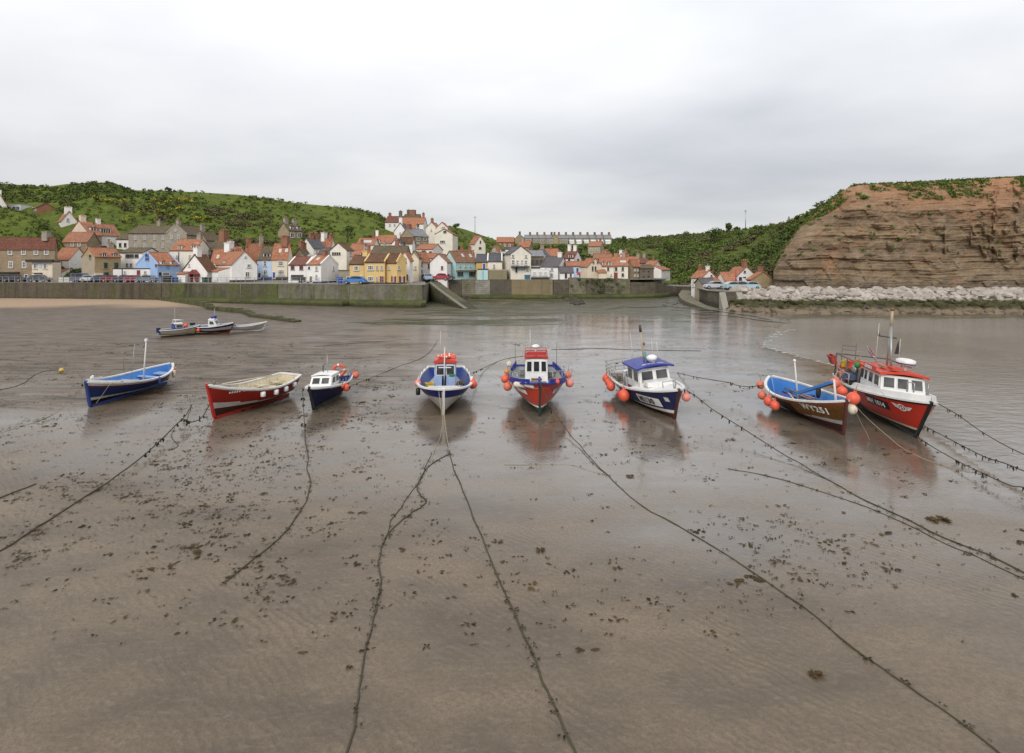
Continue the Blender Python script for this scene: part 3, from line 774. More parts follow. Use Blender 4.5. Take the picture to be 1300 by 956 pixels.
for k in range(295):
    px = 928+(1312-928)*((k*.61803) % 1); s = ((k*.7548) % 1); s = s**.8
    p = bank(px, s); o = bpy.data.objects.new('boulder', rnd.choice(bank_mesh)); COL.objects.link(o)
    sc_v = rnd.uniform(.42, 1.05)*(1.1 if s < .3 else 1)
    o.location = p+Vector((rnd.uniform(-.4, .4), 0, .05)); o.rotation_euler = (rnd.uniform(-.4, .4), rnd.uniform(-.4, .4), rnd.uniform(0, 6.28)); o.scale = (sc_v, sc_v, sc_v)
    setp(o, 'one of the large boulders of the pale rubble bank under the cliff', 'boulder', 'armour boulders below the cliff')
b = MB()
for k in range(1500):
    px = rnd.uniform(924, 1690); s = rnd.random(); p = bank(px, s)
    b.ball(p+Vector((0, 0, -.02)), rnd.uniform(.22, .55), 6, sc=(1.2, 1, .75), jit=.22, seed=k, R=Matrix.Rotation(rnd.uniform(0, 6), 3, 'Z'))
setp(b.build('rubble', BOULDER), kind='stuff')
# ================================================================== houses
WHITE = render_wall((.82, .80, .77), .18); WHITE2 = render_wall((.77, .74, .70), .26); CREAM = render_wall((.72, .63, .49), .25)
PALECREAM = render_wall((.77, .72, .62), .22); YELLOW = render_wall((.70, .50, .22), .2); BLUE = render_wall((.34, .48, .72), .15)
LBLUE = render_wall((.50, .62, .80), .18); AQUA = render_wall((.46, .66, .66), .18); ORANGE = render_wall((.66, .40, .14), .2)
PINK = render_wall((.72, .57, .46), .25); STONE = stone_wall((.28, .215, .14), (.37, .29, .195)); BROWN = stone_wall((.24, .18, .115), (.33, .25, .16))
GREY = stone_wall((.27, .24, .195), (.37, .33, .27)); TAN = stone_wall((.34, .25, .13), (.44, .33, .18)); BRICK = stone_wall((.25, .10, .06), (.32, .14, .085), scale=2)
DKSTONE = stone_wall((.10, .082, .06), (.155, .125, .092)); OLIVE = render_wall((.26, .225, .14), .5); BEIGE = render_wall((.40, .335, .25), .4)
PANT = roof_mat((.43, .185, .105)); PANT2 = roof_mat((.37, .17, .105)); DKRED = roof_mat((.215, .088, .062)); BRNROOF = roof_mat((.165, .085, .05)); OLVROOF = roof_mat((.15, .115, .07))
MOTT = roof_mat((.30, .16, .095)); SLATE = roof_mat((.105, .105, .115), 'slate'); PSLATE = roof_mat((.13, .112, .115), 'slate'); LSLATE = roof_mat((.27, .27, .285), 'slate')
FRAMEW = paint((.75, .74, .71), .5, .15); FRAMED = paint((.05, .045, .04), .5, .1); FGREEN = paint((.05, .12, .09), .5, .15); FRED = paint((.22, .035, .035), .5, .15)
BLACK = paint((.02, .02, .022), .5, .2); NAVY = paint((.03, .05, .16), .5, .15); ROYAL = paint((.03, .075, .36), .5, .1); WOOD = paint((.24, .13, .05), .6, .2)
GLASS = glass_mat(); BLIND = simple('net_curtain', (.45, .44, .42), .8)
POT = simple('chimney_pot', (.34, .15, .08), .8)

RECTS = []
class House:
    def __init__(s, label, xc, Y, x0=None, x1=None, zb=None, yb=None, ye=None, yr=None, a=25, gable='R', wall=WHITE, roof=PANT, name='house', cat='house', dL=6, dR=6, over=.22, para=None, yeL=None, cut=None, group=None, roofless=False, ridge_u=.5, sink=2.5, wall2=None):
        if yb is not None and zb is None:
            lim = [h_.hit(xc, yb).y for h_ in ((HL,) if xc < 640 else (HF,) if xc < 745 else (HF, HR))]
            Y = min(Y, max(max(lim), 123)+1.5)
        k = (xc-HX)/F; C = Vector((k*Y, Y, 0)); s.C = C
        s.zb = zb if zb is not None else H-(yb-HY)/F*Y
        a = math.radians(a); s.dl = Vector((-math.cos(a), math.sin(a), 0)); s.dr = Vector((math.sin(a), math.cos(a), 0))
        def span(d, x, dflt):
            if x is None: return dflt
            kk = (x-HX)/F; den = d.x-kk*d.y
            L = (kk*Y-C.x)/den if abs(den) > 1e-6 else dflt
            return L if .3 < L < 40 else dflt
        s.L = span(s.dl, x0, dL); s.R = span(s.dr, x1, dR)
        zpx = lambda py, p: H-(py-HY)/F*p.y
        s.ze = zpx(ye, C)
        s.gable = gable
        if gable == 'L': p = C+s.dl*s.L*ridge_u
        elif gable == 'R': p = C+s.dr*s.R*ridge_u
        else: p = C
        s.zr = zpx(yr, p) if yr is not None else s.ze
        s.zr = max(s.zr, s.ze+.05)
        RECTS.append(((x0 if x0 is not None else xc-12)-1.5, (x1 if x1 is not None else xc)+1.5, (yr or ye)-3, (yb if yb is not None else HY-(zb-H)/Y*F)+5, Y))
        root = thing(name, label, cat, (C.x, C.y, s.zb), group=group); s.root = root; s.o = root.location.copy()
        b = MB(); z0 = s.zb-sink
        A0, A1, A2, A3 = C, C+s.dl*s.L, C+s.dl*s.L+s.dr*s.R, C+s.dr*s.R
        up = lambda p, z: Vector((p.x, p.y, z))
        if gable == 'flat' or roofless:
            b.prism([up(A0, z0), up(A1, z0), up(A2, z0), up(A3, z0)], (0, 0, s.ze-z0)); s.rdir = s.dr
        else:
            if gable == 'R': g0, gw, rd, rl = s.dr, s.R, s.dl, s.L
            else: g0, gw, rd, rl = s.dl, s.L, s.dr, s.R
            poly = [up(C, z0), up(C+g0*gw, z0), up(C+g0*gw, s.ze), up(C+g0*gw*ridge_u, s.zr), up(C, s.ze)]
            b.prism(poly, rd*rl)
            s.g0, s.gw, s.rd, s.rl, s.ru = g0, gw, rd, rl, ridge_u
        s.wall = b.build('wall', wall, root, s.o)
        # roof
        if gable != 'flat' and not roofless:
            r = MB(); ov = over; th = .16
            for sg in (0, 1):
                e = C+g0*(gw*sg); top = C+g0*gw*ridge_u
                run = (top-e); run.z = 0; hr = s.zr-s.ze; ln = math.hypot(run.length, hr); sl = Vector((run.x, run.y, hr))/max(ln, 1e-4)
                st = up(e, s.ze)-sl*ov; en = up(top, s.zr); nrm = Vector((0, 0, 1)); nrm = (nrm-sl*nrm.dot(sl)).normalized()
                a0 = -rd*(.14 if not para else -.12); a1 = rd*(rl+(.14 if not para else -.12))
                pl = [st+a0+nrm*.02, en+a0+nrm*.02, en+a0+nrm*th, st+a0+nrm*th]
                r.prism(pl, a1-a0)
                # bargeboards / white verge
            s.roof = r.build('roof', roof, root, s.o)
            rc = MB(); t_ = up(C+g0*gw*ridge_u, s.zr+.16); rc.bar(t_-rd*.14, t_+rd*(rl+.14), .26, .16); rc.build('ridge_cap', roof, s.roof, None).location = (0, 0, 0)
            for v_ in s.roof.children[0].data.vertices: v_.co -= s.o
            if para:
                q = MB()
                for off in (.06, rl-.06):
                    q = MB()
                    for sg in (0, 1):
                        e = up(C+g0*(gw*sg), s.ze); top = up(C+g0*gw*ridge_u, s.zr)
                        q.bar(e+rd*off+Vector((0, 0, .1)), top+rd*off+Vector((0, 0, .1)), .26, .34)
                    q.build('gable_coping', para, root, s.o)
            g = MB()   # gutter line
            for sg in ((0, 1) if True else ()):
                e = up(C+g0*(gw*sg), s.ze-.05)-(g0*(1 if sg == 0 else -1))*.12
                g.bar(e, e+rd*rl, .1, .1)
            g.build('gutter', FRAMED, s.roof, s.o)
        elif gable == 'flat':
            r = MB(); cc = (A0+A2)/2
            r.prism([up(cc+(p-cc)*1.02, s.ze) for p in (A0, A1, A2, A3)], (0, 0, .22)); s.roof = r.build('roof', roof, root, s.o)
    # ray through a pixel onto one of the two front faces
    def hit(s, face, px, py):
        d = s.dl if face == 'L' else s.dr; n = Vector((-d.y, d.x, 0))
        ray = Vector(((px-HX)/F, 1, -(py-HY)/F)); den = ray.x*n.x+ray.y*n.y
        t = (s.C.x*n.x+s.C.y*n.y)/den if abs(den) > 1e-4 else s.C.y
        p = ray*t; return (p-s.C).dot(d), H+ray.z*t
    def out(s, face):
        return -s.dr if face == 'L' else -s.dl
    def win(s, face, xs, ys, w=4, h=6, frame=FRAMEW, pane=None, bars=(1, 1), kind='window', sill=True):
        d = s.dl if face == 'L' else s.dr; n = s.out(face); mx = s.L if face == 'L' else s.R
        for x in (xs if isinstance(xs, (list, tuple)) else [xs]):
            for y in (ys if isinstance(ys, (list, tuple)) else [ys]):
                u0, _ = s.hit(face, x-w/2, y); u1, _ = s.hit(face, x+w/2, y); u, z = s.hit(face, x, y)
                ww = max(.35, min(3.2, abs(u1-u0))); hh = h/F*(s.C+d*u).y
                u = max(ww/2+.15, min(mx-ww/2-.15, u))
                s.put(d, n, u, z, ww, hh, frame, pane or GLASS, bars, kind, sill)
        return s
    def put(s, d, n, u, z, ww, hh, frame, pane, bars, kind='window', sill=True):
        c = s.C+d*u; c = Vector((c.x, c.y, z)); up = Vector((0, 0, 1)); b = MB(); fr = min(.12, ww*.14); dp = .09
        def bx(cu, cz, w_, h_, dd=dp, off=0): b.prism([c+d*(cu+i*w_/2)+up*(cz+j*h_/2)-n*.03 for i, j in ((-1, -1), (1, -1), (1, 1), (-1, 1))], n*(dd+.03+off))
        bx(-ww/2+fr/2, 0, fr, hh); bx(ww/2-fr/2, 0, fr, hh); bx(0, hh/2-fr/2, ww-2*fr, fr); bx(0, -hh/2+fr/2, ww-2*fr, fr)
        for i in range(bars[0]): bx(-ww/2+ww*(i+1)/(bars[0]+1), 0, .055, hh-2*fr, dp-.02)
        for i in range(bars[1]): bx(0, -hh/2+hh*(i+1)/(bars[1]+1), ww-2*fr, .05, dp-.035)
        o = b.build(kind, frame, s.root, s.o)
        p = MB(); p.prism([c+d*(i*(ww/2-fr*.8))+up*(j*(hh/2-fr*.8))-n*.02 for i, j in ((-1, -1), (1, -1), (1, 1), (-1, 1))], n*.05)
        p.build('pane' if kind == 'window' else 'panel', pane, o, s.o)
        if sill and kind == 'window':
            q = MB(); q.prism([c+d*(i*(ww/2+.08))+up*(-hh/2-.05+j*.05)-n*.02 for i, j in ((-1, -1), (1, -1), (1, 1), (-1, 1))], n*.16); q.build('sill', COPE, o, s.o)
    def door(s, face, x, w=3, h=10, mat=NAVY, y=None):
        u0, _ = s.hit(face, x-w/2, 350); u1, _ = s.hit(face, x+w/2, 350); d = s.dl if face == 'L' else s.dr; n = s.out(face)
        u, z = s.hit(face, x, y or 350); hh = h/F*(s.C+d*u).y; ww = max(.7, abs(u1-u0)); mx = s.L if face == 'L' else s.R
        u = max(ww/2+.1, min(mx-ww/2-.1, u))
        zc = s.zb+hh/2+.05 if y is None else z
        s.put(d, n, u, zc, ww, hh, FRAMEW if mat is not FRAMEW else FRAMED, mat, (0, 0), 'door', False); return s
    def slab(s, face, x0, x1, y0, y1, depth, mat, nm):
        """a box standing proud of a face, given by its outline in the photo"""
        d = s.dl if face == 'L' else s.dr; n = s.out(face)
        u0, z0 = s.hit(face, x0, y0); u1, z1 = s.hit(face, x1, y1); c = s.C; b = MB()
        b.prism([Vector(((c+d*u).x, (c+d*u).y, z))-n*.02 for u, z in ((u0, z0), (u1, z0), (u1, z1), (u0, z1))], n*(depth+.02)); s.last = b.build(nm, mat, s.root, s.o); return s
    def chim(s, t=0, w=.8, h=1.6, mat=BRICK, side=None, pots=2, cap=True, dz=.6):
        """chimney on the ridge, t = 0 at the front gable, 1 at the far end"""
        if s.gable == 'flat': p = s.C+s.dl*s.L*t+s.dr*s.R*.4; zt = s.ze
        else: p = s.C+s.g0*s.gw*(side if side is not None else s.ru)+s.rd*(s.rl*t); zt = s.zr if side is None else lerp(s.zr, s.ze, min(1, abs(side-s.ru)/max(s.ru, .1)))
        if s.gable != 'flat': p = p+s.rd*(w*.55*(1 if t < .3 else -1 if t > .7 else 0))
        b = MB(); R_ = Matrix.Rotation(math.atan2(s.dr.y, s.dr.x), 3, 'Z')
        b.box((p.x, p.y, zt+h/2-dz/2), (w, w*.8, h+dz), 0, R_)
        if cap: b.box((p.x, p.y, zt+h+.06), (w+.14, w*.8+.14, .14), 0, R_)
        o = b.build('chimney', mat, s.root, s.o)
        if pots:
            for i in range(pots):
                q = MB(); pp = R_ @ Vector(((i-(pots-1)/2)*w*.5, 0, 0)); q.tube([(p.x+pp.x, p.y+pp.y, zt+h+.1), (p.x+pp.x, p.y+pp.y, zt+h+.5)], [.13, .1], 7); q.build('chimney_pot', POT, o, s.o)
        return s
    def dormer(s, face, x, y, w=6, h=5, mat=FRAMEW, roof=None, flat=False):
        """small dormer on the slope that rises from a face"""
        d = s.dl if face == 'L' else s.dr; n = s.out(face)
        run = (s.gw*s.ru); k = (s.zr-s.ze)/max(run, .1)
        # ray / slope intersection
        ray = Vector(((x-HX)/F, 1, -((y+h/2)-HY)/F)); best = None
        for i in range(400):
            Yt = s.C.y-1+i*.03; p = Vector((ray.x*Yt, Yt, H+ray.z*Yt)); ins = -(p-s.C).dot(n); zs = s.ze+k*max(0, min(ins, run))
            if p.z <= zs and ins > -.05: best = (p, ins); break
        if not best: best = (s.C+d*(s.L if face == 'L' else s.R)*.5-n*run*.4, run*.4)
        p, ins = best; z0 = s.ze+k*ins; ww = w/F*p.y; hh = h/F*p.y; dep = min(hh/max(k, .25), run-ins*.8)+.3
        b = MB(); c = Vector((p.x, p.y, z0)); up = Vector((0, 0, 1))
        b.prism([c+d*(i*ww/2)+up*(j) for i, j in ((-1, -.25), (1, -.25), (1, hh*.8), (-1, hh*.8))], -n*dep)
        o = b.build('dormer', mat, s.root, s.o)
        r = MB()
        if flat: r.prism([c+d*(i*(ww/2+.15))+up*(j)+n*.15 for i, j in ((-1, hh*.8), (1, hh*.8), (1, hh*.8+.16), (-1, hh*.8+.16))], -n*(dep+.15))
        else: r.prism([c+d*(i*(ww/2+.14))+up*(j)+n*.12 for i, j in ((-1, hh*.78), (1, hh*.78), (0, hh*1.12))], -n*(dep+.12))
        r.build('dormer_roof', roof or s.roof.data.materials[0], o, s.o)
        nb = 1 if ww < 1.6 else 3
        q = MB(); q.prism([c+d*(i*(ww/2-.12))+up*(j) for i, j in ((-1, .12), (1, .12), (1, hh*.74), (-1, hh*.74))], n*.04); q.build('pane', GLASS, o, s.o)
        fb = MB()
        for i in range(nb+2): u = -ww/2+.1+(ww-.2)*i/(nb+1); fb.prism([c+d*(u+j*.05)+up*z for j, z in ((-1, .05), (1, .05), (1, hh*.78), (-1, hh*.78))], n*.08)
        fb.build('window_frame', FRAMEW, o, s.o)
        return s
    def sky(s, face, x, y, w=5, h=3):
        d = s.dl if face == 'L' else s.dr; n = s.out(face); run = s.gw*s.ru; k = (s.zr-s.ze)/max(run, .1); ray = Vector(((x-HX)/F, 1, -(y-HY)/F))
        for i in range(600):
            Yt = s.C.y-1+i*.03; p = Vector((ray.x*Yt, Yt, H+ray.z*Yt)); ins = -(p-s.C).dot(n)
            if ins > 0 and p.z <= s.ze+k*min(ins, run)+.15: break
        sl = (-n+Vector((0, 0, k))).normalized(); nn = (n*k+Vector((0, 0, 1))).normalized(); ww = w/F*p.y/2; hh = max(.4, h/F*p.y/2*1.2)
        b = MB(); b.prism([p+d*(i*ww)+sl*(j*hh)+nn*.03 for i, j in ((-1, -1), (1, -1), (1, 1), (-1, 1))], nn*.1); o = b.build('skylight', FRAMEW, s.root, s.o)
        q = MB(); q.prism([p+d*(i*(ww-.1))+sl*(j*(hh-.1))+nn*.13 for i, j in ((-1, -1), (1, -1), (1, 1), (-1, 1))], nn*.02); q.build('pane', LGLASS, o, s.o); return s
    def plinth(s, mat=BLACK, h=.5):
        b = MB()
        for d, n, ln in ((s.dl, s.out('L'), s.L), (s.dr, s.out('R'), s.R)):
            p = s.C+d*.03; q = s.C+d*(ln-.03); b.prism([Vector((p.x, p.y, s.zb-.3)), Vector((q.x, q.y, s.zb-.3)), Vector((q.x, q.y, s.zb+h)), Vector((p.x, p.y, s.zb+h))], n*.05)
        b.build('plinth', mat, s.root, s.o); return s
    def leanto(s, face, x0, x1, yb, ye, yr, depth, wall, roof, door=None):
        """single storey lean-to on a face"""
        d = s.dl if face == 'L' else s.dr; n = s.out(face)
        u0, _ = s.hit(face, x0, yb); u1, _ = s.hit(face, x1, yb); u0, u1 = min(u0, u1), max(u0, u1); Yf = (s.C+d*(u0+u1)/2+n*depth).y
        ze = H-(ye-HY)/F*Yf; zr = H-(yr-HY)/F*(Yf+depth*abs(n.y)); zr = max(zr, ze+.3); z0 = s.zb-1
        p = s.C+d*u0; b = MB(); up = lambda q, z: Vector((q.x, q.y, z))
        b.prism([up(p, z0), up(p+n*depth, z0), up(p+n*depth, ze), up(p, zr)], d*(u1-u0)); o = b.build('lean_to', wall, s.root, s.o)
        r = MB(); r.prism([up(p+n*(depth+.2), ze-.1), up(p+n*.02, zr+.02), up(p+n*.02, zr+.16), up(p+n*(depth+.2), ze+.06)], d*(u1-u0+.2)); r.build('roof', roof, o, s.o)
        if door:
            c = p+d*(u1-u0)*.5+n*(depth+.03); q = MB(); q.prism([up(c+d*i*.45, z) for i, z in ((-1, s.zb), (1, s.zb), (1, min(ze-.1, s.zb+1.9)), (-1, min(ze-.1, s.zb+1.9)))], n*.04); q.build('door', door, o, s.o)
        return s
def hides(q):
    px = HX+F*q.x/q.y; py = HY-(q.z-H)/q.y*F
    return any(a < px < b and c < py < d and q.y < Y+9 for a, b, c, d, Y in RECTS)
LGLASS = simple('skylight_glass', (.42, .44, .47), .15)
ZQ = 3.75
def HLat(px, py): q = HL.hit(px, py); return q.y
# ---------------------------------------------------------------- harbour front, from the pub to the yellow inn
h = House('long brown stone inn with two skylights in its dark red roof', 69.5, 118, x0=-62, x1=73, zb=ZQ, ye=316.5, yr=302.5, a=-3, gable='R', wall=BROWN, roof=DKRED, name='stone_inn')
h.win('L', [-35, -18, -3, 13, 30, 46, 59], 319, 5.5, 9, bars=(1, 3)).win('L', [-35, -18, -3, 14, 31], 336, 5.5, 8.5, bars=(1, 3)).door('L', 33.5, 5, 9, NAVY).sky('L', 21.5, 305.5, 9, 4).sky('L', 38, 306.5, 9, 4).chim(.06, 1.3, 1.3, GREY, pots=0).chim(.97, 1.2, 1.3, GREY)
h.slab('L', -10, 25, 345.2, 346.6, .5, BLACK, 'fascia')
h = House('small cream inn front with a flat black canopy over its windows', 66.5, 116, x0=40.5, zb=ZQ, ye=333, a=-3, gable='flat', wall=CREAM, roof=BLACK, dR=2.4, name='inn_annexe', cat='inn')
h.win('L', [45, 57.5], 338, 5, 7.5, bars=(1, 2)).win('L', [45.5, 51], 350.5, 5, 4, bars=(1, 0)).slab('L', 35.5, 69, 329.5, 333, .7, BLACK, 'canopy'); h.slab('L', 43, 54, 346.3, 347.3, .4, BLACK, 'fascia')
h.slab('L', 49.3, 53, 335.6, 340.2, .06, simple('sign_blue', (.35, .5, .66)), 'sign')
h = House('narrow white cottage with a steep orange roof behind the inn', 87.5, 124, x0=67, zb=ZQ, ye=330, yr=315.5, a=-2, gable='R', wall=WHITE, roof=PANT, dR=6)
h.win('L', 77.5, 334.5, 4, 6.5, bars=(1, 1)).leanto('L', 69, 89.5, 355, 346.5, 341.5, 2.6, WHITE2, PANT2, FRAMED)
h = House('tall brown stone house with green windows and a grey plastered gable', 120.5, 117, x0=104, x1=153.5, zb=ZQ, ye=326, yr=315, a=28, gable='L', wall=TAN, roof=PANT, name='stone_house')
h.slab('L', 120.3, 104.2, 356, 327, .04, BEIGE, 'plaster'); h.win('L', 114.6, 326.5, 2.5, 6, FGREEN).win('R', [134.2, 147.5], 337, 5, 7.5, FGREEN, bars=(1, 2)).win('R', 135, 348, 6, 5, FGREEN).dormer('R', 132.5, 323.5, 6, 5.5, FGREEN).dormer('R', 147, 323.5, 6, 5.5, FGREEN).slab('R', 119.8, 130, 356, 346.6, .3, CREAM, 'porch')
h.chim(.95, 1, 1.2, GREY)
h = House('broad white house with a band of dark upper windows behind a low shed', 180.5, 126, x0=152, zb=ZQ, ye=321, yr=315.5, a=-2, gable='R', wall=WHITE, roof=OLVROOF, dR=7)
h.win('L', [162, 167.5, 173.5], 325, 5, 4.5, FRAMED, bars=(0, 0)).win('L', [161.5, 166.5], 337, 4, 6, bars=(1, 1))
h = House('row of low white sheds with small dark red doors', 197.5, 114.5, x0=143.5, zb=ZQ, ye=341.8, a=-2, gable='flat', wall=WHITE2, roof=BLACK, dR=4, name='shed', cat='shed')
h.win('L', [158.5, 184.5], 346, 3, 4, bars=(1, 0)).win('L', 176, 346, 4, 6, FRED, FRED, (0, 0)).door('L', 166.5, 3.5, 9, FRED).door('L', 191.5, 3.5, 9.5, simple('ochre', (.5, .22, .04))).slab('L', 155, 155.8, 357, 342, .12, FRAMED, 'downpipe')
h = House('sky blue cottage with an orange roof and two white dormers', 200, 113.5, x0=172.5, x1=228, zb=ZQ, ye=336.5, yr=321, a=24, gable='L', wall=BLUE, roof=PANT, para=BLUE, name='cottage')
h.win('L', 187, 324, 4.5, 4, NAVY).win('L', 187, 329, 4.5, 3, ROYAL, ROYAL, (0, 0)).dormer('R', 207, 334.5, 5.5, 6).dormer('R', 219.5, 334.5, 5.5, 6).win('R', 210.5, 348, 9, 5, bars=(3, 0)).win('R', 203.2, 348, 3, 4.5, FRAMED).door('R', 226, 2.5, 6, NAVY, 349).slab('R', 211.7, 215.2, 341.8, 337.5, .06, simple('plaque', (.15, .3, .5)), 'plaque').win('L', 198.5, 337, 2, 3, FRAMED)
h = House('tall cream house with a dark string line, behind the blue cottage', 245.5, 121, x0=216, zb=ZQ, ye=318, yr=304.5, a=-2, gable='R', wall=PALECREAM, roof=PANT, dR=8)
h.win('L', 225, 326, 2.5, 4).win('L', 241, [326, 337], 2.5, 5).dormer('L', 228.5, 314, 5, 6).dormer('L', 246, 313, 7, 5.5).slab('L', 215.9, 245.6, 319, 317.6, .1, FRAMED, 'string_course'); h.slab('L', 226.6, 227.5, 340, 320, .1, FRAMED, 'downpipe')
h.chim(.03, 1.0, 1.3, GREY)
h = House('big grey stone warehouse with slit windows above the white sheds', 215, 142, x0=163, yb=330, ye=296.5, yr=287, a=-3, gable='R', wall=GREY, roof=OLVROOF, dR=9, name='warehouse', cat='warehouse')
h.win('L', [172, 184, 196, 207], [302, 312], 2.6, 5).chim(.5, 1, 1.2, GREY)
h = House('grey stone gabled house rising behind the tall cream house', 237, 138, x0=209, yb=330, ye=298, yr=285.5, a=8, gable='L', wall=GREY, roof=OLVROOF, dR=9, para=GREY, name='stone_house')
h.win('L', [218, 227], 301, 2.5, 5).win('L', 223, 292.5, 2, 3).chim(.05, .9, 1.2, GREY)
h = House('stone house with a brick stack beside the grey gabled house', 262, 134, x0=246, x1=279, yb=330, ye=305, yr=294, a=20, gable='L', wall=GREY, roof=OLVROOF, name='stone_house'); h.chim(.05, .8, 1.6, GREY).win('L', 254, 304, 2.5, 4)
h = House('white cottage with a bottle shaped chimney gable and a red porch', 262.5, 111.5, x0=232, x1=276, zb=ZQ, ye=344, yr=324, a=12, gable='L', wall=WHITE, roof=BRNROOF, name='cottage')
h.chim(.02, 1.25, 1.4, WHITE, pots=1, dz=3).win('L', 240.5, 337, 2, 4).win('R', [265, 272], 347, 2.6, 4.5).leanto('L', 233, 243, 357, 348, 345.5, 1.6, WHITE, PANT2)
b_ = MB(); u, z = h.hit('L', 249, 356); c = h.C+h.dl*u; n = h.out('L')
for i in (-.75, .75): b_.prism([Vector(((c+h.dl*i).x, (c+h.dl*i).y, zz)) for zz in ()] or [Vector((*(c+h.dl*(i-.08)).xy, h.zb)), Vector((*(c+h.dl*(i+.08)).xy, h.zb)), Vector((*(c+h.dl*(i+.08)).xy, h.zb+1.7)), Vector((*(c+h.dl*(i-.08)).xy, h.zb+1.7))], n*.9)
b_.prism([Vector((*(c+h.dl*-1).xy, h.zb+1.65)), Vector((*(c+h.dl*1).xy, h.zb+1.65)), Vector((*c.xy, h.zb+2.6))], n*1.1); b_.build('porch', FRED, h.root, h.o)
h.door('L', 249, 5, 10, FRED)
h = House('ruined looking stone house with a big red brick chimney stack', 284, 127, x0=262, yb=338, ye=318, yr=305, a=10, gable='R', wall=DKSTONE, roof=OLVROOF, dR=7, name='stone_house'); h.chim(.6, 1.7, 2.2, BRICK, pots=3).win('L', [266, 273], 321, 2.5, 4)
h = House('orange roofed cottage with a broad white chimney behind the cream gable', 291, 120, x0=268, x1=300, yb=350, ye=333, yr=317, a=8, gable='R', wall=WHITE2, roof=PANT, name='cottage'); h.chim(.03, 1.5, 1.4, WHITE, pots=1).sky('L', 277, 326, 3, 2)
h = House('large white gabled house with orange roof and a lean-to on the quay', 294.5, 110.5, x0=274, x1=326.5, zb=ZQ, ye=336, yr=319.5, a=45, gable='R', wall=WHITE, roof=PANT)
h.win('R', 316, 337.5, 5, 4.5).win('R', 314, 348.5, 6, 7, bars=(1, 2)).win('R', 311.5, 326, 2, 2.5).dormer('L', 284, 332.5, 5, 5).leanto('L', 276, 292, 357, 344.5, 340.5, 2.2, WHITE, PANT).plinth()
h = House('grey stone gabled house with an orange roof and thin chimneys', 329, 126, x0=309, x1=338, yb=345, ye=331, yr=309.5, a=42, gable='R', wall=GREY, roof=PANT, name='stone_house'); h.win('R', 322.5, 324.5, 4, 5).chim(.05, .7, 1.7, GREY).chim(.95, .9, 1.4, BRICK)
h = House('orange roofed house with a long dormer squeezed behind the white gable', 302, 123, x0=284, x1=312, yb=345, ye=327, yr=314, a=20, gable='R', wall=WHITE2, roof=PANT2); h.dormer('L', 297, 324, 10, 5, flat=True).chim(.9, 1, 1.3, WHITE)
h = House('pale blue terraced house with one white dormer', 345, 117, x0=326.5, zb=4.3, ye=330, yr=314, a=-2, gable='R', wall=LBLUE, roof=OLVROOF, dR=8, name='terraced_house')
h.dormer('L', 339, 324, 9, 5.5, flat=False).win('L', 336.5, 334.5, 4, 7).win('L', 337, 346, 5, 7, bars=(1, 2)).door('L', 329.3, 3, 8, NAVY).plinth(NAVY)
h = House('cream terraced house with a blue door and a big orange roof', 364.5, 117, x0=345.2, x1=372, zb=4.3, ye=329.5, yr=310, a=-1, gable='R', wall=CREAM, roof=PANT, dR=9, name='terraced_house')
h.win('L', 356.5, 334.5, 7, 6.5, bars=(3, 1)).win('L', 357, 346, 8, 7, bars=(3, 2)).door('L', 347.8, 2.6, 9, ROYAL).sky('L', 356, 318.5, 3, 2).sky('L', 364, 318, 3, 2).chim(.03, 1.6, 1.6, BRICK, pots=4).plinth()
h = House('brown stone house with brick chimney between the cream and white cottages', 389, 122, x0=371, x1=397, yb=345, ye=329, yr=316, a=15, gable='L', wall=STONE, roof=OLVROOF, name='stone_house'); h.chim(.05, .9, 1.5, BRICK).chim(.95, .8, 1.3, BRICK)
h = House('low white cottage with a dark red roof and a wide shop window', 389.6, 108, x0=366, zb=ZQ, ye=336.5, yr=327, a=-1, gable='R', wall=WHITE, roof=DKRED, dR=7, para=WHITE, name='cottage')
h.win('L', [371.5, 382.5], 340, 4.5, 5, FRED).win('L', 377.5, 352, 16, 6, FRAMED, bars=(4, 1)).door('L', 387.5, 2.5, 8, FRAMED)
h = House('white cottage with a small orange roof and a wide blank white gable', 407.5, 104.5, x0=389.8, x1=429.5, zb=ZQ, ye=336, yr=325, a=16, gable='R', wall=WHITE, roof=PANT, para=WHITE, name='cottage')
h.win('L', 392.5, 340, 1.6, 3, FRAMED).win('L', 402, 341, 3, 6, bars=(1, 2)).win('L', 402, 351.5, 3, 6, bars=(1, 2)).door('L', 395, 2.4, 9, WOOD).win('R', 423, 341, 2, 6).chim(.2, .9, .9, BRICK).sky('L', 404, 329, 4, 2.5).plinth(NAVY, .35)
h = House('tall cream house with a broad gable and a row of four small windows', 440, 122, x0=419, x1=449, zb=4.2, ye=318, yr=309, a=12, gable='L', wall=PALECREAM, roof=BRNROOF)
h.win('L', [422.8, 425.6, 428.4, 431.2], 322, 2, 3.4, FRAMED).win('R', 445, 322, 2, 6).win('R', 444, 333, 2, 6)
h = House('cream gabled house with a grey slate roof behind the shop cottage', 398, 130, x0=380, x1=413, yb=340, ye=315.5, yr=303, a=33, gable='L', wall=PALECREAM, roof=SLATE); h.win('R', [402, 408], 319, 2.6, 4.5).chim(.4, .9, 1.2, BRICK).chim(.97, .8, 1.2, BRICK)
h = House('little slate roofed house with a bright blue strip under its eaves', 419, 124, x0=404, yb=340, ye=323, yr=315.5, a=0, gable='R', wall=WHITE2, roof=SLATE, dR=5); h.slab('L', 404.5, 414, 325.2, 323.4, .1, ROYAL, 'fascia')
h = House('orange roofed house with a white gable above the slate roofs', 420, 136, x0=404, x1=426, yb=335, ye=314, yr=303.5, a=20, gable='R', wall=WHITE2, roof=PANT); h.chim(.9, 1.2, 1.5, WHITE).chim(.05, .9, 1, BRICK)
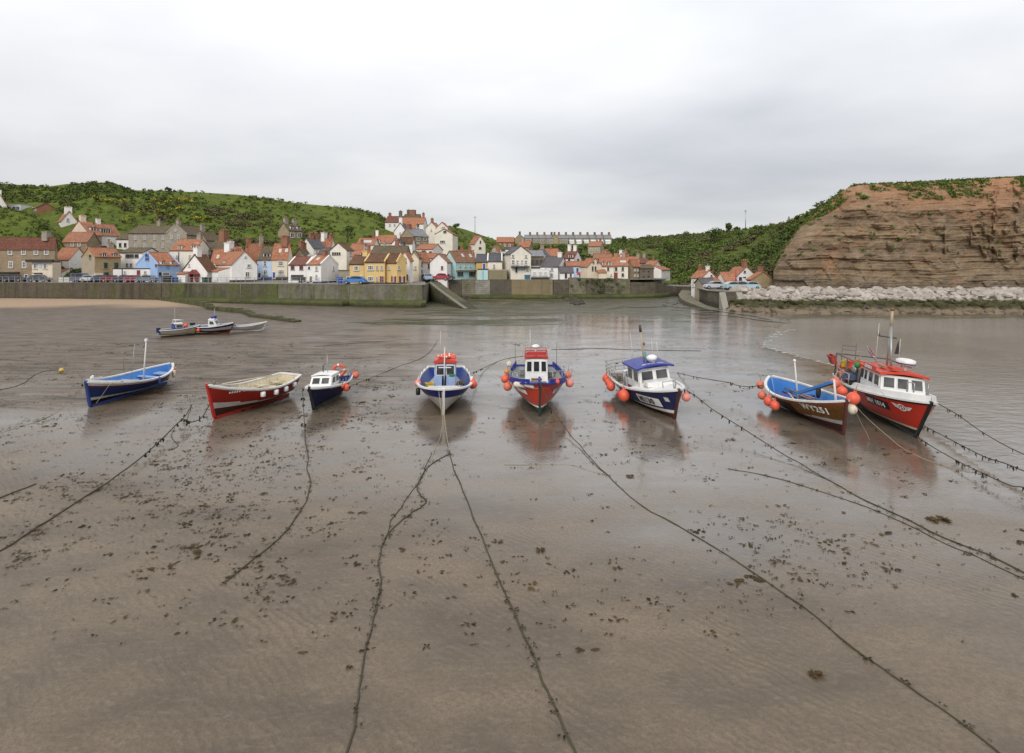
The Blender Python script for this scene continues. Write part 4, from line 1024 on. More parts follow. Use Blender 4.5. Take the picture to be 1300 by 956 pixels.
h = House('stone walled yard with a green door beside the yellow inn', 445, 107, x0=429.5, zb=ZQ, ye=344, a=0, gable='flat', wall=GREY, roof=DKSTONE, dR=5, name='yard_wall', cat='wall'); h.door('L', 443, 3, 8, FGREEN)
# yellow inn
h = House('lower yellow wing of the inn with a plain brown roof', 462.3, 101.5, x0=444, zb=ZQ, ye=335.5, yr=325, a=0, gable='R', wall=YELLOW, roof=BRNROOF, dR=7, name='inn_wing')
h.win('L', 452.5, 340.5, 6.5, 6, bars=(2, 1)).win('L', 449, 354, 3.5, 3, FRAMED).win('L', 454, 354, 3, 4).door('L', 460.5, 2.2, 10, FRED).chim(.03, 1.1, .9, YELLOW, pots=2, dz=1.2)
h = House('main yellow inn front with white sash windows and brown roof', 488.5, 101, x0=462.6, zb=ZQ, ye=333, yr=323.8, a=0, gable='R', wall=YELLOW, roof=BRNROOF, dR=7, para=YELLOW, name='inn')
h.win('L', 470.5, [340, 354], 7.5, 6.2, bars=(2, 1)).win('L', 478.8, [340, 354], 2.8, 6).win('L', 484.5, 340, 3, 6)
for x in (483.6, 487.4): h.win('L', x, 354.4, 2.2, 7.4, FRED, FRED, (0, 0), sill=False)
h.win('L', 485.5, 354.4, 2.2, 7, bars=(0, 1)); h.plinth(BLACK, .25)
h = House('twin gabled yellow end of the inn with dark red shutters', 504, 100, x0=488.8, x1=516, zb=ZQ, ye=333.5, yr=322.5, a=38, gable='R', wall=YELLOW, roof=BRNROOF, para=YELLOW, name='inn')
h.win('L', 494, 340, 2.6, 5).win('R', 505, 340, 3, 5.5)
for x, f_ in ((498, 'L'), (502, 'L'), (507.6, 'R'), (513, 'R')): h.win(f_, x, 354.4, 2.0, 7.2, FRED, FRED, (0, 0), sill=False)
h.win('L', 500, 354.4, 2.0, 7).win('R', 510.2, 354.4, 2.4, 7).plinth(BLACK, .25)
h = House('slim white gabled house at the end of the yellow inn', 520, 106, x0=508, x1=524, zb=ZQ, ye=331, yr=320.5, a=18, gable='L', wall=WHITE, roof=PANT); h.win('L', 515, 331, 2.2, 6.5, FRAMED).win('L', 516.6, 352, 2.4, 6.5, FRAMED)
h = House('narrow cream house with brown gable edges near the slipway', 531.5, 112, x0=519.5, x1=535, zb=4.1, ye=328, yr=320, a=15, gable='L', wall=CREAM, roof=BRNROOF, para=stone_wall((.23, .17, .10), (.31, .24, .155))); h.win('L', [523.5, 527.5], 340, 1.8, 5)
h = House('white house with an orange roof, black drainpipe and dark garage door', 532.5, 114, x0=521.5, x1=546, zb=4.1, ye=332.5, yr=320.5, a=32, gable='L', wall=WHITE, roof=PANT)
h.win('R', 534.8, [336.5, 344.5], 2.4, 4.5, NAVY).win('R', 544, 338, 1.6, 5, FRAMED).door('R', 537, 6.5, 7.5, BLACK).slab('R', 532.7, 533.6, 357, 322, .15, FRAMED, 'downpipe')
h = House('tall plain white gable end with two small yellowed windows', 567.5, 113, x0=546, zb=4.1, ye=333, yr=323, a=3, gable='L', wall=WHITE, roof=PANT2, dR=8); h.win('L', 561.3, [340, 349.5], 2.6, 4.6, WOOD)
h = House('turquoise house with a mottled roof and two large dark windows', 578.5, 117.5, x0=563, x1=606, zb=4.3, ye=332.5, yr=319.5, a=33, gable='L', wall=AQUA, roof=MOTT)
h.win('R', [584.3, 590.8, 597.4], 337, 2.2, 4.2, FRAMEW).win('R', [584.2, 599], 348, 7, 5.2, FRAMED, bars=(0, 0)).slab('R', 579.2, 604, 344.2, 342.8, .5, WOOD, 'canopy'); h.win('L', 571, 348, 3, 5).sky('R', 587, 324.5, 4, 2.5).sky('R', 597, 325, 4, 2.5)
h = House('flat turquoise boat shed joined to the turquoise house', 619.5, 117.6, x0=606, zb=4.3, ye=342.6, a=0, gable='flat', wall=AQUA, roof=BLACK, dR=5, name='boat_shed', cat='shed'); h.slab('L', 613, 613.4, 355, 343.5, .06, FRAMED, 'batten')
h = House('small orange house with a bright blue door and slate roof', 618.5, 123, x0=604.5, yb=345, ye=332.8, yr=323.5, a=0, gable='R', wall=ORANGE, roof=SLATE, dR=6, sink=4); h.door('L', 614.6, 4.2, 8, ROYAL, 338)
h = House('white cottage with slate roof above the olive yard wall', 637.5, 123, x0=618.8, yb=346, ye=332, yr=322.5, a=-1, gable='R', wall=PALECREAM, roof=SLATE, dR=6, sink=4, para=WHITE, name='cottage'); h.win('L', 627.2, 338, 2.6, 5.2)
h = House('olive concrete yard block between the turquoise shed and the pub', 643.5, 117.6, x0=620, zb=4.2, ye=343.5, a=0, gable='flat', wall=OLIVE, roof=BEIGE, dR=4, name='yard_wall', cat='wall')
h = House('large cream harbour pub with a balcony and black sign band', 648.3, 118.3, x0=636.5, x1=674, zb=4.2, ye=322.5, yr=312.8, a=78, gable='R', wall=PALECREAM, roof=SLATE, name='pub', cat='pub', dL=9)
h.win('R', 651.2, 325.2, 3.2, 4.4).win('R', 667.8, 325.6, 3, 4.2).win('R', 651.4, 333, 4.2, 6, bars=(1, 1)).win('R', 656.8, 333.2, 2.8, 5.6).win('R', 662.6, 332.6, 2.2, 4.6).win('R', 667.6, 333.4, 3.4, 6).door('R', 655.6, 2.8, 8.5, BLACK, 342.6).win('R', 669.6, 342.5, 2, 3.6)
h.slab('R', 648.6, 671.4, 339.4, 338, 1.0, BLACK, 'balcony_floor')
u0, z0 = h.hit('R', 648.6, 338); u1, _ = h.hit('R', 671.4, 338); bb = MB(); n = h.out('R')
for i in range(15):
    p = h.C+h.dr*lerp(u0, u1, i/14)+n*.95; bb.bar((p.x, p.y, z0), (p.x, p.y, z0+.8), .05, .05)
for zz in (.4, .8): bb.bar(Vector((*(h.C+h.dr*u0+n*.95).xy, z0+zz)), Vector((*(h.C+h.dr*u1+n*.95).xy, z0+zz)), .06, .06)
bb.build('balcony_railing', FRAMEW, h.root, h.o)
sg = h.slab('R', 657.2, 667.4, 345, 340.4, .1, FRAMEW, 'sign_board').last
for x in (659, 662.3, 665.6):
    u, z = h.hit('R', x, 342.4); c = h.C+h.dr*u+n*.13; bb = MB(); M_ = Matrix.Rotation(PI/2, 3, 'X'); M_ = Matrix.Rotation(math.atan2(h.dr.y, h.dr.x), 3, 'Z') @ M_
    bb.torus((c.x, c.y, z), .17, .05, M_, 14, 5); bb.build('sign_ring', FRAMED, sg, h.o)
h = House('white weatherboard store with big panes and a dark base line', 697.5, 118.3, x0=674.3, zb=4.2, ye=342.6, a=0, gable='flat', wall=FRAMEW, roof=FRAMEW, dR=4, name='store', cat='shed'); h.win('L', [678.5, 686, 692.5], 347.5, 5, 5, pane=BLIND, bars=(2, 1)).plinth()
h = House('grey boarded house with a slate roof and glass front beside the pub', 690, 124, x0=673, yb=348, ye=325.5, yr=319, a=-1, gable='R', wall=DKSTONE, roof=LSLATE, dR=7, sink=4); h.win('L', [676.5, 681.5, 687], 333.4, 3.4, 6.5, FRAMED, bars=(1, 1)); h.slab('L', 674, 689, 339, 338, .2, FRAMEW, 'fascia')
h = House('white house with a purple slate roof and a steep chimney gable', 708.4, 120, x0=686, x1=721, zb=4.3, ye=339, yr=326.5, a=17, gable='R', wall=WHITE, roof=PSLATE)
h.win('L', [693, 700.8], 342, 3.6, 3.8, bars=(1, 1)).win('L', 700.6, 349, 3.2, 4.2, bars=(1, 1)).chim(.03, 1.1, 1.0, WHITE, pots=2)
h = House('low white outhouse with a slate roof and black door by the powder blue house', 728, 118.4, x0=711, zb=4.25, ye=346.4, yr=339.6, a=-1, gable='R', wall=WHITE, roof=PSLATE, dR=4, name='outhouse', cat='outbuilding'); h.door('L', 718.4, 2.6, 7.5, BLACK).win('L', 724.6, 349.6, 2.4, 3.4, FRAMED)
h = House('powder blue house with an orange roof behind the slate lean-to', 742.5, 123.5, x0=719.5, zb=4.4, ye=338, yr=332.5, a=0, gable='R', wall=LBLUE, roof=PANT, dR=6, sink=3); h.win('L', 733, 342.6, 2.4, 4.6, FRAMED).win('L', 725, 343, 2.4, 4.6).slab('L', 732.6, 736.4, 348.4, 345.4, .2, simple('sign_red', (.5, .05, .06)), 'sign'); h.door('L', 736.6, 2, 6.5, NAVY)
h = House('white house with two white chimneys and a dark red dormer roof', 728.5, 130, x0=715, x1=738, yb=344, ye=328, yr=318.5, a=22, gable='R', wall=WHITE, roof=DKRED, sink=4); h.dormer('L', 724.6, 325, 6, 5.5).win('L', 722.6, 330.6, 2.6, 3, FRAMED).win('R', 733.8, 330, 2.2, 2.6, FRAMED).chim(.04, .9, 1.2, WHITE).chim(.96, .9, 1.4, WHITE, pots=1)
h = House('cream chapel gable with two tall arched windows and two round ones', 746, 121, x0=736, x1=765, zb=4.3, ye=338.5, yr=328.4, a=62, gable='R', wall=CREAM, roof=PANT, name='chapel', cat='chapel', dL=8)
h.win('R', [752.3, 755.9], 341, 1.7, 5.4, FRAMED, bars=(0, 1)).win('R', [753.3, 758.6], 333.2, 1.8, 2.2, WOOD, bars=(0, 0))
h = House('cream cottage with a pair of round topped white dormers', 779.3, 123, x0=763.5, zb=4.3, ye=338.2, yr=328.3, a=0, gable='R', wall=PALECREAM, roof=PANT, dR=6, name='cottage'); h.dormer('L', 767, 334.6, 4.6, 5.6).dormer('L', 774.6, 334.6, 4.6, 5.6).win('L', 772, 341.6, 2.4, 4, FRAMED).leanto('L', 758, 768, 353, 346, 342.6, 2.4, CREAM, PANT).win('L', 776, 349, 2, 3)
h = House('cream house with three dark windows and a black roof light', 797.3, 123, x0=779.6, x1=803, zb=4.3, ye=337.6, yr=327, a=5, gable='R', wall=PALECREAM, roof=PANT, dR=7)
h.win('L', [782.2, 790.6], 341.5, 2.8, 4.6, FRAMED).win('L', 790.6, 349, 2.8, 4, FRAMED).sky('L', 791, 332.4, 7, 3).slab('L', 778.2, 784, 354, 346, .12, FRED, 'archway_door'); h.chim(.04, .8, 1.2, GREY)
h = House('tall brown stone house with orange slopes at the end of the front', 803, 124.5, x0=796, x1=812.5, zb=3.4, ye=338, yr=330.5, a=52, gable='L', wall=BROWN, roof=PANT, name='stone_house'); h.win('R', [806, 809.6], [343, 350], 1.6, 3)
h = House('orange roofed house with a small stack behind the tall stone house', 812, 133, x0=796, yb=345, ye=333, yr=326.5, a=0, gable='R', wall=STONE, roof=PANT, dR=6, sink=5); h.chim(.95, .8, .9, BRICK)
h = House('dark stone ruin with an olive lean-to roof at the beck mouth', 830, 125.5, x0=812.5, zb=2.8, ye=340.8, yr=337.2, a=0, gable='R', wall=DKSTONE, roof=OLVROOF, dR=5, name='stone_house'); h.win('L', [817, 823.5], [345, 352], 2.2, 3, FRAMED, bars=(0, 0))
h = House('white end house with a stepped orange roof against the wooded slope', 828.3, 134, x0=817, x1=841, yb=352, ye=338.8, yr=331.6, a=25, gable='R', wall=WHITE2, roof=PANT, sink=4); h.leanto('R', 829, 841, 350, 342.6, 338.2, 2, WHITE2, PANT).chim(.5, .6, .8, BRICK)
h = House('dark grey roofed cottage tucked behind the end of the harbour row', 824, 142, x0=809, yb=345, ye=334, yr=328, a=0, gable='R', wall=GREY, roof=DKRED, dR=6, sink=5, name='cottage'); h.chim(.05, .9, 1.2, GREY).chim(.9, .9, 1.2, GREY)
# ---------------------------------------------------------------- second rank above the front
def up(px, py): return HLat(px, py)
h = House('white house with red brick roof stacks seen above the pale blue cottage', 800.5, 140, x0=783, yb=340, ye=331.5, yr=322.5, a=0, gable='R', wall=WHITE2, roof=PANT, dR=7, sink=6); h.chim(.05, .8, .9, BRICK)
h = House('white chimney gable standing among the orange roofs by the beck', 793.2, 138, x0=783.4, zb=6, ye=331, yr=322.6, a=4, gable='L', wall=WHITE, roof=PANT, dR=6, sink=5); h.chim(.03, .8, .9, WHITE, pots=1)
h = House('tan gabled house with a wide brown opening above the cottages', 776.6, 150, x0=764, yb=338, ye=323.6, yr=317, a=3, gable='L', wall=render_wall((.45, .34, .2), .3), roof=PANT, dR=7, sink=5); h.win('L', 770.4, 323.4, 5, 3, FRED, bars=(1, 0))
h = House('long orange roofed house below the tan gable', 778, 143, x0=756, yb=342, ye=328.6, yr=322.6, a=0, gable='R', wall=CREAM, roof=PANT2, dR=6, sink=5); h.chim(.1, .7, .8, BRICK)
h = House('beige house with a faded orange roof alone on the far green slope', 762, 215, x0=746.5, x1=767, yb=321.5, ye=312.6, yr=306.8, a=18, gable='R', wall=BEIGE, roof=PANT, sink=4); h.win('L', [751, 757], 317, 2.4, 3).chim(.05, 1, 1, BRICK)
h = House('orange roofed brick public house on the skyline above the white gable', 652.5, 215, x0=630.5, yb=322, ye=307.6, yr=301.6, a=0, gable='R', wall=BRICK, roof=PANT, dR=9, sink=6); h.win('L', [635, 641, 647], 311.4, 2.6, 3.4)
h = House('stone gabled house with an orange roof right behind the pub roof', 671.5, 165, x0=657, x1=677, yb=330, ye=314, yr=306.6, a=14, gable='R', wall=STONE, roof=PANT, sink=6); h.chim(.9, 1, 1.2, GREY)
h = House('long orange roofed row behind the glass fronted grey house', 711, 150, x0=688, yb=338, ye=327, yr=316.6, a=-6, gable='R', wall=BEIGE, roof=PANT, dR=7, sink=6); h.chim(.95, .8, 1.1, GREY).chim(.4, .7, .8, BRICK)
h = House('grey stone gable with slates and a bare stack beside the pub', 694, 133, x0=680, x1=699, yb=335, ye=325, yr=317.6, a=12, gable='L', wall=GREY, roof=SLATE, sink=5); h.chim(.05, .6, 1.1, GREY)
h = House('tall white tower house with an orange side roof', 602.6, 150, x0=596, x1=616.2, yb=324, ye=309.6, yr=299.8, a=60, gable='R', wall=PALECREAM, roof=PANT, dL=6, name='tower_house', sink=4); h.win('R', 609.8, 307.2, 1.3, 3.4, FRAMED).win('R', 609.4, 315, 3, 2.4, FRAMED)
h = House('grey stone gable with a round window and an orange roof', 636, 140, x0=619.5, x1=640, yb=338, ye=326, yr=312, a=14, gable='L', wall=GREY, roof=PANT, sink=5); h.win('L', 627.2, 318, 3, 3.4)
h = House('low orange roofs stepping behind the turquoise house', 600, 136, x0=578, yb=335, ye=326, yr=318.6, a=0, gable='R', wall=BRICK, roof=PANT2, dR=6, sink=5); h.chim(.1, .9, 1.0, BRICK).chim(.8, .9, 1.0, BRICK)
h = House('cream flat topped house beside the big white pub gable', 648.4, 126, x0=635.5, yb=340, ye=317, a=0, gable='flat', wall=PALECREAM, roof=SLATE, dR=6, sink=5); h.win('L', 638.6, 322.6, 2, 2.8, FRAMED).win('L', 638.4, 317.8, 5, 1.8, FRAMED)
# roofs between the cream gable and the yellow inn
for lab, xc_, x0_, Yv, ye_, yr_, wl, rf in (
    ('orange roofed house with a pale dormer gable behind the yellow wing', 468, 447, 118, 326, 318.4, PINK, PANT),
    ('orange roof higher up between the cream gable and the yellow inn', 459, 443, 134, 318, 310, WHITE2, PANT),
    ('orange roof with a grey roof light at the top of the lane', 474.5, 453, 152, 311, 303, WHITE2, PANT)):
    h = House(lab, xc_, Yv, x0=x0_, yb=340, ye=ye_, yr=yr_, a=0, gable='R', wall=wl, roof=rf, dR=6, sink=6)
    h.chim(.1, .7, .9, BRICK)
    if 'grey' in lab: h.sky('L', 466, 307, 11, 5)
    if 'dormer' in lab: h.dormer('L', 461, 323, 7, 6)
h = House('orange roofed cottage with one dormer and a white front on the hill', 500.5, 156, x0=473, yb=319, ye=309.4, yr=299.4, a=-4, gable='R', wall=WHITE, roof=PANT, dR=7, sink=4, name='cottage'); h.dormer('L', 479.6, 306, 5, 5.5).win('L', 481.6, 313, 3, 5, FRAMED).win('L', [489, 494.6], 313, 3, 4).chim(.97, .9, 1.4, WHITE, pots=1)
h = House('olive stone building with a broad hipped roof behind the inn roofs', 514, 117, x0=470, yb=340, ye=325, yr=313, a=-1, gable='R', wall=OLIVE, roof=OLVROOF, dR=8, sink=6); h.chim(.25, 1, 1.3, BRICK).chim(.7, .7, 1.0, GREY)
h = House('white round headed gable with a blank disc above the inn', 508, 139, x0=497.5, yb=324, ye=309, yr=303.4, a=5, gable='L', wall=WHITE, roof=SLATE, dR=7, sink=6); h.win('L', 503, 309, 2.6, 3.2)
h = House('white house with a low brown roof below the dark stone house', 523.4, 142, x0=506.5, x1=527, yb=324, ye=309.4, yr=302, a=10, gable='R', wall=WHITE, roof=BRNROOF, sink=6); h.win('L', 512.6, 309, 4, 4, FRAMED)
h = House('dark stone house with a pale slate roof on the shoulder of the hill', 524.5, 160, x0=508.5, x1=544, yb=312, ye=299.4, yr=290.4, a=34, gable='L', wall=STONE, roof=LSLATE, sink=5, name='stone_house'); h.win('R', [531, 539.6], 303.2, 4, 4.4).win('R', [531, 539.6], 308.8, 3.4, 2.6).chim(.04, 1.2, 1.2, BRICK)
h = House('white house with an orange roof and white gable below the cream pair', 549, 138, x0=528, x1=562, yb=326, ye=316.6, yr=310.4, a=12, gable='R', wall=WHITE, roof=PANT, sink=5); h.win('L', 538, 319.6, 5, 3, FRAMED).win('L', 547, 320.4, 3.4, 2.8, FRED)
h = House('orange roofed lean house above the tall white gable end', 552, 127, x0=534, yb=340, ye=328, yr=322.4, a=0, gable='R', wall=WHITE2, roof=PANT, dR=5, sink=5)
h = House('cream house with an orange edged gable at the top of the cluster', 555, 176, x0=540.5, x1=561, yb=306, ye=289.4, yr=282.6, a=10, gable='L', wall=PALECREAM, roof=PANT, sink=5); h.win('L', 547.6, 292.4, 1.8, 3).chim(.04, .9, 1.2, BRICK)
h = House('upper cream gable with a wide window behind the big cream house', 568.4, 172, x0=553.5, yb=306, ye=289.6, yr=282.6, a=2, gable='L', wall=PALECREAM, roof=PANT, dR=7, sink=5); h.win('L', 562.8, 288.8, 5, 2.4)
h = House('big plain cream house with a long low window on the hill edge', 574.5, 158, x0=552.5, yb=316, ye=297.4, yr=291.2, a=4, gable='L', wall=PALECREAM, roof=PANT2, dR=9, sink=5); h.win('L', 564.8, 294.4, 3.8, 2.6, FRAMED).win('L', 561.8, 307, 7, 4, bars=(2, 0))
h = House('white house with an orange roof under the hilltop terrace', 527, 168, x0=510.5, yb=302, ye=291, yr=283.8, a=-2, gable='R', wall=WHITE, roof=PANT, dR=7, sink=5); h.win('L', 524, 293.6, 2, 3, FRAMED)
h = House('white gabled house with a tall chimney below the hilltop terrace', 515.5, 164, x0=500.5, yb=304, ye=293.6, yr=283.6, a=3, gable='L', wall=WHITE, roof=SLATE, dR=8, sink=5); h.chim(.03, 1.1, 1.6, WHITE, pots=1).win('L', 508, 296, 1.6, 3)
h = House('white hilltop house with a dark red roof and end chimneys', 508.6, 186, x0=489, yb=297, ye=282.4, yr=275.2, a=0, gable='R', wall=WHITE2, roof=DKRED, dR=8, sink=5); h.win('L', [495, 501], 285.6, 2.2, 3.4).chim(.97, 1, 1.1, BRICK).chim(.03, 1.2, 1.8, DKSTONE)
h = House('hilltop house with a long orange roof on the skyline', 537.6, 184, x0=509, yb=297, ye=284.4, yr=277, a=0, gable='R', wall=WHITE, roof=PANT, dR=8, sink=5); h.win('L', 530.6, [286.6, 291.6], 3, 3.4, FRAMED).chim(.02, .9, 1.6, BRICK).win('L', 522, 288, 2.4, 3.4)
h = House('stone tower block with a massive brick stack above the orange roof', 531, 190, x0=511.5, yb=290, ye=277.6, yr=272.6, a=0, gable='R', wall=GREY, roof=OLVROOF, dR=8, sink=5, name='tower_house'); h.chim(.24, 2.5, 1.5, BRICK, pots=0, dz=1.5).chim(.9, 1.0, 1.5, DKSTONE)
h = House('lone tan stone house with white dormers on the grass hillside', 366.5, 172, x0=353, x1=384, yb=308, ye=292.4, yr=283.6, a=28, gable='L', wall=STONE, roof=OLVROOF, name='stone_house', sink=5)
h.dormer('R', 370.8, 289, 5.5, 5).dormer('R', 379.4, 289.4, 5.5, 5).win('R', [371, 380.4], 298.6, 5, 6).chim(.04, 1.1, 1.5, GREY).chim(.9, 1, 1.3, GREY)
# ---------------------------------------------------------------- up the western hill
h = House('brick red house with a low brown roof high on the grass bank', 46, 172, x0=22, x1=71, yb=276, ye=263.6, yr=258.2, a=40, gable='R', wall=BRICK, roof=DKRED, sink=5); h.win('L', [30, 40, 45], 265.6, 4.4, 5)
h = House('glass fronted garden room with a flat blue roof beside the brick house', 26, 170, x0=8.5, yb=271, ye=260.6, a=-4, gable='flat', wall=FRAMEW, roof=LBLUE, dR=4, sink=4, name='garden_room', cat='conservatory'); h.win('L', [12, 18, 23.4], 264.4, 5, 5, FRAMEW, bars=(1, 0))
h = House('white gable cut by the edge of the picture above the grass bank', 8.5, 160, x0=-10, yb=268, ye=261, yr=247, a=-41, gable='L', wall=WHITE, roof=PANT, sink=5); h.chim(.03, 1, 1.2, WHITE)
h = House('white house with a stout white chimney halfway up the grass hill', 77.5, 156, x0=62, x1=98.5, yb=294, ye=281, yr=269, a=44, gable='R', wall=WHITE2, roof=PANT, sink=5); h.win('R', 86, 279, 3.6, 4.4).chim(.05, 1.6, 1.4, WHITE, pots=2)
h = House('stone house with a blank cream gable and a white dormer', 114.6, 138, x0=86.5, x1=129, yb=318, ye=298.4, yr=281, a=26, gable='L', wall=STONE, roof=PANT2, name='stone_house', sink=5)
h.slab('L', 114.4, 86.8, 318, 299.5, .05, PINK, 'plaster')
bb = MB(); bb.prism([Vector((*(h.C+h.dl*.1).xy, h.ze-.05)), Vector((*(h.C+h.dl*(h.L-.1)).xy, h.ze-.05)), Vector((*(h.C+h.dl*h.L*.5).xy, h.zr-.1))], h.out('L')*.07); bb.build('plaster', PINK, h.root, h.o)
h.win('R', [122], [305, 313.4], 3.6, 4.4).dormer('R', 118.6, 290.6, 7, 5.6, flat=True).chim(.05, 1.2, 1.4, PINK); h.win('L', 97, 293, 1.6, 3)
h = House('white house with a wide glazed dormer under a sloping red roof', 129.3, 141.4, x1=153, yb=318, ye=299, yr=284, a=26, gable='L', wall=WHITE, roof=PANT2, dL=7, sink=5)
h.win('R', 138, 305.4, 3, 4.6).dormer('R', 134, 293, 12, 7, flat=True).slab('R', 128.8, 135, 316.6, 312.6, .5, BLACK, 'porch'); h.win('R', 143, 313, 5, 5.4, FRED, WOOD).chim(.1, .9, 1.2, WHITE)
h = House('white rendered house partly hidden beyond the glazed dormer', 166, 143, x0=148, yb=322, ye=304, yr=296, a=-4, gable='R', wall=WHITE2, roof=OLVROOF, dR=7, sink=5); h.win('L', [152.6, 159], 311, 3, 5, FRAMED)
h = House('low stone cottage with two white windows under the cream gable', 80, 132, x1=110.5, yb=317.5, ye=307.5, yr=295.5, a=84, gable='L', wall=BROWN, roof=PANT2, dL=5, name='cottage', sink=4); h.win('R', [92, 100.4], [310.4], 4, 4.6)
# ---------------------------------------------------------------- across the beck
ZB = 2.85
h = House('white cottage with an orange roof at the near end across the beck', 891, 108, x0=877.5, x1=909.5, zb=ZB, ye=353, yr=343.6, a=70, gable='R', wall=WHITE, roof=PANT, dL=6, name='cottage'); h.win('L', [881, 886.4], 357, 2.2, 3).win('L', [880.4, 886.4], 362.4, 2.2, 4).chim(.03, .6, .8, WHITE, pots=1).chim(.95, .6, .8, BRICK); h.win('R', 903, 350, 1.2, 1.6, FRAMED)
h = House('grey roofed stone shed beside the white cottage across the beck', 909.5, 103, x0=892, zb=ZB, ye=360.4, yr=354, a=0, gable='R', wall=BEIGE, roof=PSLATE, dR=4.5, name='shed', cat='shed'); h.win('L', 898.4, 363.4, 2.4, 2.6, FRAMED)
h = House('orange roofed shed with a red door across the beck', 922, 105, x0=905, zb=ZB, ye=360.4, yr=353.6, a=0, gable='R', wall=TAN, roof=PANT, dR=5, name='shed', cat='shed'); h.door('L', 915.8, 3.6, 4.6, simple('red_door', (.42, .05, .02))).win('L', 909.4, 363.4, 2, 2.6, FRAMED)
h = House('tall white lifeboat house gable with navy windows', 936.3, 107, x0=922.5, x1=959, zb=ZB, ye=350, yr=339.2, a=80, gable='R', wall=WHITE, roof=PANT, dL=7, name='lifeboat_house', cat='boathouse')
h.win('R', 939.8, 354, 3.6, 4.6, NAVY, bars=(1, 1)).win('R', 945.4, 345, 2.4, 2.4, NAVY, bars=(0, 0)).win('R', 939.6, 363, 3, 3, NAVY, bars=(0, 0)).slab('R', 943.4, 947, 353, 351.4, .06, NAVY, 'sign'); h.chim(.05, .8, 1.1, BRICK, pots=2)
h = House('low orange roofed annexe in front of the lifeboat house', 935.6, 103.5, x0=921, zb=ZB, ye=357.4, yr=346.6, a=0, gable='R', wall=WHITE, roof=PANT, dR=5, name='annexe', cat='outbuilding'); h.win('L', 924, 361.6, 3, 3.4, FRAMED).door('L', 931, 3, 6, FRAMEW)
h = House('buff stone store with orange slopes at the foot of the cliff', 953.6, 103, x0=948, x1=981, zb=ZB, ye=355.2, yr=345.4, a=72, gable='R', wall=TAN, roof=PANT, dL=6, name='stone_store', cat='store', ridge_u=.55); h.chim(.9, .8, 1, BRICK, pots=0)
# ---------------------------------------------------------------- stone terrace on the far plateau
xs_ = [666, 675.4, 684.6, 693.8, 703, 712.4, 721.4, 730.6, 739.8, 749, 758.2, 767.4, 776.6]
looks = ['pale upper floor', 'grey porch', 'white lean-to', 'single dark doorway']
GRP = 'stone terrace on the far skyline'
for i, x in enumerate(xs_[1:]):
    h = House('one of the grey stone terraced houses on the far skyline', x, 415, x0=xs_[i]+.01, yb=309.5, ye=302.6, yr=298.4, a=0, gable='R', wall=GREY, roof=LSLATE, dR=7, name='terraced_house', group=GRP, sink=3, over=.15)
    h.win('L', [x-6.4, x-2.6], 305, 1.8, 2, bars=(0, 0)).chim(.06, 1.5, 1.7, BRICK if i % 3 else DKSTONE, pots=0)
    if i >= 6: h.leanto('L', xs_[i]+1, x-2, 309, 306.6, 304.8, 3, WHITE, FRAMEW)
h = House('tall stone end gable of the far terrace with one stack', 665.5, 408, x0=654, yb=309, ye=302.6, yr=297.2, a=3, gable='L', wall=STONE, roof=SLATE, dR=9, sink=3, name='terraced_house'); h.chim(.05, 1.6, 1.6, DKSTONE, pots=0)
h = House('buff stone gable standing forward in the middle of the far terrace', 709, 404, x0=699, yb=310, ye=303.2, yr=297.6, a=3, gable='L', wall=TAN, roof=SLATE, dR=9, sink=3, name='terraced_house'); h.chim(.05, 1.5, 1.4, DKSTONE, pots=0)
# ================================================================== boats
def gloss(col, rough=.34, dirt=.6):
    key = ('gloss', tuple(col), rough, dirt)
    if key in CACHE: return CACHE[key]
    t = NT('boat_paint'); v = t.coord('Object'); c = c4(col)
    n1 = t.noise(v, 1.6, 5, .65); n2 = t.noise(t.mapping(v, (3.5, 3.5, .5)), 1.6, 5, .7); n3 = t.noise(v, 22, 3)
    base = t.mix(t.ramp(n1, [(.3, 0), (.7, 1)]), mul(c, .78), c)
    base = t.mix(t.math('MULTIPLY', t.ramp(n2, [(.5, 0), (.75, 1)]), dirt), base, (c[0]*.5+.05, c[1]*.5+.042, c[2]*.5+.03, 1))
    base = t.mix(t.math('MULTIPLY', t.ramp(n3, [(.55, 0), (.72, 1)]), .4), base, mul(c, .5))
    r = t.math('ADD', t.math('MULTIPLY', n2, .3), rough-.08)
    t.bump(t.math('ADD', n1, t.math('MULTIPLY', n3, .2)), .15, .03)
    CACHE[key] = t.out(base, r, .45); return CACHE[key]
def wood(col, rough=.4, name='varnished_plank'):
    key = ('wood', tuple(col), rough)
    if key in CACHE: return CACHE[key]
    t = NT(name); v = t.coord('Object'); c = c4(col)
    n1 = t.noise(t.mapping(v, (1.2, 14, 14)), 1.2, 5, .65, .4); n2 = t.noise(v, 1.1, 4)
    base = t.mix(t.ramp(n1, [(.35, 0), (.65, 1)]), mul(c, .5), mul(c, 1.15)); base = t.mix(t.ramp(n2, [(.45, 0), (.75, .6)]), base, mul(c, .4))
    t.bump(n1, .2, .01); CACHE[key] = t.out(base, rough, .4); return CACHE[key]
BWHITE = gloss((.80, .79, .77), .34, .3); BBLUE = gloss((.022, .055, .24)); BROYAL = gloss((.018, .03, .26)); BNAVY = gloss((.012, .018, .085)); BRED = gloss((.46, .030, .022)); BORED = gloss((.58, .055, .028), .3, .3)
SKYB = gloss((.04, .20, .56), .4); LILAC = gloss((.30, .40, .62), .45); BCREAM = gloss((.62, .54, .38), .5); ANTI = gloss((.10, .028, .02), .6, .6); BBLACK = gloss((.014, .014, .016), .35, .5); BGREEN = gloss((.018, .05, .042), .5, .6)
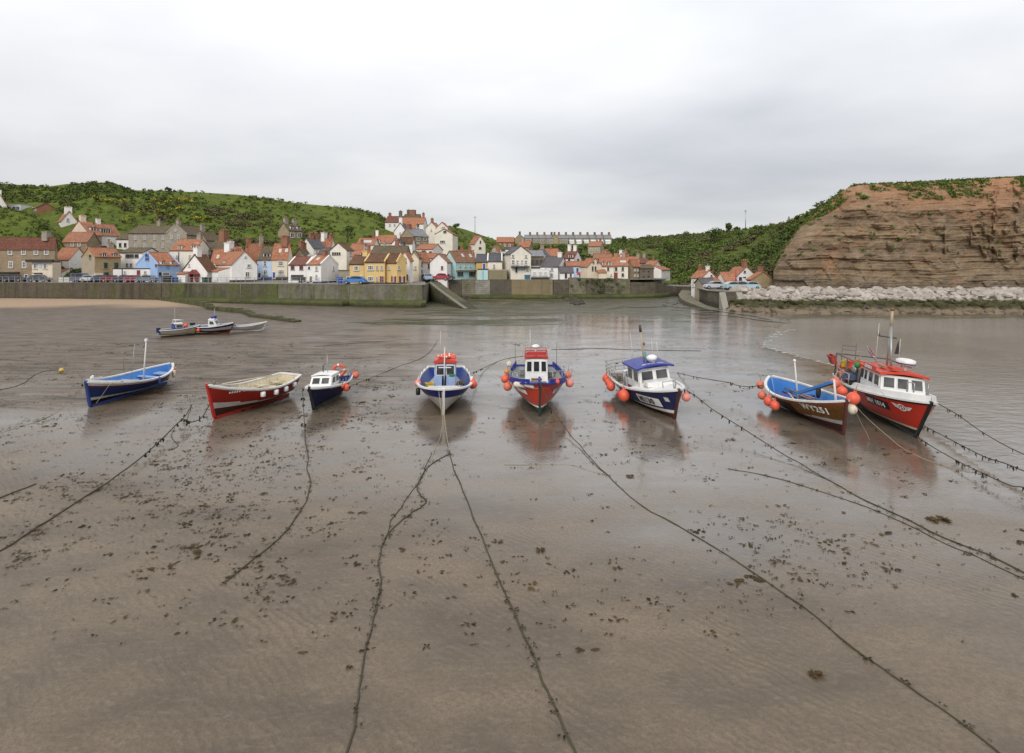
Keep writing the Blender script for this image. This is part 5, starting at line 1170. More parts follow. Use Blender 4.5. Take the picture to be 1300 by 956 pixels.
VARN = wood((.33, .155, .045), .3); OLDWOOD = wood((.23, .19, .14), .8); GUNW = gloss((.70, .69, .66), .4, .5); GREYDECK = gloss((.36, .38, .39), .6, .6); PALEDECK = gloss((.60, .59, .56), .55, .5)
STEEL = simple('galvanised_steel', (.36, .36, .35), .4, .6); RUST = paint((.20, .085, .045), .7, .5, 4); MASTW = paint((.62, .60, .56), .4, .3, 2); BUFF = paint((.42, .33, .22), .5, .3, 2)
BUOY = gloss((.74, .115, .06), .42, .3); BUOYF = gloss((.66, .165, .10), .5, .5); PINKB = gloss((.72, .24, .20), .45, .4); CREAMB = gloss((.66, .58, .47), .5, .4); YELB = gloss((.62, .46, .10), .5, .3); ROPE = simple('rope_fibre', (.30, .24, .15), .9); ROPEB = simple('blue_rope', (.05, .12, .30), .8)
NETM = simple('netting', (.10, .085, .055), .95); CRATE_R = gloss((.38, .04, .03), .5); CRATE_Y = gloss((.60, .42, .03), .5); CRATE_B = gloss((.04, .10, .34), .5); TYRE = simple('black_rubber', (.018, .018, .02), .85)
FLAGR = simple('red_cloth', (.45, .03, .04), .9); FLAGB = simple('blue_cloth', (.03, .05, .22), .9); GREENB = gloss((.02, .22, .05), .45)

class Boat:
    def __init__(s, name, label, bow, stern, L, B, zs, rake=.5, tr=.6, bands=((.0, 0),), mats=(BWHITE,), heel=0, pitch=0, floor=.35, inner=SKYB, fl=PALEDECK, clinker=True, rows=16, gun=GUNW, full=2.4, bowe=.95, cat='fishing boat', keelm=None, group=None, mide=.34, gw=.13, deck=None, zk=.14, aftband=None):
        A, Bp = G(*bow), G(*stern); d = (A-Bp); d.z = 0; d.normalize(); s.L, s.B, s.zs_, s.rake, s.tr, s.full, s.bowe, s.mide, s.zkk = L, B, zs, rake, tr, full, bowe, mide, zk
        o = A-d*L; yaw = math.atan2(d.y, d.x)
        s.root = thing(name, label, cat, (o.x, o.y, -.03), (math.radians(heel), math.radians(pitch), yaw), group)
        s.M = Matrix.Translation(s.root.location) @ s.root.rotation_euler.to_matrix().to_4x4()
        s.floor = floor; s.mats = list(mats); b = MB(); NS = 36; s.NS = NS
        ts = [0]+[(i/rows)**1.15 for i in range(1, rows+1)]
        for side in (1, -1):
            base = len(b.v); ring = []
            pl = []
            for j, t in enumerate(ts):
                pl.append((t, 0.0))
            if clinker:
                pl = []
                for j in range(rows):
                    pl.append((ts[j], .022 if j else 0)); pl.append((ts[j+1], 0.0))
            for i in range(NS+1):
                for t, off in pl: b.v.append(tuple(s.S(i/NS, t, side, off)))
            n = len(pl)
            for i in range(NS):
                for j in range(n-1):
                    f = [base+i*n+j, base+(i+1)*n+j, base+(i+1)*n+j+1, base+i*n+j+1]
                    tm = (pl[j][0]+pl[j+1][0])/2; sm = (i+.5)/NS; mi = bands[-1][1]
                    for tmax, m in bands:
                        lim = tmax(sm) if callable(tmax) else tmax
                        if tm <= lim: mi = m; break
                    if aftband and sm < aftband[0] and tm < aftband[1]: mi = aftband[2]
                    b.f.append(f if side == 1 else f[::-1]); b.m.append(mi); b.sm.append(not clinker or (j % 2 == 0 and False) or True)
        # transom
        if tr > .05:
            vs = [s.S(0, t, 1) for t in ts]+[s.S(0, t, -1) for t in reversed(ts)]
            b.add(vs, [tuple(range(len(vs)))], bands[-1][1])
        s.hull = b.build('hull', s.mats, s.root)
        # inside skin and sole
        inn = MB(); fm = MB(); N = NS
        for side in (1, -1):
            vs = []; rs = 6
            for i in range(N+1):
                sp = min(i/N, .985); tf = s.tz(sp, floor)
                for j in range(rs+1):
                    t = lerp(1.0, tf, j/rs); p = s.S(sp, t, side); y = p.y-side*min(.05, abs(p.y)); x = p.x-(.05 if sp > .9 else -.06 if i == 0 else 0)
                    vs.append((x, y, p.z-.012*(j == 0)))
            n = rs+1; inn.add(vs, [(i*n+j, i*n+j+1, (i+1)*n+j+1, (i+1)*n+j) for i in range(N) for j in range(rs)], 0, True)
        vs = [(s.S(0, t_, sd_) + Vector((.06, 0, 0))) for sd_, t_ in ((1, 1), (-1, 1), (-1, s.tz(0, floor)), (1, s.tz(0, floor)))]
        if tr > .05: inn.add(vs, [(0, 1, 2, 3)])
        inn.build('inner_planking', inner, s.root)
        vs = []
        for i in range(N+1):
            sp = min(i/N, .985); tf = s.tz(sp, floor)
            for side in (1, -1): p = s.S(sp, tf, side); vs.append((p.x-(.05 if sp > .9 else 0), p.y-side*min(.04, abs(p.y)), floor))
        fm.add(vs, [(2*i, 2*i+1, 2*i+3, 2*i+2) for i in range(N)]); fm.build('sole', fl, s.root)
        g = MB()
        for side in (1, -1):
            for i in range(NS):
                p, q = s.S(i/NS, 1, side), s.S((i+1)/NS, 1, side); g.bar(p+Vector((0, 0, .02)), q+Vector((0, 0, .02)), gw, .07)
        if tr > .05: g.bar(s.S(0, 1, 1)+Vector((.03, 0, .02)), s.S(0, 1, -1)+Vector((.03, 0, .02)), gw, .07)
        s.gunwale = g.build('gunwale', gun, s.root)
        k = MB(); k.bar((0.05, 0, zk/2), (L, 0, zk/2), .10, zk+.02)
        st = [s.S(1, t, 1)*1 for t in (0, .25, .5, .75, 1.0)]; st = [Vector((L-.1, 0, .02))]+[Vector((p.x+.015, 0, p.z)) for p in st]+[Vector((st[-1].x+.03, 0, st[-1].z+.08))]
        for p, q in zip(st, st[1:]): k.bar(p, q, .11, .10, up=(0, 1, 0))
        k.build('keel', keelm or s.mats[bands[0][1]], s.root)
    def bh(s, q):
        m = .42
        if q > m: return s.B/2*max(0, 1-((q-m)/(1-m))**s.full)
        return s.B/2*(s.tr+(1-s.tr)*(1-((m-q)/m)**(2 if s.tr > .05 else 2.4)))
    def sheer(s, q):
        a, m, c = s.zs_
        return m+(c-m)*((q-.38)/.62)**2 if q > .38 else m+(a-m)*((.38-q)/.38)**2
    def S(s, q, t, side, off=0):
        zk = s.zkk+.10*(1-q)*(1 if s.tr > .05 else .6); z = lerp(zk, s.sheer(q), t)
        e = lerp(s.mide, s.bowe, sstep(.45, 1, q)) if q > .45 else lerp(s.mide, s.mide+.12, (.45-q)/.45)
        y = max(.0, s.bh(q))*(t**e if t > 0 else 0)+(.04 if q < .999 else .02)
        if s.tr <= .05: y = y if q > .04 else y
        x = q*s.L+s.rake*t*sstep(.55, 1, q)**1.4-(.25*t*sstep(.3, 0, q) if s.tr <= .05 else .10*t*sstep(.2, 0, q))
        return Vector((x, side*(y+off), z))
    def tz(s, q, z):
        zk = s.zkk+.10*(1-q)*(1 if s.tr > .05 else .6); return max(.02, min(1, (z-zk)/(s.sheer(q)-zk)))
    def w(s, x, y, z): return s.M @ Vector((x, y, z))
    def atx(s, x, z, side, off=0):
        """hull skin at a distance along the boat and a height"""
        lo, hi = 0, 1
        for _ in range(24):
            m = (lo+hi)/2; p = s.S(m, s.tz(m, z), side)
            if p.x < x: lo = m
            else: hi = m
        p = s.S(lo, s.tz(lo, z), side, off); return Vector((p.x, p.y, z))
    def part(s, mb, name, mat, parent=None, label=None): return mb.build(name, mat, parent or s.root, label=label)
    def text(s, body, x0, z0, size, side, mat, name='registration_number', space=1.1, bold=.0, slope=0):
        c = bpy.data.curves.new('lettering', 'FONT'); c.body = body; c.size = size; c.space_character = space; c.offset = bold; c.resolution_u = 3
        o = bpy.data.objects.new('tmp', c); COL.objects.link(o); dg = bpy.context.evaluated_depsgraph_get(); me = bpy.data.meshes.new_from_object(o.evaluated_get(dg)); bpy.data.objects.remove(o)
        w = max(v.co.x for v in me.vertices) if len(me.vertices) else 1
        for v in me.vertices:
            u, h = v.co.x, v.co.y; x = x0+u if side < 0 else x0+(w-u)
            if side > 0: x = x0+w-u
            v.co = s.atx(x, z0+h+slope*u, side, .03)
        me.materials.append(mat); ob = bpy.data.objects.new(name, me); COL.objects.link(ob); ob.parent = s.root; return w
    def plate(s, x0, x1, z0, z1, side, mat, name, off=.024, n=10):
        b = MB(); vs = []
        for i in range(n+1):
            for j in range(4): vs.append(s.atx(lerp(x0, x1, i/n), lerp(z0, z1, j/3), side, off))
        b.add(vs, [(i*4+j, i*4+j+1, (i+1)*4+j+1, (i+1)*4+j) for i in range(n) for j in range(3)]); return s.part(b, name, mat)
    def thwart(s, q, z, mat, wd=.24):
        p = s.S(q, s.tz(q, z), 1); b = MB(); b.box((p.x, 0, z), (wd, 2*p.y-.08, .05)); return s.part(b, 'thwart', mat)
    def foredeck(s, q0, mat, drop=.03, camber=.06, q1=.985, name='foredeck'):
        b = MB(); vs = []; N = 12; K = 6
        for i in range(N+1):
            q = lerp(q0, q1, i/N); p = s.S(q, 1, 1)
            for j in range(K+1): u = -1+2*j/K; vs.append((p.x-(.04 if q > .9 else 0), u*max(0, p.y-.03), p.z-drop+camber*(1-u*u)))
        b.add(vs, [(i*(K+1)+j, i*(K+1)+j+1, (i+1)*(K+1)+j+1, (i+1)*(K+1)+j) for i in range(N) for j in range(K)])
        p = s.S(q0, 1, 1); t0 = s.tz(q0, s.floor); ts = [lerp(t0, .985, k/6) for k in range(7)]; R_ = [s.S(q0, t_, 1) for t_ in ts]; x_ = p.x-.02
        b.prism([(x_, max(.02, r.y-.05), r.z) for r in R_]+[(x_, -max(.02, r.y-.05), r.z) for r in reversed(R_)], (-.04, 0, 0)); return s.part(b, name, mat)
    def house(s, x0, x1, wd, z0, z1, mat, roofm, front=((-.5, .5),), side=((.1, .9),), wz=(.5, .88), slope=.15, over=.14, roofh=.12, wd1=None, back=False, fr=FRAMEW, camber=.06):
        """wheelhouse from x0 (aft) to x1 (fore)"""
        wd1 = wd1 or wd*.94; h = z1-z0; b = MB(); xf = lambda z: x1-slope*(z-z0)/h; yw = lambda z: lerp(wd, wd1, (z-z0)/h)/2
        vs = [(x0, -wd/2, z0), (x1, -wd/2, z0), (x1, wd/2, z0), (x0, wd/2, z0), (x0, -wd1/2, z1), (x1-slope, -wd1/2, z1), (x1-slope, wd1/2, z1), (x0, wd1/2, z1)]
        b.add(vs, [(0, 3, 2, 1), (4, 5, 6, 7), (0, 1, 5, 4), (1, 2, 6, 5), (2, 3, 7, 6), (3, 0, 4, 7)]); wh = s.part(b, 'wheelhouse', mat)
        za, zb = z0+h*wz[0], z0+h*wz[1]
        def window(quad, n):
            f = MB(); f.prism(quad, n*.025); o = f.build('window_frame', fr, wh); c = sum(quad, Vector())/4
            p = MB(); p.prism([c+(q_-c)*.86+n*.02 for q_ in quad], n*.012); p.build('pane', GLASS, o)
        for u0, u1 in front:
            window([Vector((xf(za), u0*yw(za), za)), Vector((xf(za), u1*yw(za), za)), Vector((xf(zb), u1*yw(zb), zb)), Vector((xf(zb), u0*yw(zb), zb))], Vector((1, 0, slope/h)).normalized())
        for sd_ in (1, -1):
            for u0, u1 in side:
                X = lambda u, z: lerp(x0, xf(z), u)
                window([Vector((X(u0, za), sd_*yw(za), za)), Vector((X(u1, za), sd_*yw(za), za)), Vector((X(u1, zb), sd_*yw(zb), zb)), Vector((X(u0, zb), sd_*yw(zb), zb))], Vector((0, sd_, 0)))
        r = MB(); K = 6; vs = []
        for zoff in (0, roofh):
            for xx in (x0-over, x1-slope+over*1.4):
                for j in range(K+1): u = -1+2*j/K; vs.append((xx, u*(wd1/2+over), z1+zoff+camber*(1-u*u)))
        m = K+1; fs = []
        for j in range(K): fs += [(j, j+1, m+j+1, m+j), (2*m+j, 3*m+j, 3*m+j+1, 2*m+j+1), (j, 2*m+j, 2*m+j+1, j+1), (m+j, m+j+1, 3*m+j+1, 3*m+j)]
        fs += [(0, m, 3*m, 2*m), (K, 2*m+K, 3*m+K, m+K)]
        r.add(vs, fs); rf = r.build('roof', roofm, wh); s.wh, s.whroof, s.rz = wh, rf, z1+roofh+camber
        return s
    def mast(s, x, y, z0, z1, r=.04, mat=MASTW, lean=(0, 0), name='mast'):
        b = MB(); b.tube([(x, y, z0), (x+lean[0], y+lean[1], z1)], [r, r*.7], 8); return s.part(b, name, mat)

def buoy(label, pos, r, mat=BUOY, boat=None, group='orange buoys hung on the boats', tilt=0, long=1.0, cat='buoy', name='buoy'):
    pos = Vector(pos); rb = random.Random(label); long *= rb.uniform(.96, 1.12); mat = rb.choice((BUOY, BUOY, BUOYF)) if mat is BUOY else mat; t = thing(name, label, cat, pos, (tilt+rb.uniform(-.25, .25), rb.uniform(-.25, .25), 0), group)
    b = MB(); b.ball((0, 0, 0), r, 14, sc=(1, 1, long)); b.tube([(0, 0, r*long*.9), (0, 0, r*long*1.15)], [r*.34, r*.22], 8); b.build('float_ball', mat, t)
    b = MB(); b.torus((0, 0, r*long*1.25), r*.2, r*.07, Matrix.Rotation(PI/2, 3, 'X'), 10, 5); b.build('eye_ring', mat, t)
    b = MB(); b.tube([(0, 0, r*long*1.3), (.02, 0, r*long*1.3+.28)], .014, 5); b.build('lanyard', ROPE, t); return t
def fender(label, pos, r, ln, mat=CREAMB, R=(0, 0, 0), group='long fenders hung on the boats'):
    t = thing('fender', label, 'fender', pos, R, group); b = MB()
    prof = [(-.5, .25), (-.47, .7), (-.38, 1), (0, 1.0), (.38, 1), (.47, .7), (.5, .25)]
    b.tube([(0, 0, a*ln) for a, _ in prof], [r*c for _, c in prof], 12); b.build('body', mat, t)
    b = MB(); b.tube([(0, 0, ln*.5), (0, 0, ln*.5+.22)], .014, 5); b.build('lanyard', ROPE, t); return t
def lifebuoy(label, pos, R_, rad=.30, rot=(PI/2, 0, 0)):
    t = thing('lifebuoy', label, 'lifebuoy', pos, rot); b = MB(); b.torus((0, 0, 0), rad, rad*.28, None, 24, 8, mf=lambda i: 1 if i % 6 == 0 else 0); b.build('ring', [BUOY, BWHITE], t)
    b = MB(); b.torus((0, 0, 0), rad*1.36, .012, None, 20, 4); b.build('grab_line', ROPE, t); return t
def creel(label, pos, rz=0, col=NETM, group='lobster pots on the boats', sc=1, tilt=0):
    t = thing('lobster_pot', label, 'lobster pot', pos, (tilt, 0, rz), group); f = MB(); ln, wd, h = .62*sc, .42*sc, .34*sc
    for x in (-ln/2, 0, ln/2):
        f.tube([(x, -wd/2, .02)]+[(x, -wd/2*math.cos(a), .02+h*math.sin(a)) for a in [k*PI/8 for k in range(1, 8)]]+[(x, wd/2, .02)], .02, 5)
    for y in (-wd/2, wd/2): f.bar((-ln/2, y, .02), (ln/2, y, .02), .05, .04)
    f.bar((-ln/2, 0, h+.02), (ln/2, 0, h+.02), .03, .03); f.build('frame', OLDWOOD, t)
    n = MB()
    for k in range(9):
        x = -ln/2+ln*k/8; n.tube([(x, -wd/2*math.cos(a)*.97, .03+h*.97*math.sin(a)) for a in [j*PI/8 for j in range(9)]], .009, 4, cap=False)
    for a in [j*PI/8 for j in range(1, 8)]: n.bar((-ln/2, -wd/2*math.cos(a)*.97, .03+h*.97*math.sin(a)), (ln/2, -wd/2*math.cos(a)*.97, .03+h*.97*math.sin(a)), .012, .012)
    n.build('net', col, t); return t
def crate(label, pos, d, mat, rz=0, tilt=0, group=None):
    t = thing('fish_crate', label, 'crate', pos, (tilt, 0, rz), group); x, y, z = d; b = MB(); w = .025
    b.box((0, 0, w/2), (x, y, w))
    for sx in (-1, 1): b.box((sx*(x/2-w/2), 0, z/2+w/2), (w, y, z-w)); b.box((0, sx*(y/2-w/2), z/2+w/2), (x-2*w, w, z-w))
    b.build('box', mat, t); r = MB()
    for sx in (-1, 1): r.box((sx*(x/2), 0, z), (.05, y+.05, .04)); r.box((0, sx*y/2, z+.001), (x-.05, .05, .038))
    r.build('rim', mat, t); return t
def coil(label, pos, r, mat=ROPE, turns=4, tilt=(0, 0, 0)):
    b = MB(); pts = []
    for i in range(turns*16): a = i/16*2*PI; rr = r*(1-.12*math.sin(i*.31)); pts.append((rr*math.cos(a), rr*math.sin(a), .02+.028*i/16))
    b.tube(pts, .022, 5); o = b.build('rope_coil', mat); o.location = pos; o.rotation_euler = tilt; return setp(o, label, 'rope', kind='thing')
def netheap(label, pos, r, mat=NETM, seed=0, sc=(1, 1, .5)):
    bm = bmesh.new(); bmesh.ops.create_icosphere(bm, subdivisions=4, radius=r)
    for v in bm.verts: d = v.co.normalized(); k = 1+.25*noise.noise(d*2.2+Vector((seed, 0, 0)))+.14*noise.noise(d*6+Vector((0, seed, 0))); v.co = Vector((d.x*sc[0], d.y*sc[1], max(-.1, d.z)*sc[2]))*r*k
    me = bpy.data.meshes.new('net_heap'); bm.to_mesh(me); bm.free(); me.materials.append(mat); o = bpy.data.objects.new('net_heap', me); COL.objects.link(o); o.location = pos; return setp(o, label, 'fishing net', kind='thing')
def oar(label, a, b, boat=None, mat=OLDWOOD):
    a, b = Vector(a), Vector(b); m = MB(); m.tube([a, a.lerp(b, .7)], .028, 7); d = (b-a); m.bar(a.lerp(b, .69), b, .13, .025); c = a.copy()
    o = m.build('oar', mat, org=c); return setp(o, label, 'oar', kind='thing')

# ---------------------------------------------------------------- blue coble on the far left of the row
b1 = Boat('coble', 'blue and white open coble with a thin white mast, bow to the west', (114, 517), (203, 489), 5.6, 2.0, (1.12, .86, 1.30), rake=.32, tr=.03, bands=((.20, 3), (.34, 0), (.82, 1), (.86, 2), (1, 0)), mats=(BWHITE, BBLUE, gloss((.25, .03, .06)), BBLACK), heel=-4, keelm=BBLUE, floor=.36, inner=SKYB, fl=LILAC, full=2.8, cat='coble', mide=.42)
for q in (.25, .45, .62): b1.thwart(q, .66, LILAC)
b1.foredeck(.84, BWHITE); bb = MB()
for side in (1, -1): bb.add([b1.S(q, 1, side)+Vector((0, 0, dz)) for q in [.66+i*.034 for i in range(11)] for dz in (0, .14)], [(2*i, 2*i+2, 2*i+3, 2*i+1) for i in range(10)])
b1.part(bb, 'bow_washboard', BWHITE); b1.plate(4.55, 5.05, 1.07, 1.13, 1, BBLACK, 'hawse_slot')
m_ = b1.mast(2.0, 0, .4, 2.75, .045); bb = MB(); bb.box((2.0, 0, 2.8), (.12, .12, .14)); bb.build('masthead_lamp', BWHITE, m_); bb = MB(); bb.tube([(2.0, -.05, 2.5), (1.9, -.2, 2.35)], .02, 5); bb.build('bracket', FRAMED, m_)
b1.mast(3.9, .7, .9, 2.9, .013, STEEL, (0, .05), 'whip_aerial')
bb = MB(); bb.box((.5, 0, .7), (.5, .7, .06)); b1.part(bb, 'stern_bench', LILAC)
bb = MB(); bb.tube([(5.75, .1, 1.36), (5.75, .1, 1.55)], .045, 6); bb.tube([(5.3, -.2, 1.3), (5.3, -.2, 1.5)], .045, 6); b1.part(bb, 'bollard', BWHITE)
fender('white fender hung under the stern of the blue coble', b1.w(.75, .86, .78), .1, .42); fender('pinkish fender nearest the stern post of the blue coble', b1.w(.25, .55, .84), .1, .42, PINKB)
fender('dark blue fender amidships on the blue coble', b1.w(2.35, 1.12, .72), .08, .42, BBLUE)

# ---------------------------------------------------------------- red coble
b2 = Boat('coble', 'red and white clinker coble with four white fenders along its side', (272, 532), (358, 504), 4.9, 1.95, (1.10, .95, 1.62), rake=.42, tr=.58, bands=((.26, 2), (lambda q: .34+.14*sstep(.5, 1, q), 0), (.90, 1), (1, 0)), mats=(BWHITE, BRED, ANTI), heel=-2, keelm=BRED, floor=.40, inner=BCREAM, fl=BCREAM, full=2.6, cat='coble', bowe=.85)
for q in (.12, .3, .48): b2.thwart(q, .78, BCREAM)
bb = MB(); bb.box((.12, 0, .8), (.3, 1.0, .3)); b2.part(bb, 'stern_locker', BCREAM); b2.foredeck(.86, BWHITE)
for q in (.15, .27, .39, .51, .63, .75):
    for side in (1, -1): bb = MB(); bb.tube([b2.S(q, t, side)-Vector((0, side*.07, 0)) for t in (.5, .75, .98)], .03, 5); b2.part(bb, 'rib', BCREAM)
for i, (q, z) in enumerate(((.62, 1.0), (.46, .84), (.31, .84), (.15, .94))):
    p = b2.S(q, .74, 1); fender(('first', 'second', 'third', 'fourth')[i]+' white ball fender back from the bow of the red coble', b2.M @ (p+Vector((0, .13, 0))), .115, .25, BWHITE)
bb = MB(); x = 3.75
for k in range(9):
    if k != 3: b2.plate(x+k*.095, x+k*.095+.06, 1.13, 1.21, 1, BWHITE, 'name_letter', .03, 1)
oar('long pale oar lying over the near gunwale of the red coble', b2.w(.6, -.6, 1.12), b2.w(3.7, -.75, 1.28), mat=BCREAM); oar('second oar lying along the thwarts of the red coble', b2.w(.5, .1, .86), b2.w(3.5, -.3, .9), mat=BCREAM)
crate('small blue fish box on the floor of the red coble', b2.w(3.35, -.1, .42), (.55, .4, .3), CRATE_B, b2.root.rotation_euler.z); netheap('brown net bundle amidships in the red coble', b2.w(2.3, .1, .46), .34, BUFF, 3)
bb = MB(); bb.tube([b2.S(.99, 1, 1)+Vector((-.25, -.02, 0)), b2.S(.99, 1, 1)+Vector((-.25, -.02, .16))], .05, 6); b2.part(bb, 'samson_post', OLDWOOD)

# ---------------------------------------------------------------- small navy cabin boat
b3 = Boat('cabin_boat', 'small navy cabin boat with a white cuddy and a ring buoy at its stern', (398, 521), (430, 501), 3.7, 1.6, (.95, .86, 1.14), rake=.35, tr=.62, bands=((.12, 2), (.93, 1), (1, 0)), mats=(BWHITE, BNAVY, BBLACK), heel=2, floor=.42, inner=BBLUE, fl=GREYDECK, full=2.5, cat='cabin boat', clinker=True)
b3.foredeck(.5, BWHITE, drop=0, camber=.05); b3.house(1.7, 2.9, 1.05, .92, 1.42, BWHITE, BWHITE, front=((-.85, -.05), (.05, .85)), side=((.08, .42), (.52, .92)), wz=(.28, .86), slope=.3, over=.03, roofh=.05)
b3.text('WY 5', 2.65, .86, .15, 1, BWHITE); b3.mast(2.1, .1, 1.4, 2.4, .02, STEEL, (0, 0), 'aerial')
bb = MB(); bb.tube([(2.05, -.15, 1.4), (2.05, -.15, 1.85), (2.0, -.05, 1.9)], .025, 6); b3.part(bb, 'navigation_lamp', FRAMED)
b3.thwart(.22, .74, GREYDECK, .35); bb = MB(); bb.box((1.15, 0, .68), (.7, .5, .5)); b3.part(bb, 'engine_box', OLDWOOD)
bb = MB()
for side in (1, -1):
    bb = MB(); pts = [b3.S(q, 1, side)+Vector((0, -.04*side, .05)) for q in (0, .1, .2, .3, .4)]; bb.tube(pts, .05, 6); b3.part(bb, 'side_rail', BROYAL)
bb = MB(); bb.tube([(.35, -.5, .9), (.35, -.5, 1.35), (.35, .5, 1.35), (.35, .5, .9)], .025, 6); b3.part(bb, 'stern_frame', STEEL)
lifebuoy('orange and white ring buoy on the stern rail of the navy cabin boat', b3.w(.45, 0.05, 1.32), 0, .27, (PI/2, 0, .2))
buoy('orange buoy on the side of the navy cabin boat', b3.w(1.9, .95, .68), .19); buoy('orange buoy on the stern corner of the navy cabin boat', b3.w(-.05, .76, .95), .19)
buoy('small red float beside the larger buoy on the navy cabin boat', b3.w(2.2, .86, .82), .09)

# ---------------------------------------------------------------- blue and white boat with the orange wheelhouse top
b4 = Boat('fishing_boat', 'blue and white fishing boat with an orange topped wheelhouse, bow on', (563, 527), (567, 472), 6.9, 2.62, (.98, .92, 1.27), rake=.45, tr=.72, bands=((.08, 2), (.60, 0), (.64, 0), (1, 1)), mats=(BWHITE, BROYAL, ANTI), keelm=BWHITE, floor=.50, inner=BBLUE, fl=GREYDECK, full=4.4, bowe=.62, mide=.36, heel=-1)
b4.house(1.9, 3.2, 1.12, .5, 1.72, LILAC, BORED, front=((-.9, -.08), (.08, .9)), side=((.12, .88),), wz=(.5, .95), slope=.06, over=.06, roofh=.16, fr=BWHITE)
bb = MB(); bb.box((3.48, .3, .80), (.5, .46, .66)); b4.part(bb, 'deck_locker', LILAC); bb = MB(); bb.box((3.5, -.36, .80), (.5, .4, .64)); b4.part(bb, 'deck_locker', LILAC)
bb = MB(); bb.box((3.28, -.02, .84), (.08, .26, .5)); b4.part(bb, 'companion_door', BNAVY)
b4.foredeck(.86, PALEDECK, drop=.05)
bb = MB(); bb.box((5.6, 0, 1.04), (.06, 1.5, .08)); b4.part(bb, 'bow_beam', BWHITE)
m_ = b4.mast(3.3, -.05, .5, 2.6, .04, MASTW, name='mast'); bb = MB(); bb.bar((3.3, -.35, 1.55), (3.3, .3, 1.55), .05, .05); bb.build('crosstree', BWHITE, m_)
for side in (1, -1):
    bb = MB()
    for q in (.1, .22, .34, .46): p = b4.S(q, 1, side); bb.tube([p+Vector((0, 0, .03)), p+Vector((0, -side*.02, .32))], .018, 5)
    bb.tube([b4.S(q, 1, side)+Vector((0, -side*.02, .32)) for q in (.06, .14, .22, .30, .38, .46)], .02, 6)
    b4.part(bb, 'side_rail', STEEL)
for i, (x, y, r_, lb) in enumerate(((2.35, .18, 0, 'port'), (2.75, -.12, .5, 'starboard'))): lifebuoy(f'orange ring buoy lying on the {lb} half of the orange wheelhouse top', b4.w(x, y, b4.rz+.09), 0, .27, (0, .12, r_))
netheap('orange lifejacket bundle on the orange wheelhouse top', b4.w(2.55, .34, b4.rz), .2, BUOY, 4, (1, 1, .6))
b4.mast(2.0, -.3, 1.9, 3.3, .012, MASTW, name='whip_aerial')
bb = MB(); bb.box((3.5, .36, 1.2), (.3, .3, .05)); b4.part(bb, 'hatch', GREENB)
crate('yellow fish box against the side of the blue boat with orange top', b4.w(3.9, -.78, .52), (.34, .3, .34), CRATE_Y, .4); crate('white fish box in the bow of the blue boat with orange top', b4.w(4.7, -.55, .52), (.6, .42, .26), BWHITE, 1.6)
oar('long oar leaning inside the blue boat with orange top', b4.w(3.4, .72, .6), b4.w(5.2, .55, 1.05), mat=RUST)
netheap('heap of dark net beside the wheelhouse of the blue boat with orange top', b4.w(2.4, .9, .5), .3, NETM, 6)
buoy('faded pink buoy on the starboard bow of the blue boat', b4.w(4.45, -1.33, .98), .17, PINKB); buoy('orange buoy on the port bow of the blue boat', b4.w(4.4, 1.40, .90), .21, BUOY)
fender('black fender below the pink buoy on the blue boat', b4.w(4.6, -1.30, .60), .11, .36, BBLACK); fender('cream fender hanging on the port bow of the blue boat', b4.w(6.0, .66, .86), .115, .5); fender('white fender near the port rail of the blue boat', b4.w(4.0, 1.36, 1.05), .09, .34, BWHITE)

# ---------------------------------------------------------------- red boat with blue gunwale
b5 = Boat('fishing_boat', 'red hulled fishing boat with blue rails and a white wheelhouse, bow on', (685, 529), (676, 473), 6.6, 2.75, (1.16, 1.08, 1.62), rake=.55, tr=.74, bands=((lambda q: .19, 2), (.245, 0), (1, 1)), mats=(BWHITE, gloss((.48, .042, .02), .3, .4), BGREEN), floor=.66, inner=GREYDECK, fl=GREYDECK, full=3.0, bowe=.52, mide=.34, gun=BROYAL, gw=.2, heel=0, clinker=False)
bb = MB()
for side in (1, -1):
    for i in range(30):
        q0, q1 = i/30, (i+1)/30
        if q0 > .9: continue
        p, r = b5.S(q0, 1, side), b5.S(q1, 1, side); bb.bar(p+Vector((0, 0, .12)), r+Vector((0, 0, .12)), .07, .2)
b5.part(bb, 'bulwark', BROYAL)
b5.house(1.7, 2.95, 1.18, .66, 2.02, BWHITE, BRED, front=((-.9, -.42), (-.28, .28), (.42, .9)), side=((.12, .52), (.6, .9)), wz=(.50, .93), slope=.05, over=.06, roofh=.1)
bb = MB(); bb.box((2.985, 0, .98), (.03, .55, .1)); b5.part(bb, 'name_board', RUST)
rl = MB()
for x in (1.75, 2.85):
    for y in (-.55, 0, .55): rl.tube([(x, y, b5.rz-.1), (x, y, b5.rz+.24)], .018, 5)
for z in (.12, .24):
    for y in (-.55, .55): rl.bar((1.75, y, b5.rz+z), (2.85, y, b5.rz+z), .03, .03)
    for x in (1.75, 2.85): rl.bar((x, -.55, b5.rz+z), (x, .55, b5.rz+z), .03, .03)
b5.part(rl, 'roof_rail', BRED); bb = MB(); bb.box((2.87, 0, b5.rz+.12), (.02, .9, .16)); b5.part(bb, 'name_board', BRED)
bb = MB(); bb.tube([(2.3, -.02, b5.rz), (2.3, -.02, b5.rz+.3)], .05, 8); bb.ball((2.3, -.02, b5.rz+.4), .22, 14, sc=(1, 1, .5)); b5.part(bb, 'radar_dome', BWHITE)
for y in (-.42, .42): bb = MB(); bb.ball((2.75, y, b5.rz+.1), .08, 10); b5.part(bb, 'lamp', BBLACK)
b5.mast(2.0, -.3, b5.rz-.1, 3.4, .014, MASTW, name='whip_aerial'); b5.mast(1.0, -1.1, 1.1, 2.6, .014, FRAMED, name='whip_aerial'); b5.mast(1.5, 1.15, 1.1, 2.7, .014, FRAMED, name='whip_aerial')
b5.foredeck(.80, GREYDECK, drop=.22)
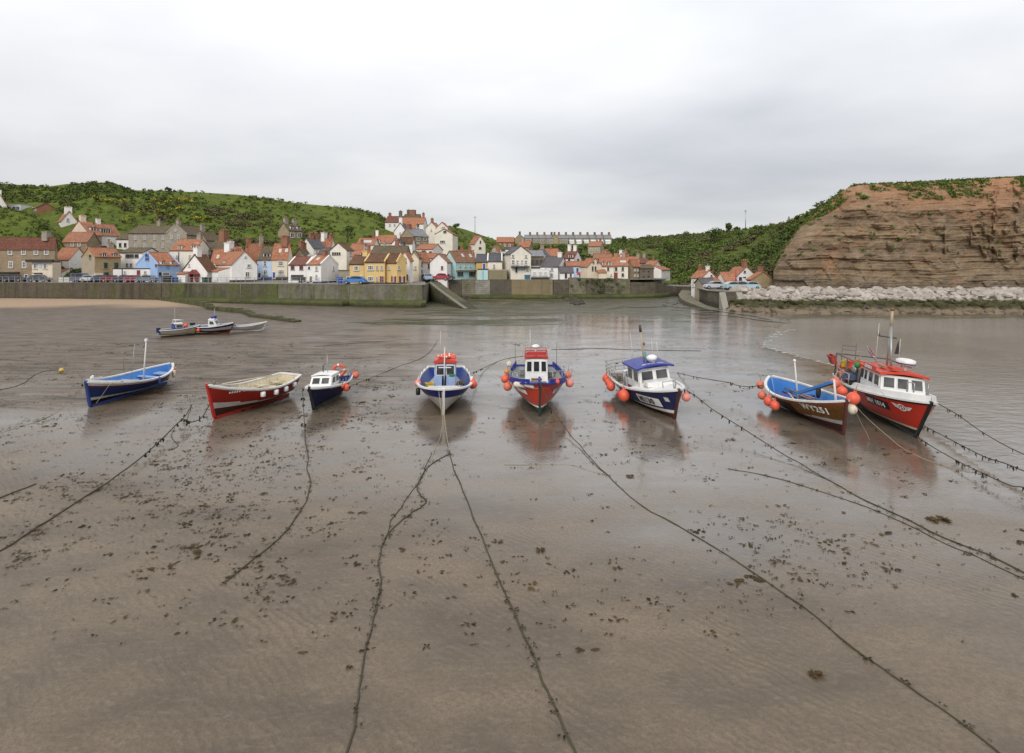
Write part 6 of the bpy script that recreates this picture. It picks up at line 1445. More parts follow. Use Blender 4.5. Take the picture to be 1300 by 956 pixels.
bb = MB(); bb.tube([(6.55, 0, 1.35), (6.55, 0, 1.82)], .055, 8); b5.part(bb, 'samson_post', BROYAL)
bb = MB(); bb.tube([b5.S(q, 1, 1)+Vector((0, -.03, .55)) for q in (.45, .55, .65, .75, .85, .93)], .022, 6)
for q in (.45, .6, .75, .9): p = b5.S(q, 1, 1); bb.tube([p, p+Vector((0, -.03, .55))], .02, 5)
b5.part(bb, 'bow_rail', STEEL)
bb = MB(); bb.tube([b5.S(q, 1, -1)+Vector((0, .03, .45)) for q in (.40, .5, .6, .7, .8)], .022, 6)
for q in (.4, .5, .6, .7, .8): p = b5.S(q, 1, -1); bb.tube([p, p+Vector((0, .03, .45))], .02, 5)
b5.part(bb, 'bow_rail', STEEL)
bb = MB(); bb.bar((4.2, -1.1, 1.12), (5.3, .35, 1.3), .1, .08); b5.part(bb, 'stowed_boom', OLDWOOD)
b5.plate(5.2, 6.2, .92, 1.12, -1, BWHITE, 'number_plate'); b5.plate(5.2, 6.1, .94, 1.14, 1, BWHITE, 'number_plate')
for k in range(6): b5.plate(5.3+k*.12, 5.38+k*.12, .99, 1.10, 1, LILAC, 'worn_letter', .034, 1)
fender('first long cream fender on the starboard bow of the red boat', b5.w(6.02, -.88, 1.34), .13, .62, CREAMB, (PI/2, 0, 1.15)); fender('second long cream fender nearer the stem of the red boat', b5.w(6.6, -.42, 1.44), .13, .62, CREAMB, (PI/2, 0, .75))
for lb, p, r_, m in (('upper of the two orange buoys low on the starboard side of the red boat', (4.1, -1.6, 1.22), .21, BUOY), ('lower of the two orange buoys on the starboard side of the red boat', (4.8, -1.46, 1.0), .21, BUOY), ('small amber buoy on the starboard rail of the red boat', (3.7, -1.52, 1.5), .14, gloss((.62, .25, .04))), ('orange buoy on the port bow of the red boat', (6.1, .80, 1.5), .15, BUOY), ('red buoy high on the port rail of the red boat', (4.0, 1.55, 1.4), .16, BUOY), ('pale orange buoy low on the port side of the red boat', (4.3, 1.58, 1.06), .20, PINKB)): buoy(lb, b5.w(*p), r_, m)
buoy('cream ball float on the starboard quarter rail of the red boat', b5.w(2.2, -1.42, 1.62), .15, CREAMB)
for i, (x, y) in enumerate(((.7, -.5), (.7, .45), (1.2, .85))): creel(('starboard', 'port', 'forward')[i]+' lobster pot on the stern deck of the red boat', b5.w(x, y, .67), .3*i)

# ---------------------------------------------------------------- navy potter with white deck
b6 = Boat('fishing_boat', 'navy fishing boat with a blue wheelhouse roof, mast and buoys down its side', (857, 533), (790, 489), 6.4, 2.45, (1.0, .98, 1.50), rake=.75, tr=.8, bands=((.16, 2), (.27, 0), (1, 1)), mats=(BWHITE, BNAVY, ANTI), floor=.62, inner=PALEDECK, fl=GREYDECK, full=2.8, bowe=.34, heel=6, clinker=False, mide=.24)
b6.foredeck(.58, BWHITE, drop=.02, camber=.10)
b6.house(2.75, 4.5, 1.55, .98, 1.98, BWHITE, BROYAL, front=((-.9, -.06), (.06, .9)), side=((.06, .44), (.56, .94)), wz=(.34, .91), slope=.12, over=.2, roofh=.08, camber=.12)
bb = MB(); bb.box((4.6, 0, 1.35), (.9, 1.2, .22)); b6.part(bb, 'trunk_cabin', BWHITE)
c = bpy.data.curves.new('lettering', 'FONT'); c.body = 'JENNIE LEE'; c.size = .22; c.resolution_u = 3; c.offset = .004; c.align_x = 'CENTER'
o = bpy.data.objects.new('t', c); COL.objects.link(o); me = bpy.data.meshes.new_from_object(o.evaluated_get(bpy.context.evaluated_depsgraph_get())); bpy.data.objects.remove(o)
for v in me.vertices: y = v.co.x; v.co = Vector((4.44-v.co.y*.95-.02, y, 1.98+.085+.12*(1-(y/1.0)**2)-.03+.02))
for v in me.vertices: v.co.z = 1.98+.08+.12*(1-(v.co.y/1.0)**2)+.012
me.materials.append(BWHITE); o = bpy.data.objects.new('boat_name', me); COL.objects.link(o); o.parent = b6.whroof
m_ = b6.mast(3.5, -.1, 2.0, 3.75, .05, BUFF, (-.1, 0)); bb = MB(); bb.tube([(3.41, -.1, 3.6), (3.4, -.1, 3.95)], .07, 8); bb.build('masthead_lamp', FRAMED, m_); bb = MB(); bb.ball((3.46, -.02, 3.0), .08, 8); bb.build('lamp', RUST, m_); bb = MB(); bb.tube([(3.6, .05, 2.05), (3.5, 0, 2.6)], .05, 6); bb.build('stay_fitting', gloss((.05, .30, .27)), m_)
bb = MB(); bb.tube([(3.9, .15, 2.1), (3.9, .15, 2.25)], .15, 12); bb.tube([(3.9, .15, 2.25), (3.9, .15, 2.42), (3.9, .15, 2.5)], [.24, .26, .12], 14); b6.part(bb, 'radar_dome', BWHITE)
for y, z in ((-.6, 3.6), (.45, 3.1), (.7, 3.0)): b6.mast(3.3, y, 2.05, z, .012, MASTW, name='whip_aerial')
cg = MB()
for z in (1.1, 1.3, 1.5, 1.68):
    pts = [(2.2, -1.22, z), (.1, -1.1, z), (-.15, -.6, z), (-.15, .6, z), (.1, 1.1, z), (2.2, 1.22, z)]
    cg.tube(pts, .022, 5)
for x, y in ((2.2, -1.22), (1.5, -1.18), (.8, -1.14), (.1, -1.1), (-.15, -.5), (-.15, 0), (-.15, .5), (.1, 1.1), (.8, 1.14), (1.5, 1.18), (2.2, 1.22)): cg.tube([(x, y, .98), (x, y, 1.7)], .02, 5)
b6.part(cg, 'pot_cage', STEEL)
bb = MB(); bb.box((1.25, .1, .92), (1.3, .9, .6)); b6.part(bb, 'engine_hatch', BWHITE)
bb = MB(); bb.tube([(2.55, -.9, .62), (2.55, -.9, 1.4), (2.5, -.6, 1.5)], .05, 7); bb.ball((2.5, -.72, 1.42), .17, 12, sc=(1, .4, 1)); b6.part(bb, 'pot_hauler', STEEL)
b6.plate(4.6, 6.1, .56, .95, -1, BWHITE, 'number_plate', .02); b6.plate(4.56, 6.14, .52, .99, -1, BBLACK, 'number_plate_edge', .012); b6.text('MI130', 4.72, .63, .36, -1, BBLACK, bold=.02, space=1.12)
b6.plate(6.4, 6.6, .9, 1.1, -1, PALEDECK, 'bow_patch', .012, 4)
bb = MB(); bb.tube([b6.S(.99, 1, 1)+Vector((-.35, -.1, 0)), b6.S(.99, 1, 1)+Vector((-.35, -.1, .22))], .05, 7); bb.tube([(6.15, -.3, 1.45), (6.15, -.3, 1.7), (6.15, .3, 1.7), (6.15, .3, 1.45)], .025, 6); b6.part(bb, 'bow_bitts', STEEL)
for lb, p, r_, m in (('aftmost orange buoy on the navy boat with a blue roof', (.5, -1.28, .86), .2, BUOY), ('second orange buoy from the stern of the navy boat with a blue roof', (1.1, -1.34, .78), .19, BUOY), ('third and brightest of the stern buoys on the navy blue roofed boat', (1.8, -1.42, .72), .23, BUOY), ('dark red buoy amidships on the navy boat with a blue roof', (3.3, -1.42, .62), .20, gloss((.42, .05, .05))), ('large orange buoy under the registration of the navy boat', (3.9, -1.42, .72), .27, BUOY), ('pale pink buoy hung from the stem of the navy boat with a blue roof', (6.95, .38, 1.12), .19, PINKB)): buoy(lb, b6.w(*p), r_, m)
for i, (x, y, rz) in enumerate(((.35, -.6, 0), (.35, .5, .4), (2.1, .75, 1.2), (.9, -.85, .2))): creel(('aft starboard', 'aft port', 'forward port', 'side')[i]+' lobster pot inside the cage of the navy boat', b6.w(x, y, .64 if i != 1 else .64), rz)
crate('red fish box beside the wheelhouse of the navy boat', b6.w(2.45, -.35, .64), (.6, .42, .34), CRATE_R, .3); crate('second red fish box behind the first on the navy boat', b6.w(2.45, .3, .64), (.6, .42, .30), CRATE_R, .1)
buoy('white float among red ones in the stern cage of the navy boat', b6.w(.9, .45, 1.42), .16, BWHITE); buoy('red float left of the white one in the stern cage of the navy boat', b6.w(.95, .05, 1.42), .17, PINKB); buoy('red float right of the white one in the stern cage of the navy boat', b6.w(.9, .85, 1.42), .17, CRATE_R)

# ---------------------------------------------------------------- varnished coble
b7 = Boat('coble', 'varnished wooden coble with a blue inside and four buoys, moored alongside', (1071, 553), (984, 509), 5.7, 2.1, (1.22, .98, 1.50), rake=.38, tr=.03, bands=((.24, 2), (lambda q: .24+.13*sstep(.55, .8, q), 0), (.84, 1), (.97, 4), (1, 0)), mats=(BWHITE, VARN, ANTI, BBLACK, gloss((.38, .12, .05), .4)), heel=5, floor=.42, inner=SKYB, fl=GREYDECK, full=2.9, cat='coble', mide=.42, aftband=(.62, .82, 3), bowe=.85)
for q in (.2, .36): b7.thwart(q, .72, BBLUE)
b7.foredeck(.9, SKYB); b7.text('WY251', 4.2, .82, .36, -1, BWHITE, bold=.014, space=1.15); b7.text('FISHER LASS', 4.55, 1.24, .10, -1, BWHITE, 'boat_name')
m_ = b7.mast(2.6, -.15, .5, 2.5, .045); bb = MB(); bb.ball((2.6, -.15, 2.52), .07, 8); bb.build('masthead_lamp', BWHITE, m_)
b7.mast(4.75, .35, .5, 2.05, .06, MASTW, name='samson_post')
bb = MB(); bb.bar((3.0, -.5, 1.12), (4.7, .3, 1.95), .13, .1); b7.part(bb, 'stowed_boom', SKYB); bb = MB(); bb.bar((2.9, -.25, 1.08), (4.6, .45, 1.85), .06, .06); bb.bar((2.9, -.35, 1.18), (4.6, .35, 1.93), .05, .05); b7.part(bb, 'stowed_oars', wood((.34, .18, .08)))
bb = MB(); bb.tube([(3.4, -.3, .45), (3.2, -.85, 1.25)], .03, 6); bb.tube([(3.4, -.4, .45), (3.9, -.9, 1.1)], .03, 6); b7.part(bb, 'hauler_frame', STEEL)
bb = MB(); bb.box((1.9, .1, .58), (1.6, .7, .12)); b7.part(bb, 'engine_cover', BBLUE)
for i, (x, y) in enumerate(((1.4, .45), (1.9, -.1), (2.3, .3))): oar(('outer', 'middle', 'inner')[i]+' oar lying fore and aft in the varnished coble', b7.w(x-.9, y*.6, .78), b7.w(x+1.5, y, .82), mat=wood((.36, .2, .1)) if i != 1 else OLDWOOD)
netheap('dark blue tarpaulin folded in the varnished coble', b7.w(1.5, -.25, .6), .42, BBLUE, 9, (1.3, .8, .4))
tt = thing('tyre', 'black tyre hung inside the rail of the varnished coble', 'tyre', b7.w(2.8, .7, 1.05), (PI/2, .3, .9)); bb = MB(); bb.torus((0, 0, 0), .2, .075, None, 20, 8); bb.build('rubber_ring', TYRE, tt)
for lb, p, r_ in (('aftmost orange buoy at the stern of the varnished coble', (.1, -.72, .92), .19), ('second orange buoy from the stern of the varnished coble', (1.35, -1.22, .74), .20), ('third orange buoy from the stern of the varnished coble', (2.15, -1.30, .66), .21), ('foremost of the four stern buoys of the varnished coble', (2.8, -1.31, .62), .21), ('big red buoy on the port bow of the varnished coble', (5.85, .42, 1.52), .25), ('orange buoy between the varnished coble and the red trawler', (2.9, 1.42, 1.42), .23), ('second orange buoy between the varnished coble and the red trawler', (3.5, 1.36, 1.2), .22)): buoy(lb, b7.w(*p), r_, BUOY)
buoy('cream buoy under the big red one at the bow of the varnished coble', b7.w(5.9, .30, 1.12), .20, CREAMB)

# ---------------------------------------------------------------- red trawler with orange wheelhouse roof
b8 = Boat('fishing_boat', 'red fishing boat with an orange wheelhouse roof, white deck and tall raked mast', (1163, 556), (1078, 502), 6.6, 2.6, (1.15, 1.12, 1.60), rake=.85, tr=.78, bands=((.12, 2), (.22, 3), (.93, 1), (1, 4)), mats=(BWHITE, gloss((.50, .035, .018), .28, .3), BBLACK, BCREAM, BBLACK), floor=.7, inner=PALEDECK, fl=GREYDECK, full=2.7, bowe=.42, heel=-5, clinker=False, mide=.3, aftband=(.56, .93, 2))  # aftband: hull black aft of midships, up to the top band
bb = MB()
for side in (1, -1):
    N_ = 26; vs = []
    for i in range(N_+1):
        q = lerp(.48, 1, i/N_); p = b8.S(q, 1, side); hgt = .24*sstep(.46, .54, q)
        for k, (dy, dz) in enumerate(((0, .05), (-.04, .05+hgt), (-.12, .05+hgt), (-.12, .05))): vs.append((p.x, p.y+side*dy if abs(p.y) > .13 else p.y*.4, p.z+dz))
    bb.add(vs, [(4*i+k, 4*i+(k+1) % 4, 4*i+4+(k+1) % 4, 4*i+4+k) for i in range(N_) for k in range(4)])
b8.part(bb, 'bulwark', BWHITE); b8.foredeck(.5, BWHITE, drop=-.12, camber=.12)
b8.house(2.85, 5.15, 1.7, 1.22, 2.14, BWHITE, BORED, front=((-.92, -.36), (-.28, .28), (.36, .92)), side=((.03, .16), (.2, .34), (.42, .64), (.7, .94)), wz=(.42, .93), slope=.2, over=.12, roofh=.1, camber=.1)
tx = bpy.data.curves.new('lettering', 'FONT'); tx.body = 'SEMBRA'; tx.size = .24; tx.resolution_u = 3; tx.offset = .012
o = bpy.data.objects.new('t', tx); COL.objects.link(o); me = bpy.data.meshes.new_from_object(o.evaluated_get(bpy.context.evaluated_depsgraph_get())); bpy.data.objects.remove(o)
bb = MB(); bb.box((4.1, -.955, 2.30), (1.35, .03, .22)); nb_ = bb.build('name_board', BORED, b8.whroof)
for v in me.vertices: v.co = Vector((3.55+v.co.x, -.975, 2.23+v.co.y*.8))
me.materials.append(BWHITE); o = bpy.data.objects.new('boat_name', me); COL.objects.link(o); o.parent = nb_
b8.plate(4.5, 5.8, .82, 1.14, -1, BBLACK, 'number_plate', .016); b8.text('MH 1014', 4.56, .88, .26, -1, BWHITE, bold=.01, space=1.08)
# winged roundel
def badge(x, z):
    c0 = MB(); 
    def disc(rx, rz, off, m, rin=0):
        n = 28; vs = []
        for i in range(n): a = 2*PI*i/n; vs.append(b8.atx(x+rx*math.cos(a), z+rz*math.sin(a), -1, off))
        if rin:
            for i in range(n): a = 2*PI*i/n; vs.append(b8.atx(x+rx*rin*math.cos(a), z+rz*rin*math.sin(a), -1, off))
            c0.add(vs, [(i, (i+1) % n, n+(i+1) % n, n+i) for i in range(n)], m)
        else: c0.add(vs, [tuple(range(n))], m)
    disc(.17, .13, .03, 0, .74)
    for sx in (-1, 1):
        for k in range(3):
            z1 = z+.07-.05*k; vs = [b8.atx(x+sx*.17, z1, -1, .03), b8.atx(x+sx*(.40-.05*k), z1+.03, -1, .03), b8.atx(x+sx*(.38-.05*k), z1-.012, -1, .03), b8.atx(x+sx*.17, z1-.03, -1, .03)]; c0.add(vs, [(0, 1, 2, 3)])
    for sx in (-1, 1): c0.add([b8.atx(x+sx*.055+a, z+h_, -1, .032) for a, h_ in ((-.018, -.07), (.018, -.07), (.018, .07), (-.018, .07))], [(0, 1, 2, 3)])
    c0.add([b8.atx(x+a, z+h_, -1, .033) for a, h_ in ((-.04, -.014), (.04, -.014), (.04, .014), (-.04, .014))], [(0, 1, 2, 3)])
    b8.part(c0, 'emblem', BWHITE)
badge(6.45, 1.12)
ms = MB(); ms.tube([(3.3, 0, 2.3), (3.05, .1, 4.2)], .035, 7); ms.tube([(3.75, 0, 2.3), (3.1, .1, 4.1)], .05, 7); m_ = b8.part(ms, 'mast', STEEL)
bb = MB(); bb.tube([(3.08, .1, 4.1), (3.02, .12, 4.85)], .06, 8); bb.build('exhaust_pipe', BUFF, m_); bb = MB(); bb.tube([(3.02, .12, 4.8), (3.0, .12, 4.95)], .085, 8); bb.build('masthead_lamp', RUST, m_)
bb = MB(); bb.bar((2.9, -.3, 3.6), (3.3, .3, 3.6), .05, .05); bb.ball((2.9, -.3, 3.66), .07, 8); bb.build('lamp_bracket', FRAMED, m_); bb = MB(); bb.prism([(3.3, .35, 3.5), (3.35, .45, 2.9), (3.3, .25, 2.9)], (.03, 0, 0)); bb.build('signal_cone', BBLACK, m_)
for y, z in ((-.5, 4.2), (.4, 3.6)): b8.mast(3.4, y, 2.35, z, .012, MASTW, name='whip_aerial')
bb = MB(); bb.tube([(4.6, .2, 2.35), (4.6, .2, 2.6)], .07, 8); bb.tube([(4.6, .2, 2.6), (4.6, .2, 2.68), (4.6, .2, 2.82), (4.6, .2, 2.88)], [.30, .36, .36, .2], 18); b8.part(bb, 'radar_dome', BWHITE); bb = MB(); bb.tube([(4.6, .2, 2.655), (4.6, .2, 2.70)], .368, 18); b8.part(bb, 'radar_band', BNAVY)
bb = MB(); bb.box((4.95, -.35, 2.44), (.5, .3, .1)); b8.part(bb, 'liferaft_case', BORED); bb = MB(); bb.box((4.2, -.5, 2.41), (.6, .18, .06)); b8.part(bb, 'roof_board', wood((.36, .2, .1)))
bb = MB()
for y in (-.35, .35): bb.tube([(6.3, y, 1.75), (6.3, y, 2.15), (6.6, y*.7, 2.15), (6.6, y*.7, 1.8)], .03, 7)
b8.part(bb, 'bow_bitts', STEEL)
gt = MB()
for y in (-1.15, 1.15):
    gt.tube([(.35, y, 1.1), (.35, y, 2.3)], .035, 7); gt.tube([(1.9, y, 1.1), (1.9, y, 2.25)], .03, 7)
gt.tube([(.35, -1.15, 2.3), (.35, 1.15, 2.3)], .035, 7)
for y in (-1.15, 1.15): gt.tube([(.35, y, 2.3), (2.9, y, 2.3)], .028, 7)
gt.tube([(1.1, -1.15, 1.1), (1.1, -1.15, 2.9)], .016, 6); gt.tube([(1.1, -.55, 1.5), (1.1, -.55, 3.0)], .02, 6)
for z in (2.6, 2.8): gt.bar((1.1, -1.15, z), (1.1, -.55, z), .03, .03)
b8.part(gt, 'stern_gantry', paint((.13, .105, .085), .6, .5, 4))
for side in (1, -1):
    bb = MB(); bb.tube([b8.S(q, 1, side)+Vector((0, 0, .55)) for q in (.05, .15, .25, .35, .44)], .025, 6); bb.tube([b8.S(q, 1, side)+Vector((0, 0, .3)) for q in (.05, .15, .25, .35, .44)], .02, 6)
    for q in (.05, .15, .25, .35, .44): p = b8.S(q, 1, side); bb.tube([p, p+Vector((0, 0, .56))], .022, 5)
    b8.part(bb, 'side_rail', STEEL)
bb = MB(); bb.tube([(2.5, -.8, .7), (2.5, -.8, 1.9), (2.45, -1.1, 2.0)], .06, 7); bb.ball((2.45, -1.0, 1.9), .22, 12, sc=(1, .45, 1)); b8.part(bb, 'pot_hauler', STEEL)
bb = MB(); bb.box((1.7, .2, 1.0), (1.0, 1.2, .55)); b8.part(bb, 'sorting_table', GREYDECK)
for i, (x, y, z, rz) in enumerate(((.6, -.7, .72, .1), (.6, .1, .72, .0), (.6, .8, .72, .2), (.65, -.4, 1.08, .4), (.7, .5, 1.40, -.2), (2.2, .75, .72, 1.3), (1.2, .3, 1.55, .5), (1.1, -.85, 1.1, 1.5))):
    creel(('aft starboard', 'aft middle', 'aft port', 'upper starboard', 'upper port', 'forward port', 'table top', 'starboard rail')[i]+' lobster pot on the stern of the red fishing boat', b8.w(x, y, z), rz+b8.root.rotation_euler.z)
crate('orange fish basket on the stern deck of the red fishing boat', b8.w(1.9, -.75, 1.85), (.6, .45, .34), BUOY, .2); crate('yellow fish box among the pots of the red fishing boat', b8.w(1.3, -.9, 1.82), (.5, .36, .26), CRATE_Y, .6)
crate('red crossed fish box standing on the stern rail of the red fishing boat', b8.w(.2, -1.2, 1.75), (.62, .2, .42), CRATE_R, b8.root.rotation_euler.z, .3)
netheap('heap of brown netting on the stern of the red fishing boat', b8.w(1.9, -.35, 1.35), .7, NETM, 12, (1, 1.3, .75)); netheap('tangle of grey blue rope by the rail of the red fishing boat', b8.w(2.3, -1.05, 1.4), .42, paint((.07, .085, .14), .9, .4, 9), 13, (1.1, .6, .7)); netheap('buff tarpaulin bundle beside the pots of the red fishing boat', b8.w(1.2, -.75, 1.5), .42, BUFF, 15, (1.2, .8, .55))
netheap('black oilskin heap on the sorting table of the red fishing boat', b8.w(1.3, .3, 1.9), .36, BBLACK, 17, (1.3, .8, .6))
buoy('green float hanging aft of the orange wheelhouse roof', b8.w(2.65, -.95, 2.12), .14, GREENB)
for i, (x, y, z) in enumerate(((.75, -.95, 1.62), (1.35, -1.05, 1.42), (1.75, -1.15, 1.28))): buoy(('uppermost', 'middle', 'lowest')[i]+' orange buoy piled on the stern rail of the red fishing boat', b8.w(x, y, z), .23, BUOY)
fl = thing('flag', 'small furled red white and blue flag behind the orange wheelhouse roof', 'flag', b8.w(2.5, -.1, 2.3)); bb = MB(); bb.tube([(0, 0, 0), (-.25, .35, .75)], .02, 6); bb.build('staff', STEEL, fl)
for m, o1 in ((FLAGR, 0), (BWHITE, .09), (FLAGB, .17)): bb = MB(); bb.add([(-.24+.02, .34, .72-o1), (-.12, .14, .34-o1*.7), (-.05, .03, .28-o1*.5), (-.18, .2, .6-o1)], [(0, 1, 2, 3)]); bb.build('cloth', m, fl)

# ---------------------------------------------------------------- three small boats far up the beach
f1 = Boat('cabin_boat', 'small cream hulled boat with a blue cuddy far up the beach', (247, 425), (216, 427.5), 3.0, 1.5, (.7, .72, .98), rake=.5, tr=.75, bands=((.1, 2), (.86, 0), (1, 1)), mats=(BCREAM, BBLUE, BBLACK), floor=.3, inner=BBLUE, fl=BBLUE, full=2.6, cat='cabin boat', clinker=False); f1.foredeck(.45, BBLUE, 0, .06); f1.house(1.1, 2.1, 1.0, .7, 1.25, BBLUE, BWHITE, front=((-.8, .8),), side=((.1, .9),), wz=(.3, .9), slope=.3, over=.02, roofh=.05)
bb = MB(); bb.tube([(1.2, -.4, 1.25), (1.2, -.4, 1.65), (1.9, -.35, 1.6)], .03, 6); bb.tube([(1.2, .4, 1.25), (1.2, .4, 1.65), (1.9, .35, 1.6)], .03, 6); bb.bar((1.2, -.4, 1.65), (1.2, .4, 1.65), .04, .04); f1.part(bb, 'windscreen_frame', BWHITE); f1.mast(1.3, .2, 1.3, 2.8, .015, MASTW, name='aerial'); bb = MB(); bb.box((-.15, 0, .75), (.3, .3, .45)); f1.part(bb, 'outboard_motor', BNAVY)
buoy('orange buoy on the blue cuddy of the small cream boat', f1.w(2.0, -.72, 1.1), .2)
f2 = Boat('cabin_boat', 'small white boat with a blue band and dark red bottom up the beach', (291, 423.5), (262, 424), 3.3, 1.6, (.75, .82, 1.15), rake=.45, tr=.6, bands=((.36, 2), (.74, 0), (.93, 1), (1, 0)), mats=(BWHITE, BROYAL, ANTI), floor=.35, inner=BBLUE, fl=GREYDECK, full=2.6, cat='cabin boat', heel=3); f2.foredeck(.55, BBLUE, 0, .05); f2.house(1.5, 2.3, 1.0, .85, 1.5, BWHITE, BWHITE, front=((-.8, .8),), side=((.15, .85),), wz=(.3, .85), slope=.3, over=.02, roofh=.05)
bb = MB(); bb.tube([(1.7, 0, 1.55), (1.7, 0, 1.75), (2.1, 0, 1.75)], .14, 8); f2.part(bb, 'roof_hatch', BROYAL); f2.mast(1.9, .1, 1.55, 2.6, .015, MASTW, name='aerial'); bb = MB(); bb.box((-.15, 0, .95), (.36, .36, .5)); f2.part(bb, 'outboard_motor', BBLACK)
buoy('orange buoy at the stern of the small white boat with a red bottom', f2.w(.7, -.82, .55), .17); buoy('yellow buoy beside the orange one on the small red bottomed boat', f2.w(.1, -.72, .55), .17, YELB)
f3 = Boat('rowing_boat', 'plain white open rowing boat beside the two small cabin boats', (333, 419.5), (303, 421.5), 3.1, 1.4, (.66, .64, .92), rake=.4, tr=.65, bands=((1, 0),), mats=(BWHITE,), floor=.25, inner=GREYDECK, fl=GREYDECK, full=2.6, cat='rowing boat'); f3.thwart(.35, .5, OLDWOOD); f3.thwart(.6, .5, OLDWOOD)
netheap('blue cover bundled on the stern of the white rowing boat', f3.w(.25, 0, .6), .3, BBLUE, 21, (1, 1, .8))
# ================================================================== vegetation
def foliage(name, a, b, c):
    t = NT(name); r = t.node('ShaderNodeNewGeometry'); v = t.coord('Object'); n = t.noise(v, .25, 4, .6)
    col = t.mix(r.outputs['Random Per Island'], c4(a), c4(b)); col = t.mix(t.ramp(n, [(.4, 0), (.65, .8)]), col, c4(c))
    return t.out(col, .8, .2)
F_DARK = foliage('scrub_leaf', (.044, .064, .015), (.090, .122, .028), (.066, .088, .026)); F_MID = foliage('bush_leaf', (.058, .092, .016), (.125, .178, .034), (.095, .13, .03)); F_DRY = foliage('dry_scrub', (.07, .062, .03), (.16, .13, .07), (.09, .085, .035))
F_GRASS = foliage('long_grass', (.060, .090, .014), (.125, .165, .032), (.105, .12, .034)); F_YEL = foliage('gorse_flower', (.38, .27, .02), (.62, .46, .04), (.50, .36, .03)); BARK = paint((.09, .07, .05), .9, .4, 3)
def clump(vs, fs, c, r, n, leaf, rnd, flat=.75, up=.3):
    """ragged leafy crown: small faces through the volume, more towards the skin"""
    lobes = [(Vector((rnd.gauss(0, .4)*r, rnd.gauss(0, .4)*r, rnd.uniform(-.1, .45)*r*flat)), rnd.uniform(.45, .8)*r) for _ in range(4)]
    for k in range(n):
        o, lr = lobes[k % 4]; d = Vector((rnd.gauss(0, 1), rnd.gauss(0, 1), rnd.gauss(0, 1)+up)); d.normalize()
        p = c+o+Vector((d.x, d.y, d.z*flat))*lr*rnd.uniform(.55, 1.05)
        a = (d+Vector((rnd.gauss(0, .5), rnd.gauss(0, .5), rnd.gauss(0, .5)))).normalized(); u = a.orthogonal().normalized(); w_ = a.cross(u); ang = rnd.uniform(0, 6.28); u2 = u*math.cos(ang)+w_*math.sin(ang); w2 = a.cross(u2)
        s = leaf*rnd.uniform(.6, 1.4); i = len(vs); vs += [p-u2*s, p+w2*s*.55, p+u2*s, p-w2*s*.55]; fs.append((i, i+1, i+2, i+3))
def quick(name, vs, fs, mat, org=None):
    me = bpy.data.meshes.new(name); o_ = Vector(org) if org is not None else Vector((0, 0, 0)); me.from_pydata([tuple(v-o_) for v in vs], [], fs); me.materials.append(mat); me.update()
    o = bpy.data.objects.new(name, me); COL.objects.link(o); return o
def scrub(name, hill, n, pxr, dens, mat, rr, leaf, per, seed):
    rnd = random.Random(seed); vs = []; fs = []; k = 0; tries = 0
    while k < n and tries < n*40:
        tries += 1; px = rnd.uniform(*pxr); t_ = rnd.random()**1.1
        q = hill.pt(px, t_); py = HY-(q.z-H)/q.y*F
        if rnd.random() > dens(px, py, t_, q) or hides(q): continue
        r = rnd.uniform(*rr); clump(vs, fs, q+Vector((0, 0, r*.25)), r, per, leaf, rnd); k += 1
    setp(quick(name, vs, fs, mat), kind='stuff')
def dL(px, py, t_, q):
    n = fbm(q.x*.03, q.y*.03, 5)+.5*fbm(q.x*.1, q.y*.1, 1)
    base = .9*sstep(50, 100, px)*sstep(175, 155, px)*sstep(.7, .9, t_)*(t_ < .985)+.55*sstep(260, 150, px)*(n > .0)+.16*(n > .25)
    if px > 460: base += .8*sstep(.8, .95, t_)*sstep(470, 485, px)*sstep(525, 500, px)
    return min(1, base)
scrub('hill_scrub', HL, 560, (-60, 640), dL, F_DARK, (.4, 1.15), .26, 40, 1)
scrub('grass_tussocks', HL, 2300, (-60, 645), lambda px, py, t_, q: .25+.75*(fbm(q.x*.05, q.y*.05, 2) > -.1), F_GRASS, (.4, 1.0), .30, 16, 2)
scrub('dry_scrub', HL, 260, (60, 420), lambda px, py, t_, q: sstep(.0, .3, fbm(q.x*.04, q.y*.04, 31))*sstep(.85, .5, t_), F_DRY, (.6, 1.5), .32, 36, 3)
def dR(px, py, t_, q):
    n = fbm(q.x*.04, q.y*.04, 12); return sstep(-.3, .3, n)*(1 if t_ < .86 else .12)*(1 if px < 1010 else .5)
scrub('headland_bushes', HR, 520, (756, 1085), dR, F_DARK, (.6, 1.8), .36, 44, 4)
scrub('headland_grass', HR, 1500, (756, 1085), lambda px, py, t_, q: .5+.5*(t_ > .75), F_GRASS, (.4, 1.0), .3, 16, 14)
scrub('headland_bushes', HR, 800, (756, 1050), lambda px, py, t_, q: sstep(-.05, .2, fbm(q.x*.05, q.y*.05, 21))*(1 if t_ < .86 else .1), F_MID, (.6, 1.7), .36, 42, 5)
scrub('headland_dry_scrub', HR, 380, (800, 1075), lambda px, py, t_, q: sstep(.0, .25, fbm(q.x*.05, q.y*.05, 44)), F_DRY, (.8, 1.7), .4, 40, 6)
scrub('far_hill_bushes', HF, 620, (645, 800), lambda px, py, t_, q: sstep(.25, .6, t_)*.9+.25, F_DARK, (1.0, 2.2), .6, 34, 7)
scrub('far_hill_bushes', HF, 260, (655, 790), lambda px, py, t_, q: sstep(.4, .8, t_), F_MID, (.9, 2.0), .6, 30, 8)
